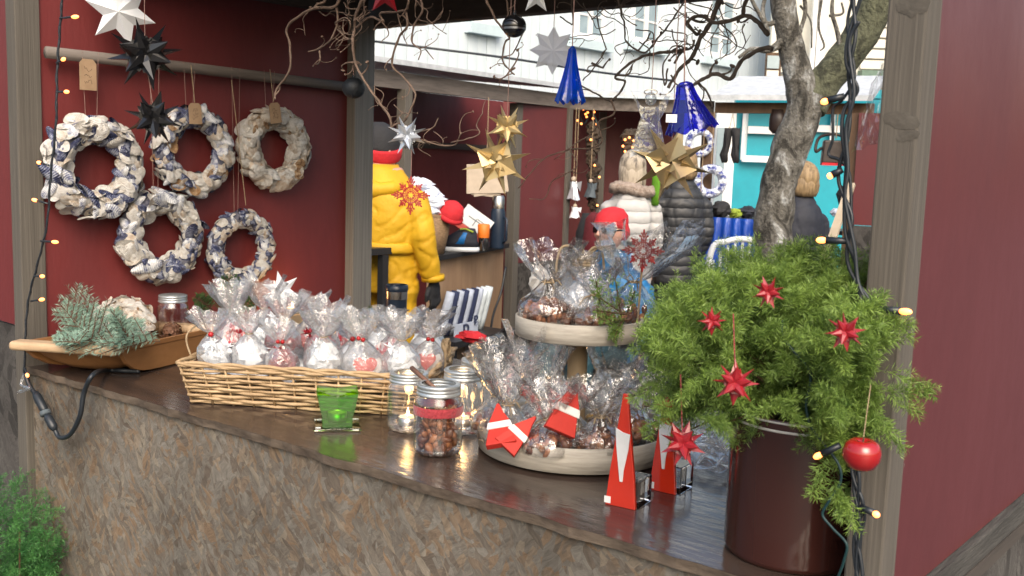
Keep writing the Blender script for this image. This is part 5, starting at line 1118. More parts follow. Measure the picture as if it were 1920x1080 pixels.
# white folded tree star with its candle glow behind the basket
ws = on_x(520, 600, XL + .26); ws.z = C; o = facet_star(on_x(528, 545, XL + .26), .055, M['white_paper'], 'white faceted paper star leaning behind the packets', 6, .35, hang=False, roll=.2); 
o2 = tealight(on_x(548, 590, XL + .09) * 1.0, 'lit tealight glowing on the red wall behind the white star', True, .35); o2.location.z = C + .075
rs = thing('lantern_block', 'small wooden block under the tealight behind the packets', 'block', (o2.location.x, o2.location.y, C)); b = MB(); b.box((0, 0, .0372), (.06, .06, .0744)); bevel(b.build('block', M['pole_wood'], rs, world=False), .003)
# navy tumbler and moss at the counter's back
tm = ctr(742, 655); tm = thing('travel_tumbler', 'navy steel travel tumbler standing behind the packets', 'tumbler', tm); r = .030
b = MB(); b.lathe([(.001, 0), (r * .86, 0), (r * .88, .004), (r * .98, .145)], 32); b.build('cup_body', M['navy_mug'], tm, True, world=False)
b = MB(); b.lathe([(r * .985, .1455), (r, .16), (r * 1.0, .1675)], 32); b.build('steel_band', M['steel'], tm, True, world=False)
b = MB(); b.lathe([(r * 1.03, .1676), (r * 1.06, .172), (r * 1.05, .184), (r * .95, .186), (r * .9, .179), (.001, .179)], 32); b.box((0, -.006, .183), (.014, .022, .009)); b.build('lid', M['navy_mug'], tm, True, world=False)
fg = on_z(652, 590, C + .03); fir_thing(fg, 'green fir twig lying on the counter behind the packets', [(fg + Vector((.0, .02, -.01)), Vector((-.55, -.5, .15)), .10, (.5, -.6, .6)), (fg, Vector((.5, .6, .12)), .09, (.5, -.6, .6)), (fg + Vector((0, 0, .01)), Vector((-.3, .2, .4)), .07, (.6, -.7, .3))], 'fir_dark', nl=.013)

# --- green glass cup on its clear plate
gp = ctr(632, 800); gl = thing('green_glass_cup', 'square lime green glass candle cup', 'candle cup', (gp.x, gp.y, C + .0065), rad(52))
def sq_cup(r0, r1, h, th, bulge=.0): 
    vs = []; fs = []; ring = [(-1, -1), (0, -1.04), (1, -1), (1.04, 0), (1, 1), (0, 1.04), (-1, 1), (-1.04, 0)]
    for (r, z) in ((r0, 0), (r0 * 1.02, h * .3), ((r0 + r1) / 2, h * .6), (r1, h)):
        for i, (x, y) in enumerate(ring): vs.append((x * r, y * r, z + (.006 if z == h and i % 2 == 0 else 0)))
    for i in range(3):
        for k in range(8): fs.append((i * 8 + k, i * 8 + (k + 1) % 8, (i + 1) * 8 + (k + 1) % 8, (i + 1) * 8 + k))
    fs.append(tuple(range(7, -1, -1))); b = MB(); return b.add(vs, fs)
sq_cup(.029, .040, .064, .002).build('cup_wall', M['green_glass'], gl, world=False)
b = MB(); b.box((0, 0, .004), (.052, .052, .008)); b.build('cup_foot', M['green_glass'], gl, world=False)
o = tealight((gp.x, gp.y, C + .0150), 'unlit tealight inside the green glass cup', False); o.children[0].data.materials[0] = M['green_candle'] if False else o.children[0].data.materials[0]
pl = thing('glass_plate', 'small square clear glass plate under the green cup', 'plate', (gp.x, gp.y, C + .0004), rad(52)); b = MB(); b.box((0, 0, .003), (.092, .080, .006)); bevel(b.build('plate', M['clear_plate'], pl, world=False), .0012)
b = MB(); b.box((-.038, -.031, .0066), (.010, .008, .0008)); b.build('sticker', M['white_trim'], pl, world=False)
# --- jars with almonds and candle
pj = ctr(820, 848); ja = jar(pj, .0455, .132, 'glass jar of brown sugared almonds with red ribbon and wooden scoop', 'ring', 'almond_jar')
def in_jar(rg, i):
    a = rg.uniform(0, 6.28); k = .033 * math.sqrt(rg.uniform(.25, 1)); return (k * math.cos(a), k * math.sin(a), .010 + .072 * ((i + .5) / 105) + rg.uniform(-.003, .003))
almonds(ja, 105, in_jar, 5)
b = MB(); b.lathe([(.0466, .076), (.0472, .082), (.0468, .091), (.0462, .093)], 36); b.lathe([(.001, .0)], 3) if False else None; b.build('red_ribbon', M['red_ribbon'], ja, True, world=False)
scp = thing('wooden_scoop', 'brown wooden scoop sticking out of the almond jar', 'scoop', pj + Vector((0, 0, .11)))
A_ = pj + Vector((.004, -.005, .118)); B_ = on_y(772, 690, A_.y + .02)
b = MB(); b.tube([A_, A_.lerp(B_, .5), B_], [.0036, .0042, .005], 8); b.build('handle', M['scoop'], scp, True)
b = MB(); b.ell(A_ + Vector((.008, 0, -.008)), (.017, .013, .008), frame_z(Vector((.3, 0, 1))), 12, 8); b.build('bowl', M['scoop'], scp, True)
p2 = ctr(765, 805); jb = jar(p2, .043, .118, 'open glass jar with a lit tealight behind the almond jar'); tl2 = tealight(p2 + Vector((.003, -.004, .0125)), 'lit tealight burning inside the glass jar', True, .06)
p3 = ctr(866, 808); jc = jar(p3, .043, .128, 'open empty glass jar just behind the almond jar')
p4 = ctr(898, 792); jd = jar(p4, .045, .135, 'open glass jar beside the round tray, behind the others')
for p_, lab in ((p3, 'lit tealight inside the empty jar behind the almonds'),): tealight(p_ + Vector((0, 0, .0125)), lab, True, .06)

# --- two-tier round tray
TC = ctr(1076, 841); ty = thing('tiered_tray', 'two tier round tray of pale bent wood on a central pole', 'tray', TC)
def round_tray(z, R, h, th=.006):
    b = MB(); b.lathe([(R - th, z + .008), (R - th, z + h - .002), (R - th * .5, z + h), (R, z + h - .002), (R, z + .001), (R - .002, z), (.02, z)], 72); b.build('tray_rim', M['tray_wood'], ty, True, world=False)
    b = MB(); b.lathe([(.001, z + .008), (R - th - .0005, z + .008)], 48); b.build('tray_bottom', M['tray_wood'], ty, world=False)
round_tray(.006, .184, .046); ZU = 1.272 - C; round_tray(ZU, .121, .037)
b = MB(); b.lathe([(.019, .015), (.019, ZU - .001)], 24); b.build('pole', M['pole_wood'], ty, True, world=False)
b = MB()
for k in range(3): b.ell((.12 * math.cos(k * 2.1), .12 * math.sin(k * 2.1), .003), (.012, .012, .003), None, 10, 6)
b.build('foot', M['pole_wood'], ty, world=False, kind='stuff') if False else None
for k in range(3):
    b = MB(); b.lathe([(.001, 0), (.012, 0), (.012, .0058), (.001, .0058)], 12, (.12 * math.cos(k * 2.1 + .5), .12 * math.sin(k * 2.1 + .5), 0)); b.build('foot', M['pole_wood'], ty, True, world=False)
def nut_bag(p, s, label, seed, n=46, flat=1.0, tall=1.0, tie='twine', lean=(0, 0), dark=False, neck=.16, flare=1.0):
    o = thing('almond_bag', label, 'bag of almonds', p); film_bag(o, .052 * s, .05 * s * flat, .062 * s * flat + .006, .055 * s * flare, (.062 * flat + .075 * tall) * s, seed, lean, neck=neck, material='film_nut')
    def pl_(rg, i):
        a = rg.uniform(0, 6.28); k = .043 * s * math.sqrt(rg.random()); return (k * math.cos(a), k * math.sin(a), .006 + rg.random() * .033 * s * flat * (1 - (k / (.05 * s)) ** 2 * .6))
    almonds(o, n, pl_, seed, 1.0)
    zz = .062 * s * flat + .006; q = MB(); q.tube([(lean[0] * zz + .011 * s * math.cos(a), lean[1] * zz + .011 * s * math.sin(a), zz) for a in [i * math.pi / 8 for i in range(17)]], .0016, 5, False)
    rg = random.Random(seed)
    for k in range(4): d = Vector((rg.uniform(-1, 1), rg.uniform(-1, 1), rg.uniform(-.3, .5))); q.tube(smooth_path([Vector((lean[0] * zz, lean[1] * zz, zz)), Vector((lean[0] * zz, lean[1] * zz, zz)) + d * .022, Vector((lean[0] * zz, lean[1] * zz, zz)) + d * .034 + Vector((0, 0, -.012))], 5), .0014, 5)
    q.build('tie', M[tie], o, True, world=False); return o
lowz = C + .0145; upz = C + ZU + .0085
def tray_pt(px, py, z): return on_z(px, py, z)
ZR = C + .006 + .046; ZR2 = C + ZU + .037
def tin(px, py, rim, floor, back):
    """a spot on the tray floor, back metres behind the rim point seen at this sight line"""
    p = on_z(px, py, rim); d = Vector((p.x, p.y, 0)).normalized(); p = p + d * back; p.z = floor; return p
nut_bag(tin(1028, 846, ZR, lowz + .016, .062), 1.0, 'bag of almonds at the front of the lower tray', 201, 60, .9)
nut_bag(tin(1122, 846, ZR, lowz + .018, .062), .95, 'bag of nuts leaning at the right front of the lower tray', 202, 60, 1.0)
nut_bag(tin(950, 832, ZR, lowz + .012, .09), 1.0, 'crinkled bag left on the lower tray behind the felt hats', 203, 30, 1.1, 1.3)
nut_bag(tin(1005, 846, ZR, lowz + .01, .15), 1.15, 'tall crinkled bag at the back left of the lower tray', 204, 40, 1.1, 1.5)
nut_bag(tin(1150, 846, ZR, lowz + .01, .17), 1.1, 'tall crinkled bag at the back right of the lower tray', 205, 40, 1.1, 1.4)
nut_bag(tin(1172, 840, ZR, lowz + .03, .09), .9, 'bag of dark nuts tied with string at the right of the pole', 206, 60, 1.3, .5)
nut_bag(tin(1070, 846, ZR, lowz + .01, .10), .95, 'crinkled bag before the pole of the tray', 207, 44, 1.1, 1.0)
nut_bag(tin(930, 830, ZR, lowz + .01, .16), 1.0, 'tall clear bag at the far left edge of the lower tray', 208, 26, 1.1, 1.4)
nut_bag(tin(1215, 830, ZR, lowz + .01, .12), 1.0, 'clear bag at the far right edge of the lower tray behind the glass santas', 209, 36, 1.0, 1.1)
# felt gnome hats with white beards, lying among the bags
def felt_hat(px, py, z, s, face, label, roll=0):
    p = on_z(px, py, z); o = thing('felt_gnome', label, 'gnome', p); f = Vector(face).normalized(); Fm = frame_z(f) @ Matrix.Rotation(roll, 3, 'Z')
    def pr(name, out, z0, z1, m_):
        b = MB(); b.prism([(x * s, y * s) for x, y in out], z0 * s, z1 * s); b.v = [tuple(Fm @ Vector(v)) for v in b.v]; ob = b.build(name, M[m_], o, world=False); bevel(ob, .0015, 2); return ob
    pr('felt_body', [(-.5, -.62), (.5, -.62), (.40, -.15), (.30, .22), (-.30, .22), (-.40, -.15)], -.13, .13, 'fabric_red')
    pr('white_band', [(-.43, -.02), (.43, -.02), (.37, .24), (-.37, .24)], -.16, .17, 'fabric_white')
    pr('felt_hat', [(-.36, .235), (.36, .235), (.16, .65), (.04, 1.02), (-.04, 1.0), (-.18, .65)], -.12, .13, 'fabric_red'); return o
tv = (EYE - TC).normalized()
felt_hat(938, 806, lowz + .056, .055, tv + Vector((-.3, .1, .6)), 'red felt gnome with white band, leftmost on the lower tray', .35)
felt_hat(968, 818, lowz + .05, .048, tv + Vector((.1, 0, .4)), 'red felt gnome lying beside the leftmost one', -.75)
felt_hat(1060, 776, lowz + .092, .058, tv + Vector((.35, .2, .2)), 'red felt gnome standing in cellophane before the tray pole', -.45)
# upper tier
nut_bag(tin(1030, 602, ZR2, upz + .016, .068), 1.12, 'large bag of almonds at the left front of the upper tray', 211, 110, 1.0, .9, lean=(-.1, 0))
crp = thing('cotton_cloth', 'folded cream cloth standing at the left of the upper tray', 'cloth', tray_pt(1010, 545, upz + .03)); crumple(crp, (0, 0, .022), (.018, .02, .034), 'fabric_white', 61, 'cloth_folds')
bg_ = thing('gift_bag', 'large clear gift bag tied with a paper rope bow on the upper tray', 'gift bag', tin(1088, 604, ZR2, upz + .006, .10)); film_bag(bg_, .058, .105, .118, .035, .145, 301, neck=.34); crumple(bg_, (0, 0, .042), (.034, .034, .036), 'silver', 62)
q = MB()
for k in range(3): q.tube([(.021 * math.cos(a), .021 * math.sin(a), .118 + .005 * k) for a in [i * math.pi / 8 for i in range(17)]], .0028, 6, False)
for d in ((-1, -.75), (.9, .5), (-.3, .3), (1.2, .9)):
    q.tube(smooth_path([(0, 0, .124), (d[0] * .018, d[1] * .018, .150), (d[0] * .034, d[1] * .034, .146), (d[0] * .040, d[1] * .040, .110), (d[0] * .036, d[1] * .036, .09)][:5 if d[0] < 0 else 4], 6), .0026, 6)
q.build('rope_bow', M['twine'], bg_, True, world=False)
nut_bag(tin(1165, 600, ZR2, upz + .008, .075), 1.15, 'big flaring clear bag at the right of the upper tray', 212, 40, 1.1, 1.25, lean=(.25, .1), flare=1.5)
nut_bag(tin(1115, 605, ZR2, upz + .012, .045), .9, 'crinkled bag in the middle of the upper tray', 213, 30, 1.0, 1.0)
sb = tin(1195, 600, ZR2, upz + .01, .03); ls_c = on_y(1206, 470, sb.y - .01); lace_star(ls_c, .038, 'red lacy star on a stick in the upper tray', stick=sb)
jn = thing('juniper_twig', 'green juniper twig lying over the rim of the upper tray', 'twig', tray_pt(1140, 600, upz + .03)); rg = random.Random(77); br = []
for (a, b2_, L) in (((1170, 590), (1105, 545), .07), ((1165, 595), (1150, 500), .075), ((1180, 600), (1120, 600), .06), ((1175, 590), (1190, 545), .05), ((1165, 600), (1150, 640), .045), ((1125, 570), (1118, 530), .05), ((1180, 590), (1100, 580), .07), ((1170, 600), (1135, 640), .04)):
    A_ = at(*a, 1.80); B_ = at(*b2_, 1.775); br += tuft(A_, B_ - A_, L, rg, 10, .5)
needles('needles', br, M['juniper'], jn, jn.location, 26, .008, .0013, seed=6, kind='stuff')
b = MB()
for a, c_, _ in br[::11]: b.tube([a, c_], [.0016, .001], 5)
b.build('stem', M['stem'], jn)
# --- fused glass santas on clear blocks
def santa(px, py, w_, h, label, rz, name='glass_santa'):
    p = ctr(px, py); o = thing(name, label, 'glass santa', p, rz)
    b = MB(); b.add([(-w_ / 2, -.0035, 0), (w_ / 2, -.0035, 0), (w_ * .40, -.0035, h * .3), (w_ * .20, -.0035, h * .72), (.004, -.0035, h), (-.004, -.0035, h), (-w_ * .20, -.0035, h * .72), (-w_ * .40, -.0035, h * .3)] + [(-w_ / 2, .0035, 0), (w_ / 2, .0035, 0), (w_ * .40, .0035, h * .3), (w_ * .20, .0035, h * .72), (.004, .0035, h), (-.004, .0035, h), (-w_ * .20, .0035, h * .72), (-w_ * .40, .0035, h * .3)],
                    [tuple(range(8)), tuple(range(15, 7, -1))] + [(k, 8 + k, 8 + (k + 1) % 8, (k + 1) % 8) for k in range(8)])
    bevel(b.build('glass_body', M['fused_red'], o, world=False), .0012)
    b = MB(); out = [(-w_ * .245, h * .695), (0, h * .665), (w_ * .235, h * .655), (w_ * .20, h * .52), (w_ * .08, h * .33), (.003, h * .23), (-.002, h * .23), (-w_ * .10, h * .35), (-w_ * .20, h * .54)]
    b.prism(out, .0037, .0060, Matrix(((1, 0, 0, 0), (0, 0, -1, 0), (0, 1, 0, 0), (0, 0, 0, 1)))); bevel(b.build('white_beard', M['fused_white'], o, world=False), .0006)
    b = MB(); b.box((.010, .029, .023), (.040, .050, .046)); bevel(b.build('clear_block', M['clear'], o, world=False), .002)
    b = MB(); b.box((-w_ * .42, -.0042, .009), (.011, .0008, .011)); b.build('sticker', M['white_trim'], o, world=False); return o
santa(1164, 950, .053, .186, 'red glass santa with white beard before the round tray', rad(10))
santa(1243, 922, .049, .178, 'red glass santa partly behind the juniper, right of the first', rad(6))
# --- foil roll behind the bucket, red pot
fo = ctr(1330, 850); ff = thing('cellophane_roll', 'crumpled clear cellophane lying behind the brown bucket', 'cellophane', fo); NXF = 16; vs = []; rgf = random.Random(9)
for i in range(NXF):
    for j in range(NXF): vs.append(((i / 15 - .5) * .22, (j / 15 - .5) * .3, .004 + .03 * abs(mnoise.noise(Vector((i * .5, j * .5, 2)))) + rgf.uniform(0, .012)))
b = MB(); b.add(vs, [(i * NXF + j, (i + 1) * NXF + j, (i + 1) * NXF + j + 1, i * NXF + j + 1) for i in range(NXF - 1) for j in range(NXF - 1)]); b.build('crumpled_sheet', M['film'], ff, world=False)
rp_ = ctr(1362, 905); rpo = thing('red_pot', 'terracotta red pot half hidden behind the brown bucket', 'pot', (rp_.x + .045, rp_.y + .085, C)); b = MB(); b.lathe([(.001, 0), (.042, 0), (.056, .09), (.062, .09), (.064, .115), (.056, .115), (.05, .02)], 28); b.build('pot', M['pot_red'], rpo, True, world=False)
# --- brown enamel bucket and the juniper in it
BC = ctr(1484, 1032); BR = .097; BHt = .212
bu = thing('enamel_bucket', 'brown enamel bucket with two white rim lines', 'bucket', BC)
b = MB(); b.lathe([(.001, 0), (BR * .93, 0), (BR * .97, .003), (BR, .010), (BR, BHt - .004), (BR * 1.02, BHt), (BR * .98, BHt + .001), (BR * .965, BHt - .004), (BR * .96, .01)], 56); b.build('bucket_wall', M['enamel'], bu, True, world=False)
for z in (BHt - .015, BHt - .003): b = MB(); b.lathe([(BR * 1.003, z - .0018), (BR * 1.026, z), (BR * 1.003, z + .0018)], 56); b.build('rim_line', M['enamel_white'], bu, True, world=False)
b = MB(); b.lathe([(.001, BHt - .02), (BR * .955, BHt - .025)], 30); b.build('soil', M['soil'], bu, world=False)
ju = thing('juniper_bush', 'bushy green juniper growing out of the brown bucket', 'juniper', BC + Vector((0, 0, BHt - .02))); rg = random.Random(5); br = []; stems = []
base = BC + Vector((0, 0, BHt - .015)); view = (EYE - (BC + Vector((0, 0, .33)))).normalized(); toward = Vector((view.x, view.y, 0)).normalized(); side = UP.cross(toward).normalized()
def blob(cx_, cz_, cd_, rx, rz_, rd, n, L, tint=.5):
    """tufts through an ellipsoid of crown: cx along the picture's right, cz up, cd towards the viewer (m from the bucket's rim centre)"""
    for _ in range(n):
        u = Vector((rg.gauss(0, 1), rg.gauss(0, 1), rg.gauss(0, 1))).normalized(); k = rg.random() ** .45
        p = base + side * (cx_ + u.x * rx * k) + UP * (cz_ + u.z * rz_ * k) + Vector((view.x, view.y, 0)).normalized() * (cd_ + u.y * rd * k)
        d = (p - (base + UP * .03)).normalized() * .55 + (side * u.x + UP * u.z + view * u.y) * .55 + UP * .25 + Vector((rg.uniform(-.35, .35), rg.uniform(-.35, .35), rg.uniform(-.25, .25)))
        tip_ = p + d.normalized() * L * .8
        if (tip_.x > -.475 and tip_.y > 1.19) or (p.x > -.475 and p.y > 1.205): continue   # nothing grows through the post or the side wall
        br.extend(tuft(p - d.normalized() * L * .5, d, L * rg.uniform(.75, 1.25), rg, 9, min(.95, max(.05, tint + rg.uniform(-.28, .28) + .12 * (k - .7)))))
        if rg.random() < .35: stems.append((base + side * (cx_ * .35 * rg.random()) + UP * -.02, p))
blob(-.09, .145, 0, .10, .085, .085, 150, .056); blob(.03, .15, 0, .10, .08, .085, 150, .056); blob(.10, .10, .04, .055, .08, .05, 75, .055); blob(-.14, .07, .01, .06, .065, .07, 75, .055)
blob(-.02, .06, .03, .11, .05, .075, 110, .052); blob(.045, .03, .09, .07, .04, .04, 60, .05); blob(-.165, .0, .0, .035, .05, .05, 34, .05); blob(-.02, .20, 0, .11, .035, .06, 60, .05); blob(-.075, .02, .05, .05, .045, .04, 36, .05)
blob(.062, .06, .180, .045, .05, .02, 75, .046, .6); blob(.045, .125, .175, .045, .045, .025, 55, .046); blob(.088, .055, .195, .018, .016, .01, 9, .036, .65); blob(.075, .025, .15, .04, .04, .03, 36, .048, .55); blob(.02, .15, .09, .09, .07, .04, 60, .052, .6); blob(-.08, .10, .08, .08, .07, .035, 55, .05, .6)
blob(-.16, .12, .02, .05, .05, .06, 55, .055); blob(.06, -.055, .115, .018, .04, .015, 13, .04, .6)
def plume(px, py, D_, dpx, dpy, L):
    p = at(px, py, D_); d = at(px + dpx, py + dpy, D_ - .01) - p; br.extend(tuft(p, d, L * rg.uniform(.85, 1.15), rg, 13, rg.uniform(.5, .85), .6, .36))
for k in range(70):
    a = rg.uniform(-.25, math.pi + .5); rx_, ry_ = 182, 105; px, py = 1440 + rx_ * math.cos(a) * rg.uniform(.72, .95), 668 - ry_ * math.sin(a) * rg.uniform(.72, .95); D_ = 1.30 if px < 1540 else 1.19
    plume(px, py, D_ + rg.uniform(-.03, .04 if px < 1560 else 0), math.cos(a) * 60 + rg.uniform(-25, 25), -abs(math.sin(a)) * 45 - 10 + rg.uniform(-25, 25), .056)
for k in range(46):
    px, py = rg.uniform(1275, 1640), rg.uniform(570, 780); plume(px, py, (1.24 if px < 1540 else 1.15) + rg.uniform(-.02, .02), rg.uniform(-50, 50), rg.uniform(-60, 30), .05)
for px, py, dx, dy in ((1640, 690, 50, 20), (1645, 720, 50, 35), (1635, 760, 35, 50), (1650, 735, 45, 0), (1625, 640, 45, -20), (1262, 700, -45, 30), (1268, 755, -40, 40), (1262, 640, -50, 10), (1560, 880, 10, 60), (1550, 850, -20, 60), (1575, 900, 15, 55)): plume(px, py, 1.16 if px > 1500 else 1.33, dx, dy, .06)
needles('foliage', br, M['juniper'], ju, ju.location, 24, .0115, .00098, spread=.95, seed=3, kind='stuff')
b = MB()
for a, c_ in stems: b.tube(smooth_path([a, a.lerp(c_, .5) + Vector((0, 0, .02)), c_], 3), [.004, .0025, .0012], 5)
b.build('branches', M['stem'], ju, kind='stuff')
# ornaments on the juniper
def orn(px, py, dpt): return at(px, py, dpt)
for i, (px, py, R, lab, D_) in enumerate(((1440, 548, .019, 'red paper star at the top of the juniper', 1.13), (1585, 622, .021, 'red paper star at the right upper side of the juniper', 1.06), (1379, 718, .026, 'red paper star hanging before the juniper above the bucket rim', 1.14), (1280, 832, .029, 'red paper star hanging low left of the bucket', 1.26), (1250, 760, .016, 'small red star half hidden low at the left of the juniper', 1.46), (1335, 602, .017, 'small faded red star in the upper left juniper', 1.18))):
    paper_star(orn(px, py, D_), R, M['red_gloss'], lab, seed=50 + i, front=5)
    if i in (2, 3): string(bpy.data.objects[-1] if False else COL.objects[-1].parent, orn(px, py, D_), orn(px - 4, py - 130, D_), .0007, 'red_ribbon')
ap = orn(1616, 851, 1.10); apo = thing('red_apple', 'shiny red lacquered apple ornament hanging at the bucket', 'apple', ap); b = MB(); b.lathe([(.001, -.0165), (.008, -.0178), (.0145, -.0145), (.0195, -.006), (.0205, .003), (.0175, .0115), (.0115, .0155), (.005, .0145), (.001, .010)], 28); b.build('apple_body', M['red_apple'], apo, True, world=False); string(apo, ap + Vector((0, 0, .011)), ap + Vector((.0, .01, .075)), .0006, 'twine')
q = MB(); q.tube([(0, 0, .009), (.001, 0, .019)], .001, 6); q.build('stalk', M['stem'], apo, world=False)
# clear bag hanging on the far side of the right post
pbc = on_y(1642, 215, 1.31); pbo = thing('plastic_bag', 'clear plastic bag hanging behind the right post', 'plastic bag', pbc); b = MB(); gr = []
for i in range(9):
    for j in range(9):
        p = on_y(1662 - (18 + 46 * (j / 8) ** .8) * (1 - i / 8) * 1.0 + rg.uniform(-3, 3), 138 + 150 * j / 8 - 30 * (i / 8) + rg.uniform(-4, 4), 1.30 + .02 * mnoise.noise(Vector((i * .7, j * .7, 0)))); gr.append(p)
b.add(gr, [(i * 9 + j, i * 9 + j + 1, (i + 1) * 9 + j + 1, (i + 1) * 9 + j) for i in range(8) for j in range(8)]); b.build('bag_film', M['film_soft'], pbo)
# --- bright juniper at the lower left corner, in front of the stall
jb_ = on_y(20, 1000, .98); jl = thing('juniper_bush', 'bright green juniper at the foot of the stall, lower left corner', 'juniper', (jb_.x, jb_.y, 0)); br = []; stems = []
for _ in range(300):
    u = Vector((rg.gauss(0, 1), rg.gauss(0, 1), rg.gauss(0, 1))).normalized() * rg.random() ** .4
    p = Vector((jb_.x - .055 + u.x * .13, jb_.y + .0 + u.y * .10, .52 + u.z * .25)); 
    if p.z > .62: p.x -= (p.z - .62) * .25
    d = Vector((u.x, u.y, .75)); br.extend(tuft(p, d, .075 * rg.uniform(.7, 1.3), rg, 9, .5 + rg.uniform(-.3, .3)))
    if _ % 6 == 0: stems.append((Vector((jb_.x, jb_.y, 0)), p))
needles('foliage', br, M['bush'], jl, jl.location, 20, .012, .0014, seed=14, kind='stuff')
b = MB()
for a, c_ in stems: b.tube(smooth_path([a, a.lerp(c_, .5), c_], 2), [.008, .004, .002], 5)
b.build('branches', M['stem'], jl, kind='stuff')
# ------------------------------------------------------------------ the bare tree behind the stall
tp_ = at(1478, 300, 4.5); tree = thing('bare_tree', 'bare forked tree with mossy grey bark behind the stall', 'tree', (tp_.x, tp_.y, 0))
def limb(name, pts, rr, seed, n=18, m='bark', amp=.10, k=9):
    P = smooth_path(pts, k); b = MB(); nn = len(P); R = [rr[0] + 0 for _ in P]
    for i in range(nn):
        t = i / (nn - 1) * (len(rr) - 1); j = min(int(t), len(rr) - 2); R[i] = rr[j] + (rr[j + 1] - rr[j]) * (t - j)
    b.tube(P, R, n); out = []
    for i, v in enumerate(b.v):
        v = Vector(v); c_ = P[min(i // n, nn - 1)]; d = v - c_; s = 1 + amp * mnoise.noise(v * 9 + Vector((seed, 0, 0))) * 1.6 + amp * .6 * mnoise.noise(v * 30); out.append(tuple(c_ + d * s))
    b.v = out; return b.build(name, M[m], tree, True)
g0_ = Vector((tp_.x - .1, tp_.y, -.05))
T0, T1, T2, T3, T4 = at(1452, 500, 4.5), at(1450, 420, 4.5), at(1468, 320, 4.5), at(1500, 230, 4.5), at(1515, 180, 4.5)
limb('trunk', [Vector((T0.x, T0.y, -.05)), Vector((T0.x, T0.y, .6)), T0, T1, T2, T3, T4], [.115, .095, .086, .085, .078, .078, .085], 1)
limb('limb', [at(1512, 195, 4.5), at(1492, 130, 4.48), at(1478, 60, 4.46), at(1468, 0, 4.44), at(1455, -90, 4.42)], [.075, .062, .056, .054, .05], 2)
limb('limb', [at(1515, 200, 4.5), at(1545, 155, 4.5), at(1590, 100, 4.48), at(1632, 30, 4.45), at(1690, -70, 4.4)], [.078, .076, .078, .074, .07], 3, m='bark_green')
for i, (pts, r) in enumerate([([(1475, 70), (1455, 88), (1436, 95), (1410, 92), (1385, 108)], .022), ([(1580, 110), (1570, 60), (1560, 20), (1565, -30)], .012), ([(1500, 60), (1510, 20), (1505, -30)], .012), ([(1610, 60), (1600, 10), (1585, -30)], .01), ([(1540, 0), (1535, 50), (1545, 85), (1538, 95)], .007), ([(1440, 60), (1430, 20), (1440, -20)], .012), ([(1500, 10), (1520, 40), (1522, 90)], .005), ([(1470, 30), (1440, 45), (1420, 20), (1400, -20)], .014), ([(1555, 30), (1580, 25), (1578, 5)], .006)]):
    limb('branch', [at(px, py, 4.45) for px, py in pts], [r, r * .75, r * .5, r * .35][:max(2, len(pts) - 1)], 10 + i, 7, amp=.15)
# ------------------------------------------------------------------ people
SHOP = bpy.data.scenes.new('workshop')                              # empty side scene in which body meshes are fused, removed at the end
def baked(o):
    with bpy.context.temp_override(scene=SHOP, view_layer=SHOP.view_layers[0]):
        dg = bpy.context.evaluated_depsgraph_get(); return bpy.data.meshes.new_from_object(o.evaluated_get(dg))
def remesh_obj(name, mb, voxel, mats, zone, parent, it=5, loc=(0, 0, 0), fold=0, fmask=None):
    me = mb.mesh(name); tmp = bpy.data.objects.new('tmp', me); SHOP.collection.objects.link(tmp)
    r = tmp.modifiers.new('r', 'REMESH'); r.mode = 'VOXEL'; r.voxel_size = voxel; s = tmp.modifiers.new('s', 'SMOOTH'); s.factor = .5; s.iterations = it
    m2 = baked(tmp); bpy.data.objects.remove(tmp); bpy.data.meshes.remove(me)
    if fold:
        nrm_ = [v.normal.copy() for v in m2.vertices]
        for i_, v in enumerate(m2.vertices):
            if fmask and not fmask(v.co): continue
            c_ = v.co; f_ = mnoise.noise(Vector((c_.x * 7 + c_.z * 3, c_.y * 7, c_.z * 8 - c_.x * 4))) * .8 + abs(mnoise.noise(Vector((c_.x * 14 + c_.z * 9, c_.y * 14, c_.z * 14)))) * .9
            n1 = mnoise.noise(Vector((c_.x * 6 + c_.z * 3 + 7, c_.y * 6, c_.z * 9 - c_.x * 5))); f_ = f_ * .6 - .75 * max(0, 1 - abs(n1) / .10); v.co = c_ + nrm_[i_] * (f_ * fold)
    m2.name = name; m2.materials.clear()
    for m_ in mats: m2.materials.append(M[m_])
    if len(mats) > 1:
        for p in m2.polygons: p.material_index = zone(p.center)
    m2.polygons.foreach_set('use_smooth', [True] * len(m2.polygons)); return link_mesh(name, m2, parent, loc)
def quilt(secs, step, amp):
    """lengthwise sections re-sampled with the puffs of a quilted jacket"""
    out = []
    for a, b_ in zip(secs, secs[1:]):
        n = max(2, int(abs(b_[2] - a[2]) / .012))
        for i in range(n):
            t = i / n; s = [a[j] + (b_[j] - a[j]) * t for j in range(5)]; k = 1 + amp * (abs(math.sin(math.pi * s[2] / step)) - .6); out.append((s[0], s[1], s[2], s[3] * k, s[4] * k))
    out.append(secs[-1]); return out
def arm(mb, sh, el, wr, r0, r1, r2, q=0):
    mb.ell(Vector(sh) - Vector((0, 0, .015)), (r0 * .85, r0 * .9, r0 * .85), None, 14, 10)
    P = smooth_path([Vector(sh) * 1.0, Vector(sh).lerp(Vector(el), .45) + Vector((sh[0] * .06, 0, 0)), el, wr], 8)[1:]; n = len(P); mb.tube(P, [(r0 + (r1 - r0) * i / (n / 2) if i < n / 2 else r1 + (r2 - r1) * (i - n / 2) / (n / 2)) * (1 + q * math.sin(i * 1.9)) for i in range(n)], 12)
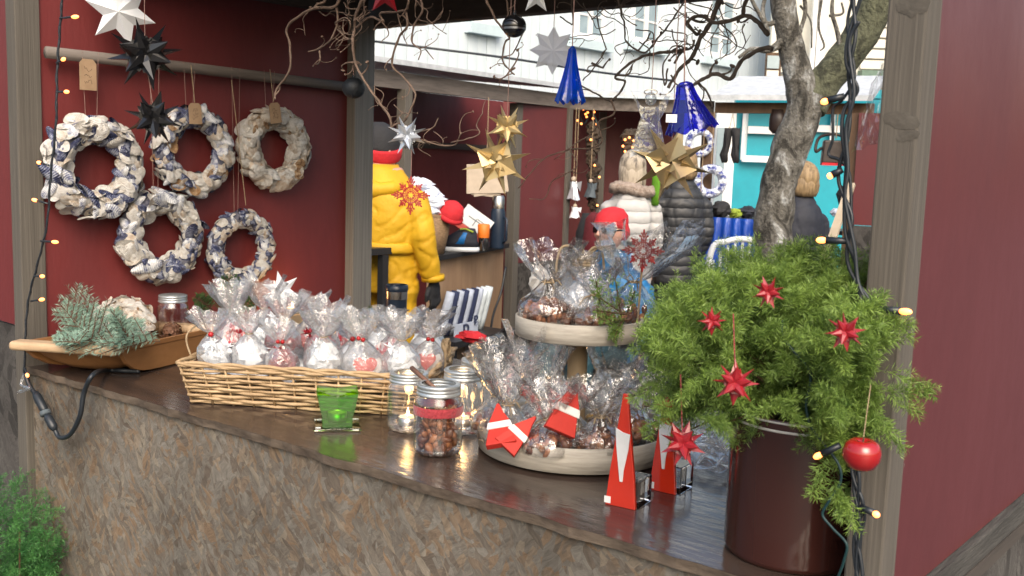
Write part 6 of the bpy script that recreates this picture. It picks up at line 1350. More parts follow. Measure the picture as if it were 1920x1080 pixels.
def hand(par, wr, d, m, s=1.0, palm=Vector((1, 0, 0)), name='hand'):
    """palm, four bent fingers and a thumb"""
    b = MB(); d = Vector(d).normalized(); pl = (palm - d * palm.dot(d)).normalized(); sd_ = d.cross(pl)
    b.ell(wr + d * .045 * s, (.018 * s, .042 * s, .048 * s), Matrix((pl, sd_, d)).transposed(), 12, 8)
    for k in range(4):
        o = wr + d * .08 * s + sd_ * (k - 1.5) * .019 * s; L = (.062, .075, .07, .055)[k] * s; b.tube([o - d * .02, o + d * L * .5, o + d * L * .85 + pl * L * .25, o + d * L * .9 + pl * L * .55], [.0105 * s, .0098 * s, .009 * s, .0075 * s], 7)
    o = wr + d * .03 * s - sd_ * .035 * s; b.tube([o, o + d * .03 * s - sd_ * .02 * s, o + d * .062 * s - sd_ * .018 * s + pl * .012], [.013 * s, .011 * s, .009 * s], 7)
    return remesh_obj(name, b, .006, [m], None, par, 2)
def legs(mb, hip=.90, w_=.095, k=1.0, knees=None):
    for s_ in (-1, 1):
        mb.tube(smooth_path([(s_ * w_, 0, hip), (s_ * w_ * 1.05, .012, .48), (s_ * w_ * 1.1, -.01, .08)], 8), [.098 * k, .085 * k, .072 * k, .066 * k, .062 * k, .058 * k], 12)
        mb.loft([(s_ * w_ * 1.1, .05, .0, .045, .125), (s_ * w_ * 1.1, .05, .045, .048, .125), (s_ * w_ * 1.1, .02, .09, .048, .08), (s_ * w_ * 1.1, -.005, .13, .05, .055)], 14)
def head(mb, c, s=1.0, face=True, rot=None):
    c = Vector(c); rot = rot or Matrix.Identity(3)
    P = lambda x, y, z: c + rot @ Vector((x, y, z)) * s
    mb.ell(c, (.076 * s, .095 * s, .112 * s), rot, 18, 14); mb.ell(P(0, .03, -.055), (.056 * s, .062 * s, .06 * s), rot, 14, 10)
    if face:
        mb.tube([P(0, .085, .015), P(0, .108, -.012), P(0, .112, -.026)], [.011 * s, .014 * s, .017 * s], 8); mb.ell(P(0, .075, -.092), (.026 * s, .02 * s, .018 * s), rot, 10, 8)
        mb.ell(P(0, .089, -.058), (.024 * s, .012 * s, .006 * s), rot, 10, 6); mb.ell(P(0, .088, -.069), (.021 * s, .011 * s, .006 * s), rot, 10, 6); mb.ell(P(0, .078, .028), (.055 * s, .018 * s, .012 * s), rot, 10, 6)
        for s_ in (-1, 1): mb.ell(P(s_ * .043, .068, -.02), (.02 * s, .018 * s, .02 * s), rot, 8, 6)
    for s_ in (-1, 1): mb.ell(P(s_ * .078, -.005, -.008), (.010 * s, .02 * s, .032 * s), rot, 8, 8)
def face_rz(d): return math.atan2(-d.x, d.y)

# person in yellow: seen from behind, right arm hanging, black glove
py_ = at(722, 300, 5.45); away = Vector((py_.x, py_.y, 0)).normalized(); fd = Matrix.Rotation(rad(-30), 3, 'Z') @ away
pe = thing('person', 'person in yellow workwear with black beanie and red headband seen from behind', 'person', (py_.x, py_.y, 0), face_rz(fd))
b = MB(); legs(b, .92, .10, 1.12)
b.loft([(0, 0, .86, .19, .14), (0, 0, .98, .20, .15), (0, -.005, 1.09, .192, .147), (0, -.01, 1.13, .205, .16), (0, -.012, 1.25, .212, .165), (0, -.015, 1.36, .20, .155), (0, -.012, 1.43, .165, .13), (0, .0, 1.49, .115, .11), (0, .02, 1.53, .08, .088)], 24)
arm(b, (.175, -.01, 1.385), (.255, -.02, 1.15), (.275, .05, .935), .078, .068, .056); arm(b, (-.185, -.01, 1.385), (-.26, .03, 1.12), (-.16, .22, 1.0), .084, .074, .06)
hdR = Matrix.Rotation(rad(-28), 3, 'Z') @ Matrix.Rotation(rad(-14), 3, 'X')
HC = Vector((-.05, .05, 1.618)); head(b, HC, 1.0, rot=hdR)
remesh_obj('body', b, .012, ['yellow', 'skin'], lambda c: 1 if c.z > 1.515 and abs(c.x) < .14 and c.y > -.07 else 0, pe, 3, fold=.011, fmask=lambda c: c.z < 1.5)
hand(pe, Vector((.277, .055, .935)), (.05, .18, -1), 'black_cloth', 1.2, Vector((-1, .2, 0)), 'glove'); hand(pe, Vector((-.155, .225, 1.0)), (.3, 1, -.1), 'black_cloth', 1.1, Vector((0, 0, -1)), 'glove')
def capped(secs): 
    q = MB(); q.loft(secs, 28); q.v = [tuple(HC + hdR @ Vector(v)) for v in q.v]; return q
capped([(0, -.012, -.035, .084, .096), (0, -.012, .0, .0855, .103), (0, -.012, .05, .087, .106), (0, -.018, .10, .078, .094), (0, -.025, .135, .048, .058), (0, -.025, .148, .01, .012)]).build('beanie', M['black_cloth'], pe, True, world=False)
q = MB(); q.loft([(0, .004, -.045, .086, .106), (0, .004, -.03, .092, .114), (0, .002, .012, .093, .116), (0, .0, .025, .089, .111)], 28); q.v = [tuple(HC + hdR @ Matrix.Rotation(rad(18), 3, 'X') @ Matrix.Rotation(rad(20), 3, 'Y') @ Vector(v)) for v in q.v]; q.build('headband', M['red_knit'], pe, True, world=False)
q = MB(); q.loft([(0, -.02, 1.41, .175, .14), (0, -.015, 1.46, .145, .125), (-.02, -.0, 1.515, .105, .108), (-.03, .01, 1.545, .092, .10), (-.03, .012, 1.535, .085, .094), (0, .02, 1.48, .075, .085)], 26); q.v = [tuple(Vector(v) + Vector((.004 * math.sin(v[2] * 160 + v[0] * 30), 0, 0))) for v in q.v]; q.build('collar', M['yellow'], pe, True, world=False)
b = MB(); b.tube([(.13 * math.cos(a), -.04 + .105 * math.sin(a), 1.44 + .03 * math.sin(a)) for a in [math.pi * (1.02 + .96 * i / 14) for i in range(15)]], [.02, .038, .048, .038, .02], 12); b.build('hood', M['yellow'], pe, True, world=False)
b = MB(); b.loft([(0, -.008, 1.075, .207, .163), (0, -.008, 1.09, .214, .169), (0, -.008, 1.122, .214, .171), (0, -.008, 1.134, .207, .163)], 28); b.build('jacket_hem', M['yellow'], pe, True, world=False)

# seated man with red beanie and dark glasses
pm = at(1152, 430, 5.9); tocam = (EYE - pm); tocam.z = 0; tocam.normalize(); fd = Matrix.Rotation(rad(-38), 3, 'Z') @ tocam
ma = thing('person', 'seated person in blue jacket with red beanie and dark glasses', 'person', (pm.x, pm.y, 0), face_rz(fd)); zh = pm.z - .01
b = MB(); sh = zh - .24
b.loft([(0, -.02, .46, .18, .14), (0, -.03, .58, .19, .145), (0, -.03, .75, .205, .15), (0, -.03, sh - .08, .215, .145), (0, -.02, sh, .17, .115), (0, 0, sh + .07, .075, .08)], 24)
for s_ in (-1, 1):
    b.tube(smooth_path([(s_ * .1, 0, .50), (s_ * .13, .40, .50), (s_ * .12, .42, .12), (s_ * .12, .42, .06)], 6), [.10, .09, .078, .068, .06, .055], 12)
    b.loft([(s_ * .12, .47, .0, .045, .125), (s_ * .12, .47, .045, .047, .12), (s_ * .12, .44, .09, .045, .07), (s_ * .12, .42, .12, .05, .055)], 14)
    arm(b, (s_ * .185, -.02, sh - .07), (s_ * .27, .04, sh - .32), (s_ * .12, .24, .60), .08, .068, .05, .03)
head(b, (0, .04, zh), 1.0)
def zm(c):
    if c.z > sh + .065 and abs(c.x) < .12: return 1
    if c.z < .60 and (c.y > .08 or c.z < .45): return 2 if c.z > .1 else 3
    return 0
remesh_obj('body', b, .010, ['blue_jacket', 'skin', 'teal_trousers', 'black_cloth'], zm, ma, 2, fold=.012, fmask=lambda c: c.z < sh + .03)
for s_ in (-1, 1): hand(ma, Vector((s_ * .12, .245, .60)), (-s_ * .3, 1, -.15), 'skin', 1.0, Vector((0, 0, -1)))
b = MB(); b.loft([(0, .03, zh + .028, .088, .108), (0, .028, zh + .055, .091, .111), (0, .024, zh + .095, .084, .10), (0, .018, zh + .13, .055, .066), (0, .015, zh + .142, .012, .014)], 26); b.add([], []); bo = b.build('beanie', M['red_knit'], ma, True, world=False)
b = MB(); b.loft([(0, .022, zh - .05, .087, .080), (0, .0, zh - .02, .090, .098), (0, .012, zh + .01, .092, .109), (0, .03, zh + .034, .092, .112), (0, .03, zh + .06, .089, .11)], 26); b.v = [(x, min(y, .02 + .3 * max(0, z - zh - .015) * 8) if z < zh + .025 else y, z) for x, y, z in b.v]; b.build('beanie_cuff', M['red_knit'], ma, True, world=False)
b = MB()
for s_ in (-1, 1): b.box((s_ * .034, .128, zh + .008), (.052, .006, .034), Matrix.Rotation(-s_ * .25, 3, 'Z')); b.bar((s_ * .06, .12, zh + .012), (s_ * .088, .02, zh + .01), .005, .008)
b.box((0, .133, zh + .016), (.02, .004, .006)); b.build('sunglasses', M['sunglass'], ma, world=False)
b = MB(); b.loft([(0, -.005, sh + .0, .135, .115), (0, .0, sh + .06, .110, .112), (0, .005, sh + .12, .112, .122), (0, .005, sh + .125, .098, .108), (0, .0, sh + .06, .09, .095)], 26); b.build('collar', M['blue_jacket'], ma, True, world=False)
b = MB(); b.box((0, .123, sh - .14), (.012, .006, .3)); b.build('zip', M['navy_cloth'], ma, world=False)
ch = thing('garden_chair', 'dark garden chair under the seated person in blue', 'chair', (pm.x, pm.y, 0), face_rz(fd))
b = MB(); b.box((0, .06, .335), (.42, .44, .03)); b.build('seat', M['dark_table'], ch, world=False); b = MB(); b.box((0, -.235, .60), (.42, .03, .42), Matrix.Rotation(.12, 3, 'X')); b.build('backrest', M['dark_table'], ch, world=False)
for x in (-.19, .19):
    for y in (-.17, .26): b = MB(); b.box((x, y, .16), (.03, .03, .32)); b.build('leg', M['dark_table'], ch, world=False)

q = MB(); q.tube([(.277, .051, .96), (.278, .054, .93)], .064, 14); q.build('cuff', M['yellow'], pe, True, world=False)
# woman in white quilted coat, from behind
def standing(px, D, label, H=1.66, turn=0, coat='white_puffer', hairm='hair_blond', long=.62, trousers='jeans', hood=None, hair_len=.16, step=.085, k=1.0, belt=False, qa=.03):
    p = at(px, 300, D); aw = Vector((p.x, p.y, 0)).normalized(); fd = Matrix.Rotation(rad(turn), 3, 'Z') @ aw; o = thing('person', label, 'person', (p.x, p.y, 0), face_rz(fd)); s = H / 1.70
    b = MB(); legs(b, .9 * s, .09, .95 * k)
    b.loft(quilt([(0, 0, long * s, .195 * k, .15 * k), (0, 0, .9 * s, .20 * k, .155 * k), (0, 0, 1.08 * s, .180 * k, .14 * k), (0, -.005, 1.26 * s, .198 * k, .15 * k), (0, -.01, 1.35 * s, .188 * k, .138 * k), (0, -.008, 1.42 * s, .15 * k, .115 * k), (0, .0, 1.48 * s, .095 * k, .09 * k), (0, .015, 1.53 * s, .07, .078)], step, qa), 26)
    arm(b, (.18 * k, -.01, 1.345 * s), (.225 * k, .0, 1.10 * s), (.20 * k, .14, .90 * s), .070 * k, .062 * k, .05 * k); arm(b, (-.18 * k, -.01, 1.345 * s), (-.225 * k, .0, 1.10 * s), (-.19 * k, .16, .92 * s), .070 * k, .062 * k, .05 * k)
    head(b, (0, .03, 1.595 * s), 1.0)
    def zn(c):
        if c.z > 1.50 * s and abs(c.x) < .11: return 1
        if c.z < (long + .012) * s: return 2 if c.z > .1 else 3
        return 0
    remesh_obj('body', b, .011, [coat, 'skin', trousers, 'black_cloth'], zn, o, 3, fold=.007, fmask=lambda c: c.z < 1.45 * s)
    for s_ in (-1, 1): hand(o, Vector((s_ * .215 * k, .15, .90 * s)), (0, .5, -1), 'skin', 1.0, Vector((-s_, 0, 0)))
    b = MB(); zt = 1.595 * s; b.ell((0, .0, zt + .018), (.092, .112, .108), None, 22, 14); b.loft([(0, -.035, zt - hair_len, .070, .055), (0, -.03, zt - hair_len * .7, .088, .072), (0, -.02, zt - .03, .094, .09), (0, -.005, zt + .04, .09, .095)], 20)
    b.v = [(x, min(y, .055) if z < zt + .06 else y, z) for x, y, z in b.v]
    b.v = [(x * (1 + .05 * mnoise.noise(Vector((x * 40, y * 40, z * 6)))), y * (1 + .08 * mnoise.noise(Vector((x * 40, 3, z * 6)))), z) for x, y, z in b.v]; b.build('hair', M[hairm], o, True, world=False)
    if hood:
        b = MB(); P = [(.135 * math.cos(a), -.035 + .085 * math.sin(a), 1.455 * s + .012 * math.sin(a * 2)) for a in [math.pi * (.95 + 1.1 * i / 18) for i in range(19)]]; b.tube(P, [.026, .036, .04, .036, .026], 12); b.jitter(.009, 3); b.build('fur_trim', M[hood], o, True, world=False)
        b = MB(); b.ell((0, -.132, 1.27 * s), (.125, .022, .17), Matrix.Rotation(-.16, 3, 'X'), 18, 12); b.build('hood', M[coat], o, True, world=False)
    if belt: b = MB(); b.loft([(0, 0, .99 * s, .19 * k, .152 * k), (0, 0, 1.0 * s, .196 * k, .158 * k), (0, 0, 1.02 * s, .19 * k, .152 * k)], 26); b.build('belt', M[belt], o, True, world=False)
    return o
standing(1187, 6.75, 'person in white quilted coat with grey blond hair seen from behind', 1.66, 6, hood='fur', long=.60, k=.80)
standing(1282, 6.9, 'person in charcoal quilted jacket beside the white coat', 1.70, 20, 'grey_puffer', 'hair_sandy', .78, 'jeans', None, .10, .075, .84)
standing(1508, 6.4, 'person in dark navy coat with sandy hair behind the bare tree', 1.62, 38, 'navy_cloth', 'hair_sandy', .52, 'jeans', None,   .10, .5, .80, belt='grey_cloth', qa=.01)
q_ = at(1230, 340, 6.7)
ls = thing('lime_scarf', 'bright lime green scarf hanging beside the white coat', 'scarf', at(1230, 340, 6.7)); b = MB(); b.loft([(0, 0, -.16, .028, .012), (.004, 0, -.08, .036, .016), (0, 0, .02, .03, .015), (-.006, 0, .08, .034, .014)], 12); b.build('scarf_cloth', M['lime'], ls, True, world=False); b = MB(); b.tube([(0, 0, .07), (0, 0, 2.0 - q_.z)], .003, 4); b.build('string', M['twine'], ls, world=False)

# ------------------------------------------------------------------ things on and around the stall across the aisle
zc2 = .987
def on_shelf(px, py, dd=.0): p = on_z(px, py, zc2); return p
def shelf(px, D): p = at(px, 465, D); p.z = zc2; return p
bp_ = shelf(808, 6.42); bo_ = thing('seagrass_basket', 'woven seagrass basket heaped with knitwear at the stall across the aisle', 'basket', bp_)
b = MB(); b.lathe([(.001, .0), (.085, .0), (.11, .12), (.125, .245), (.118, .245), (.10, .12), (.08, .01)], 28); b.build('basket_wall', M['basket_far'], bo_, True, world=False)
for k in range(6): b = MB(); b.lathe([(.087 + .0067 * k, .02 + k * .04), (.0925 + .0067 * k, .035 + k * .04), (.091 + .0067 * k, .05 + k * .04)], 28); b.build('woven_band', M['basket_far'], bo_, True, world=False)
wp = thing('white_blanket', 'white and blue knitted blanket piled in the seagrass basket', 'blanket', bp_ + Vector((-.02, 0, .25)))
for k, (x, y, z, a, b_, c_) in enumerate(((0, 0, .03, .13, .10, .06), (-.05, .02, .10, .12, .09, .06), (-.10, 0, .17, .10, .08, .05), (.05, -.01, .07, .09, .08, .04))): crumple(wp, (x, y, z), (a, b_, c_), 'wool_white', 70 + k, 'blanket_fold', amp=.2)
rh = thing('red_hat', 'red knitted hat on the rim of the seagrass basket', 'hat', bp_ + Vector((.13, .05, .27))); b = MB(); b.lathe([(.075, -.05), (.08, -.03), (.078, .0), (.06, .045), (.025, .065), (.001, .068)], 20, rot=Matrix.Rotation(.5, 3, 'Y')); b.build('hat_crown', M['red_knit'], rh, True, world=False); b = MB(); b.lathe([(.078, -.055), (.087, -.05), (.088, -.03), (.08, -.022)], 20, rot=Matrix.Rotation(.5, 3, 'Y')); b.build('hat_brim', M['red_knit'], rh, True, world=False)
bx_p = shelf(886, 6.85); bc_ = thing('printed_box', 'white box with red and grey print leaning on the shelf', 'box', bx_p + Vector((0, 0, .16))); Fb = frame_z(EYE - bx_p) 
Fb = Matrix((Vector((.757, .651, .03)).normalized(), UP, (EYE - bx_p).normalized())).transposed() @ Matrix.Rotation(rad(-35), 3, 'Z')
def card(par, c, w_, h_, m, name, F=Fb, th=.03): b = MB(); b.box(F @ Vector(c), (w_, h_, th), F); return bevel(b.build(name, M[m], par, world=False), .003)
card(bc_, (0, .03, 0), .22, .125, 'print_card', 'box_body'); card(bc_, (0, -.055, 0), .22, .042, 'print_red', 'red_band', th=.0304); card(bc_, (-.01, .03, .017), .10, .006, 'print_grey', 'print_mark', th=.002); card(bc_, (.0, .015, .017), .006, .05, 'print_grey', 'print_mark', th=.002); card(bc_, (.03, .045, .017), .06, .005, 'print_grey', 'print_mark', th=.002)
sh_p = shelf(858, 6.6); so_ = thing('blue_shoe', 'bright blue and black shoe on the shelf across the aisle', 'shoe', sh_p); Fs = Matrix((Vector((.757, .651, 0)).normalized(), Vector((-.651, .757, 0)), UP)).transposed()
b = MB(); b.loft([(0, 0, 0, .14, .05), (0, 0, .015, .145, .052), (0, 0, .03, .14, .05)], 22); b.v = [tuple(Fs @ Vector(v)) for v in b.v]; b.build('sole', M['white_plastic'], so_, True, world=False)
b = MB(); b.loft([(0, 0, .03, .138, .05), (.01, 0, .07, .12, .05), (.04, 0, .11, .085, .045), (.06, 0, .14, .055, .04), (.062, 0, .15, .05, .036)], 22); b.v = [tuple(Fs @ Vector(v)) for v in b.v]; b.build('upper', M['navy_cloth'], so_, True, world=False)
b = MB(); b.loft([(.012, 0, .05, .07, .0535), (.03, 0, .09, .05, .0505), (.05, 0, .125, .03, .046)], 22); b.v = [tuple(Fs @ Vector(v)) for v in b.v]; b.build('side_panel', M['shoe_blue'], so_, True, world=False)
b = MB(); b.tube([Fs @ Vector((.015, -.046, .145)), Fs @ Vector((.05, -.046, .15)), Fs @ Vector((.10, -.042, .13))], .006, 6); b.build('collar_trim', M['yellowgreen'], so_, world=False)
tb_p = on_z(906, 470, zc2); tb_p = shelf(906, 6.7); to_ = thing('travel_mug', 'steel travel mug with orange sleeve on the shelf across the aisle', 'mug', tb_p); b = MB(); b.lathe([(.001, 0), (.031, 0), (.034, .09)], 22); b.build('mug_body', M['steel'], to_, True, world=False); b = MB(); b.lathe([(.036, .085), (.038, .09), (.041, .17), (.036, .175), (.001, .175)], 22); b.build('sleeve', M['orange'], to_, True, world=False)
th_p = shelf(932, 6.9); tho = thing('vacuum_flask', 'tall black vacuum flask with steel cap on the shelf', 'flask', th_p); b = MB(); b.lathe([(.001, 0), (.048, 0), (.05, .01), (.05, .24), (.042, .27)], 24); b.build('flask_body', M['navy_mug'], tho, True, world=False); b = MB(); b.lathe([(.042, .271), (.042, .35), (.034, .36), (.001, .36)], 24); b.build('flask_cap', M['steel'], tho, True, world=False); b = MB(); b.tube([(.05, 0, .22), (.08, 0, .2), (.08, 0, .06), (.05, 0, .04)], .008, 6); b.build('handle', M['navy_mug'], tho, True, world=False)
kp = at(912, 335, 6.9); ko = thing('paper_sheets', 'pale card sheets pinned to the wall behind the gold stars', 'sheets', kp); Fk = Matrix((Vector((.757, .651, .03)).normalized(), UP, (EYE - kp).normalized())).transposed()
for k, (x, y, a, w_, h_) in enumerate(((0, 0, .02, .27, .20), (.02, -.05, .16, .24, .12), (.01, -.07, -.10, .2, .10))): card(ko, (x, y, -.006 * k), w_, h_, 'kraft_pale', 'sheet', Fk @ Matrix.Rotation(a, 3, 'Z'), .004)
b = MB(); b.tube([(0, 0, .09), (0, 0, 2.0 - kp.z)], .003, 4); b.build('string', M['twine'], ko, world=False)
# towels leaning on the plywood, with navy letters on a pale band
tw = at(870, 590, 6.55); two = thing('striped_towels', 'row of rolled navy and pale blue striped towels leaning on plywood', 'towels', (tw.x, tw.y, 0)); ztw = at(870, 625, 6.55).z
stt = thing('low_stool', 'low dark stool carrying the striped towels', 'stool', (tw.x, tw.y, 0)); 
Ft = Matrix((d2, -nrm2, UP)).transposed()
b = MB(); b.box((0, 0, ztw - .02), (.62, .34, .04), Ft); b.build('stool_top', M['dark_table'], stt, world=False)
for x in (-.27, .27):
    for y in (-.13, .13): b = MB(); q = Ft @ Vector((x, y, 0)); b.box((q.x, q.y, (ztw - .04) / 2), (.03, .03, ztw - .04)); b.build('leg', M['dark_table'], stt, world=False)
for k in range(9):
    m_ = ('towel_light', 'towel_navy', 'towel_light', 'towel_navy', 'towel_light', 'towel_navy', 'towel_light', 'towel_white', 'towel_white')[k]; b = MB(); x = (k - 4) * .052
    P = [Ft @ Vector((x + .012 * t * 3, -.03 + .05 * t, 0)) + Vector((0, 0, ztw + .285 * t)) for t in (0, .25, .5, .75, 1)]; b.tube(P, [.028, .031, .031, .030, .027], 9); b.build('towel_roll', M[m_], two, True, world=False)
b = MB(); fc = Ft @ Vector((-.04, .05, 0)); pn = MB(); pn.box((fc.x, fc.y, ztw + .035), (.24, .012, .085), Ft); pn.build('name_band', M['towel_light'], two, world=False)
for i, (ch_, x, z, rz_) in enumerate((('D', -.085, ztw + .012, 0.05), ('B', .03, ztw + .055, .12))):
    cu = bpy.data.curves.new('letter', 'FONT'); cu.body = ch_; cu.size = .085; cu.extrude = .002; cu.offset = .003; cu.materials.append(M['towel_navy']); tmp = bpy.data.objects.new('tmp', cu); SHOP.collection.objects.link(tmp); o = link_mesh('letter', baked(tmp), two); bpy.data.objects.remove(tmp)
    q = Ft @ Vector((x, .062, 0)); R3 = Matrix((-d2 if False else Ft @ Vector((1, 0, 0)), UP, Ft @ Vector((0, -1, 0)))).transposed(); o.location = (q.x, q.y, z)
    xa = Vector((.757, .651, 0)).normalized(); Rl = Matrix((d2, UP, d2.cross(UP))).transposed(); o.rotation_euler = (Rl @ Matrix.Rotation(rz_, 3, 'Z')).to_euler()
# bag, shoes and dark heap on the ground side of the plywood
rd = at(880, 628, 6.2); 
ro = thing('red_cloth', 'red cloth draped over a dark bag behind the wicker handle', 'cloth', at(885, 632, 5.9)); crumple(ro, (0, 0, 0), (.10, .06, .035), 'red_knit', 91, 'cloth_folds', amp=.25); crumple(ro, (.14, .06, -.03), (.04, .03, .02), 'red_knit', 92, 'cloth_folds', amp=.25)
bgz = at(930, 660, 5.9); bgo = thing('dark_bag', 'black bag standing on the ground behind the wicker handle', 'bag', (bgz.x, bgz.y, 0)); b = MB(); b.loft([(0, 0, 0, .25, .15), (0, 0, .3, .25, .15), (0, 0, .48, .22, .12), (0, 0, .56, .14, .06)], 20); b.build('bag_body', M['black_cloth'], bgo, True, world=False); b = MB(); b.tube([(.10 + .1 * math.cos(a), 0, .50 + .13 * math.sin(a)) for a in [i * math.pi / 8 for i in range(9)]], .012, 6); b.build('handle', M['black_cloth'], bgo, True, world=False)
# black table with grey cloths left of the person in yellow
dt = at(672, 500, 5.3); dto = thing('black_table', 'black table hung with slate grey cloths left of the yellow jacket', 'table', (dt.x, dt.y, 0)); zt = at(690, 466, 5.2).z
b = MB(); b.box((-.02, 0, zt - .02), (.24, .3, .035)); b.build('tabletop', M['dark_table'], dto, world=False)
for k, (x, w_) in enumerate(((-.10, .05), (0, .05), (.075, .035))):
    b = MB(); b.loft([(x, -.17, .25, w_, .022), (x + .006, -.17, .7, w_ * .95, .024), (x, -.185, zt - .045, w_ * .9, .02)], 14); b.build('hanging_cloth', M['grey_cloth'], dto, True, world=False)
for x in (-.12, .08): b = MB(); b.box((x, .1, (zt - .04) / 2), (.04, .04, zt - .04)); b.build('leg', M['dark_table'], dto, world=False)
# small hung things of the far stall
def yarn_wreath(px, py, D, R, r, label, m='wreath_blue'):
    c = at(px, py, D); o = thing('yarn_wreath', label, 'wreath', c, 0, None); Fw = Matrix((Vector((.757, .651, .03)).normalized(), UP, (EYE - c).normalized())).transposed()
    b = MB(); b.tube([Fw @ Vector((R * math.cos(a), R * math.sin(a), 0)) for a in [i * math.pi / 16 for i in range(33)]], r, 8, False); b.build('wreath_ring', M[m], o, True, world=False)
    for k in range(18): 
        a = 2 * math.pi * k / 18; crumple(o, Fw @ Vector((R * math.cos(a), R * math.sin(a), r * .4)), (r * .75, r * .75, r * .75), m if k % 3 else 'white_paper', k, 'tuft', amp=.3)
    b = MB(); b.tube([(0, 0, R), (0, 0, 2.0 - c.z)], .003, 4); b.build('string', M['twine'], o, world=False); return o
yarn_wreath(1332, 340, 7.82, .096, .036, 'blue and white wreath largest at the brown post'); yarn_wreath(1312, 268, 7.85, .086, .026, 'pale grey wreath behind the cobalt bell'); yarn_wreath(1312, 398, 7.8, .066, .024, 'small blue white wreath lowest at the brown post')
mt = at(1371, 270, 7.85); mo = thing('black_mittens', 'pair of fluffy black mittens hanging before the turquoise house', 'mittens', mt)
for s_ in (-1, 1):
    b = MB(); b.loft([(s_ * .05, 0, -.14, .018, .018), (s_ * .048, 0, -.08, .032, .026), (s_ * .04, 0, -.01, .026, .022), (s_ * .036, 0, .06, .03, .025), (s_ * .03, 0, .12, .036, .028)], 14); b.jitter(.009, 5); b.build('mitten', M['black_cloth'], mo, True, world=False)
b = MB(); b.tube([(-.026, 0, .10), (0, 0, 2.0 - mt.z), (.026, 0, .10)], .003, 4); b.build('string', M['twine'], mo, world=False)
dh = at(1457, 228, 7.7); do_ = thing('dark_hat', 'dark knitted hat hanging by the tree trunk', 'hat', dh); b = MB(); b.loft([(0, 0, -.09, .03, .03), (0, 0, -.06, .06, .05), (0, 0, .02, .062, .05), (0, 0, .09, .05, .04)], 16); b.build('hat_body', M['leather'], do_, True, world=False); b = MB(); b.tube([(0, 0, .08), (0, 0, 2.0 - dh.z)], .004, 4); b.build('string', M['twine'], do_, world=False)
lg = at(1566, 285, 7.5); lo_ = thing('leather_bag', 'dark leather bag with strap hanging behind the string lights', 'bag', lg); b = MB(); b.box((0, 0, 0), (.20, .08, .17), Matrix.Rotation(.6, 3, 'Z'), .9); bevel(b.build('bag_body', M['leather'], lo_, world=False), .012, 3); b = MB(); b.tube(smooth_path([(-.09, -.03, .03), (-.13, -.05, .0), (-.12, -.03, .10), (-.02, 0, .13), (.09, .05, .10)], 6), .011, 6); b.build('strap', M['leather'], lo_, True, world=False); b = MB(); b.box((0, 0, -.09), (.19, .075, .02), Matrix.Rotation(.6, 3, 'Z')); b.build('red_lining', M['red_knit'], lo_, world=False); b = MB(); b.tube([(0, 0, .1), (0, 0, 2.0 - lg.z)], .004, 4); b.build('string', M['twine'], lo_, world=False)
# blue tarp table, lime bag, white chair, stick
bt = at(1388, 440, 7.3); bto = thing('blue_table', 'table covered with shiny blue tarp before the turquoise house', 'table', (bt.x, bt.y, 0)); zb = at(1388, 408, 7.3).z; Fbt = Matrix((d4, n4, UP)).transposed()
b = MB(); b.box((0, 0, zb - .015), (.42, .4, .03), Fbt); b.build('tabletop', M['dark_table'], bto, world=False)
b = MB(); NXB = 30; vs = []
for i in range(NXB + 1):
    for z, off in ((zb + .004, 0), (zb - .04, .012), (zb - .3, .02), (zb - .62, .03)): vs.append(Fbt @ Vector((-.215 + .43 * i / NXB, -.205 - off - .014 * math.sin(i * 1.3) * (1 if z < zb - .03 else 0), z)))
b.add(vs, [(i * 4 + k, (i + 1) * 4 + k, (i + 1) * 4 + k + 1, i * 4 + k + 1) for i in range(NXB) for k in range(3)]); b.build('tarp', M['blue_plastic'], bto, True, world=False)
for k, (px, py, m_, lab, sz) in enumerate(((1378, 398, 'yellowgreen', 'yellow green cloth bag on the blue table', (.05, .04, .035)), (1402, 390, 'navy_cloth', 'dark navy bundle on the blue table', (.07, .05, .045)), (1352, 392, 'black_cloth', 'black bag at the left end of the blue table', (.07, .06, .06)), (1420, 400, 'towel_light', 'pale folded cloth at the right end of the blue table', (.03, .03, .025)))):
    c = at(px, py, 7.25); c.z = zb + sz[2] * .9; o = thing('cloth_bundle', lab, 'bundle', c); crumple(o, (0, 0, 0), sz, m_, 120 + k, 'bundle_cloth', amp=.2)
wc_ = at(1380, 470, 6.6); wco = thing('plastic_chair', 'white plastic garden chair with slatted round back', 'chair', (wc_.x, wc_.y, 0), face_rz(Matrix.Rotation(rad(8), 3, 'Z') @ Vector((-wc_.x, -wc_.y, 0)).normalized() * -1)); zt_ = at(1380, 442, 6.6).z
b = MB(); b.box((0, .05, .43), (.44, .44, .025)); bevel(b.build('seat', M['white_plastic'], wco, world=False), .01, 3)
for x in (-.2, .2):
    for y in (-.18, .25): b = MB(); b.bar((x, y, .425), (x * 1.12, y * 1.12, 0), .04, .03); b.build('leg', M['white_plastic'], wco, world=False)
P = [(-.215, -.20, .44), (-.225, -.235, .60), (-.19, -.26, zt_ - .09), (-.10, -.27, zt_ - .02), (0, -.275, zt_), (.10, -.27, zt_ - .02), (.19, -.26, zt_ - .09), (.225, -.235, .60), (.215, -.20, .44)]
b = MB(); b.tube(smooth_path(P, 5), .02, 8); b.build('back_rim', M['white_plastic'], wco, True, world=False)
for k in range(9):
    x = (k - 4) * .042; zt2 = zt_ - .012 - .5 * x * x * 9; b = MB(); b.bar((x * .9, -.222, .45), (x * 1.05, -.268, zt2), .014, .018); b.build('back_slat', M['white_plastic'], wco, world=False)
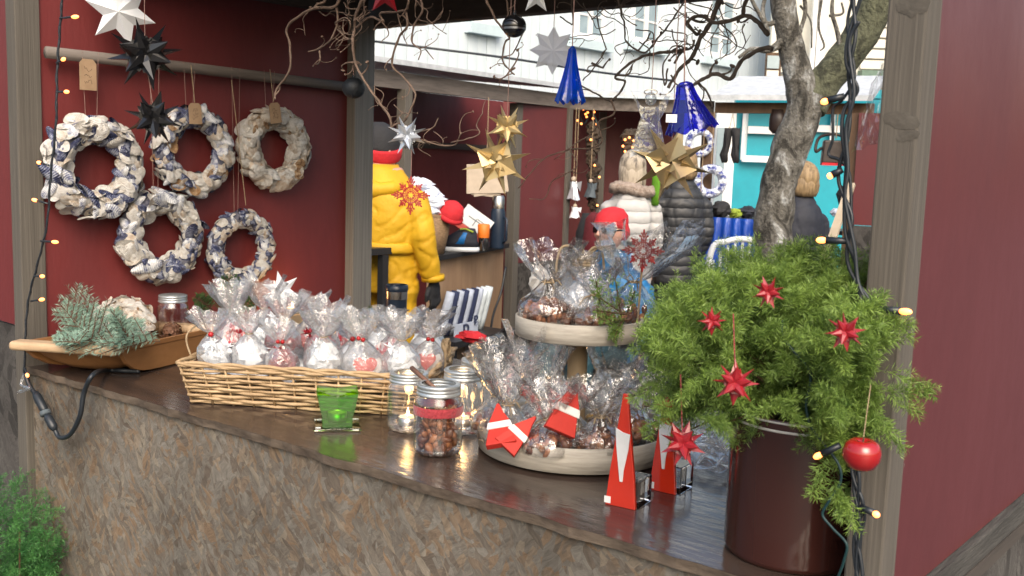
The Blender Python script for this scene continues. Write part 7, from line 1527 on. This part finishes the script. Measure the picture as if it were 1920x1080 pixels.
ps = thing('wooden_stick', 'bare pine lath leaning beside the string lights', 'stick', at(1560, 440, 5.6)); b = MB(); A_ = at(1596, 345, 5.7); B_ = at(1535, 520, 5.4); dv = (B_ - A_).normalized(); B_ = A_ + dv * ((A_.z) / -dv.z); b.bar(A_, B_, .045, .02); b.build('lath', M['pine_stick'], ps)
# fairy lights and small garlands in the dark far stall
fl = thing('fairy_lights', 'cluster of tiny warm fairy lights in the dark far stall', 'fairy lights', at(1105, 215, 8.1)); rg = random.Random(8)
b = MB(); P = [at(1082, 205, 8.1), at(1095, 232, 8.1), at(1108, 214, 8.1), at(1120, 234, 8.1), at(1112, 208, 8.1)]; b.tube(smooth_path(P, 6), .004, 4); b.build('wire', M['cable_green'], fl)
bm_ = MB(); bm_.ell((0, 0, 0), .009, None, 8, 6); bme = bm_.mesh('bulb', M['bulb'], True)
for px, py in ((1083, 226), (1090, 232), (1098, 214), (1102, 211), (1100, 219), (1114, 210), (1112, 222), (1116, 233), (1094, 205)): link_mesh('bulb', bme, fl, at(px, py, 8.08) - fl.location)
gd = thing('lit_garland', 'dark bushy garland with tiny lights left of the glass angel', 'garland', at(1185, 268, 7.6)); 
for k in range(9): crumple(gd, at(1178 + (k % 3) * 10, 256 + (k // 3) * 11, 7.6) - gd.location, (.05, .05, .05), 'dark_moss', 140 + k, 'garland_tuft')
for px, py in ((1172, 262), (1180, 258), (1188, 264), (1168, 274), (1172, 284), (1186, 276)): link_mesh('bulb', bme, gd, at(px, py, 7.53) - gd.location)
gd2 = thing('hanging_garland', 'dark moss garland hanging down the thin post of the far stall', 'garland', at(1115, 300, 8.0))
for k in range(12): crumple(gd2, at(1112 + rg.uniform(-5, 5), 240 + k * 13, 8.0) - gd2.location, (.04, .04, .05), 'dark_moss', 160 + k, 'garland_tuft')
for px, py in ((1115, 310), (1124, 332), (1108, 262), (1120, 385)): link_mesh('bulb', bme, gd2, at(px, py, 7.9) - gd2.location)
for k, (px, py, m_, lab, sz) in enumerate(((1075, 352, 'silver', 'silvery paper angel hanging at the far stall post', (.06, .04, .09)), (1078, 395, 'white_paper', 'white paper figure below the silvery angel', (.045, .04, .05)), (1107, 352, 'grey_cloth', 'grey felt figure hanging in the far stall', (.045, .04, .07)))):
    c = at(px, py, 7.93); o = thing('hanging_figure', lab, 'figure', c); b = MB(); b.loft([(0, 0, -sz[2], sz[0], sz[1]), (0, 0, -sz[2] * .2, sz[0] * .6, sz[1] * .6), (0, 0, sz[2] * .5, sz[0] * .35, sz[1] * .35)], 12); b.jitter(.008, k); b.build('figure_gown', M[m_], o, world=False); b = MB(); b.ell((0, 0, sz[2] * .75), sz[0] * .36, None, 10, 8); b.build('figure_head', M['kraft_pale'], o, True, world=False)
    for s_ in (-1, 1): b = MB(); b.add([(s_ * sz[0] * .2, .01, sz[2] * .4), (s_ * sz[0] * 1.1, .02, sz[2] * .6), (s_ * sz[0] * .9, .02, -sz[2] * .3), (s_ * sz[0] * .2, .03, 0)], [(0, 1, 2, 3)]); b.build('figure_wing', M[m_], o, world=False)
    b = MB(); b.tube([(0, 0, sz[2]), (0, 0, 2.0 - c.z)], .003, 4); b.build('string', M['twine'], o, world=False)
dr = at(1118, 425, 6.5); dro = thing('dark_jacket', 'dark red and black jacket hanging left of the seated person', 'jacket', dr); b = MB(); b.loft([(0, 0, -.35, .10, .06), (0, 0, -.1, .10, .06), (0, 0, .05, .08, .05), (0, 0, .09, .04, .03)], 16); b.build('jacket_body', mat('dark_red_cloth', (.12, .01, .016), rough=.85, bump=.3), dro, True, world=False); b = MB(); b.loft([(-.09, .02, -.3, .07, .05), (-.09, .02, -.05, .08, .05), (-.07, .02, .08, .05, .04)], 14); b.build('black_sleeve', M['black_cloth'], dro, True, world=False)
b = MB(); b.tube([(0, .05, .06), (0, .06, -1.5 + .1)], .02, 8); b.build('stand_pole', M['dark_table'], dro, world=False)
# bundled things on the right far table
for k, (px, py, m_, lab, sz) in enumerate(((1566, 398, 'towel_light', 'small pale box on the right far table', (.035, .03, .03)), (1590, 370, 'black_cloth', 'black bag on the right far table', (.08, .06, .10)))):
    c = at(px, py, 7.4); o = thing('cloth_bundle', lab, 'bundle', c); crumple(o, (0, 0, 0), sz, m_, 190 + k, 'bundle_cloth', amp=.15)
bpy.data.scenes.remove(SHOP)
# things that repeat share a group
GROUPS = {'gift_packet': 'gift packets in the wicker basket', 'almond_bag': 'clear bags of almonds on the tiered tray', 'paper_star': 'folded paper stars hung as decoration', 'lace_star': 'red lacy stars', 'glass_jar': 'screw ring glass jars on the counter', 'pine_cone': 'pine cones in the wooden trough',
          'tealight': 'tealights on the counter', 'felt_gnome': 'red felt gnomes on the lower tray', 'glass_santa': 'glass santas before the tray', 'glass_bell': 'blue glass bells', 'yarn_wreath': 'yarn wreaths at the far stall', 'person': 'people at the market', 'market_stall': 'red market stalls', 'hazel_branch': 'hanging corkscrew hazel branches',
          'fir_twig': 'fir twigs on the counter', 'juniper_bush': 'juniper bushes at the stall', 'hanging_figure': 'small figures hanging in the far stall', 'cloth_bundle': 'bundles on the far tables', 'string_lights': 'string lights along the posts', 'bell_ball': 'round hanging baubles'}
for o in list(sc.objects):
    k = o.name.split('.')[0]
    if o.parent is None and 'category' in o and k in GROUPS and 'group' not in o: o['group'] = GROUPS[k]
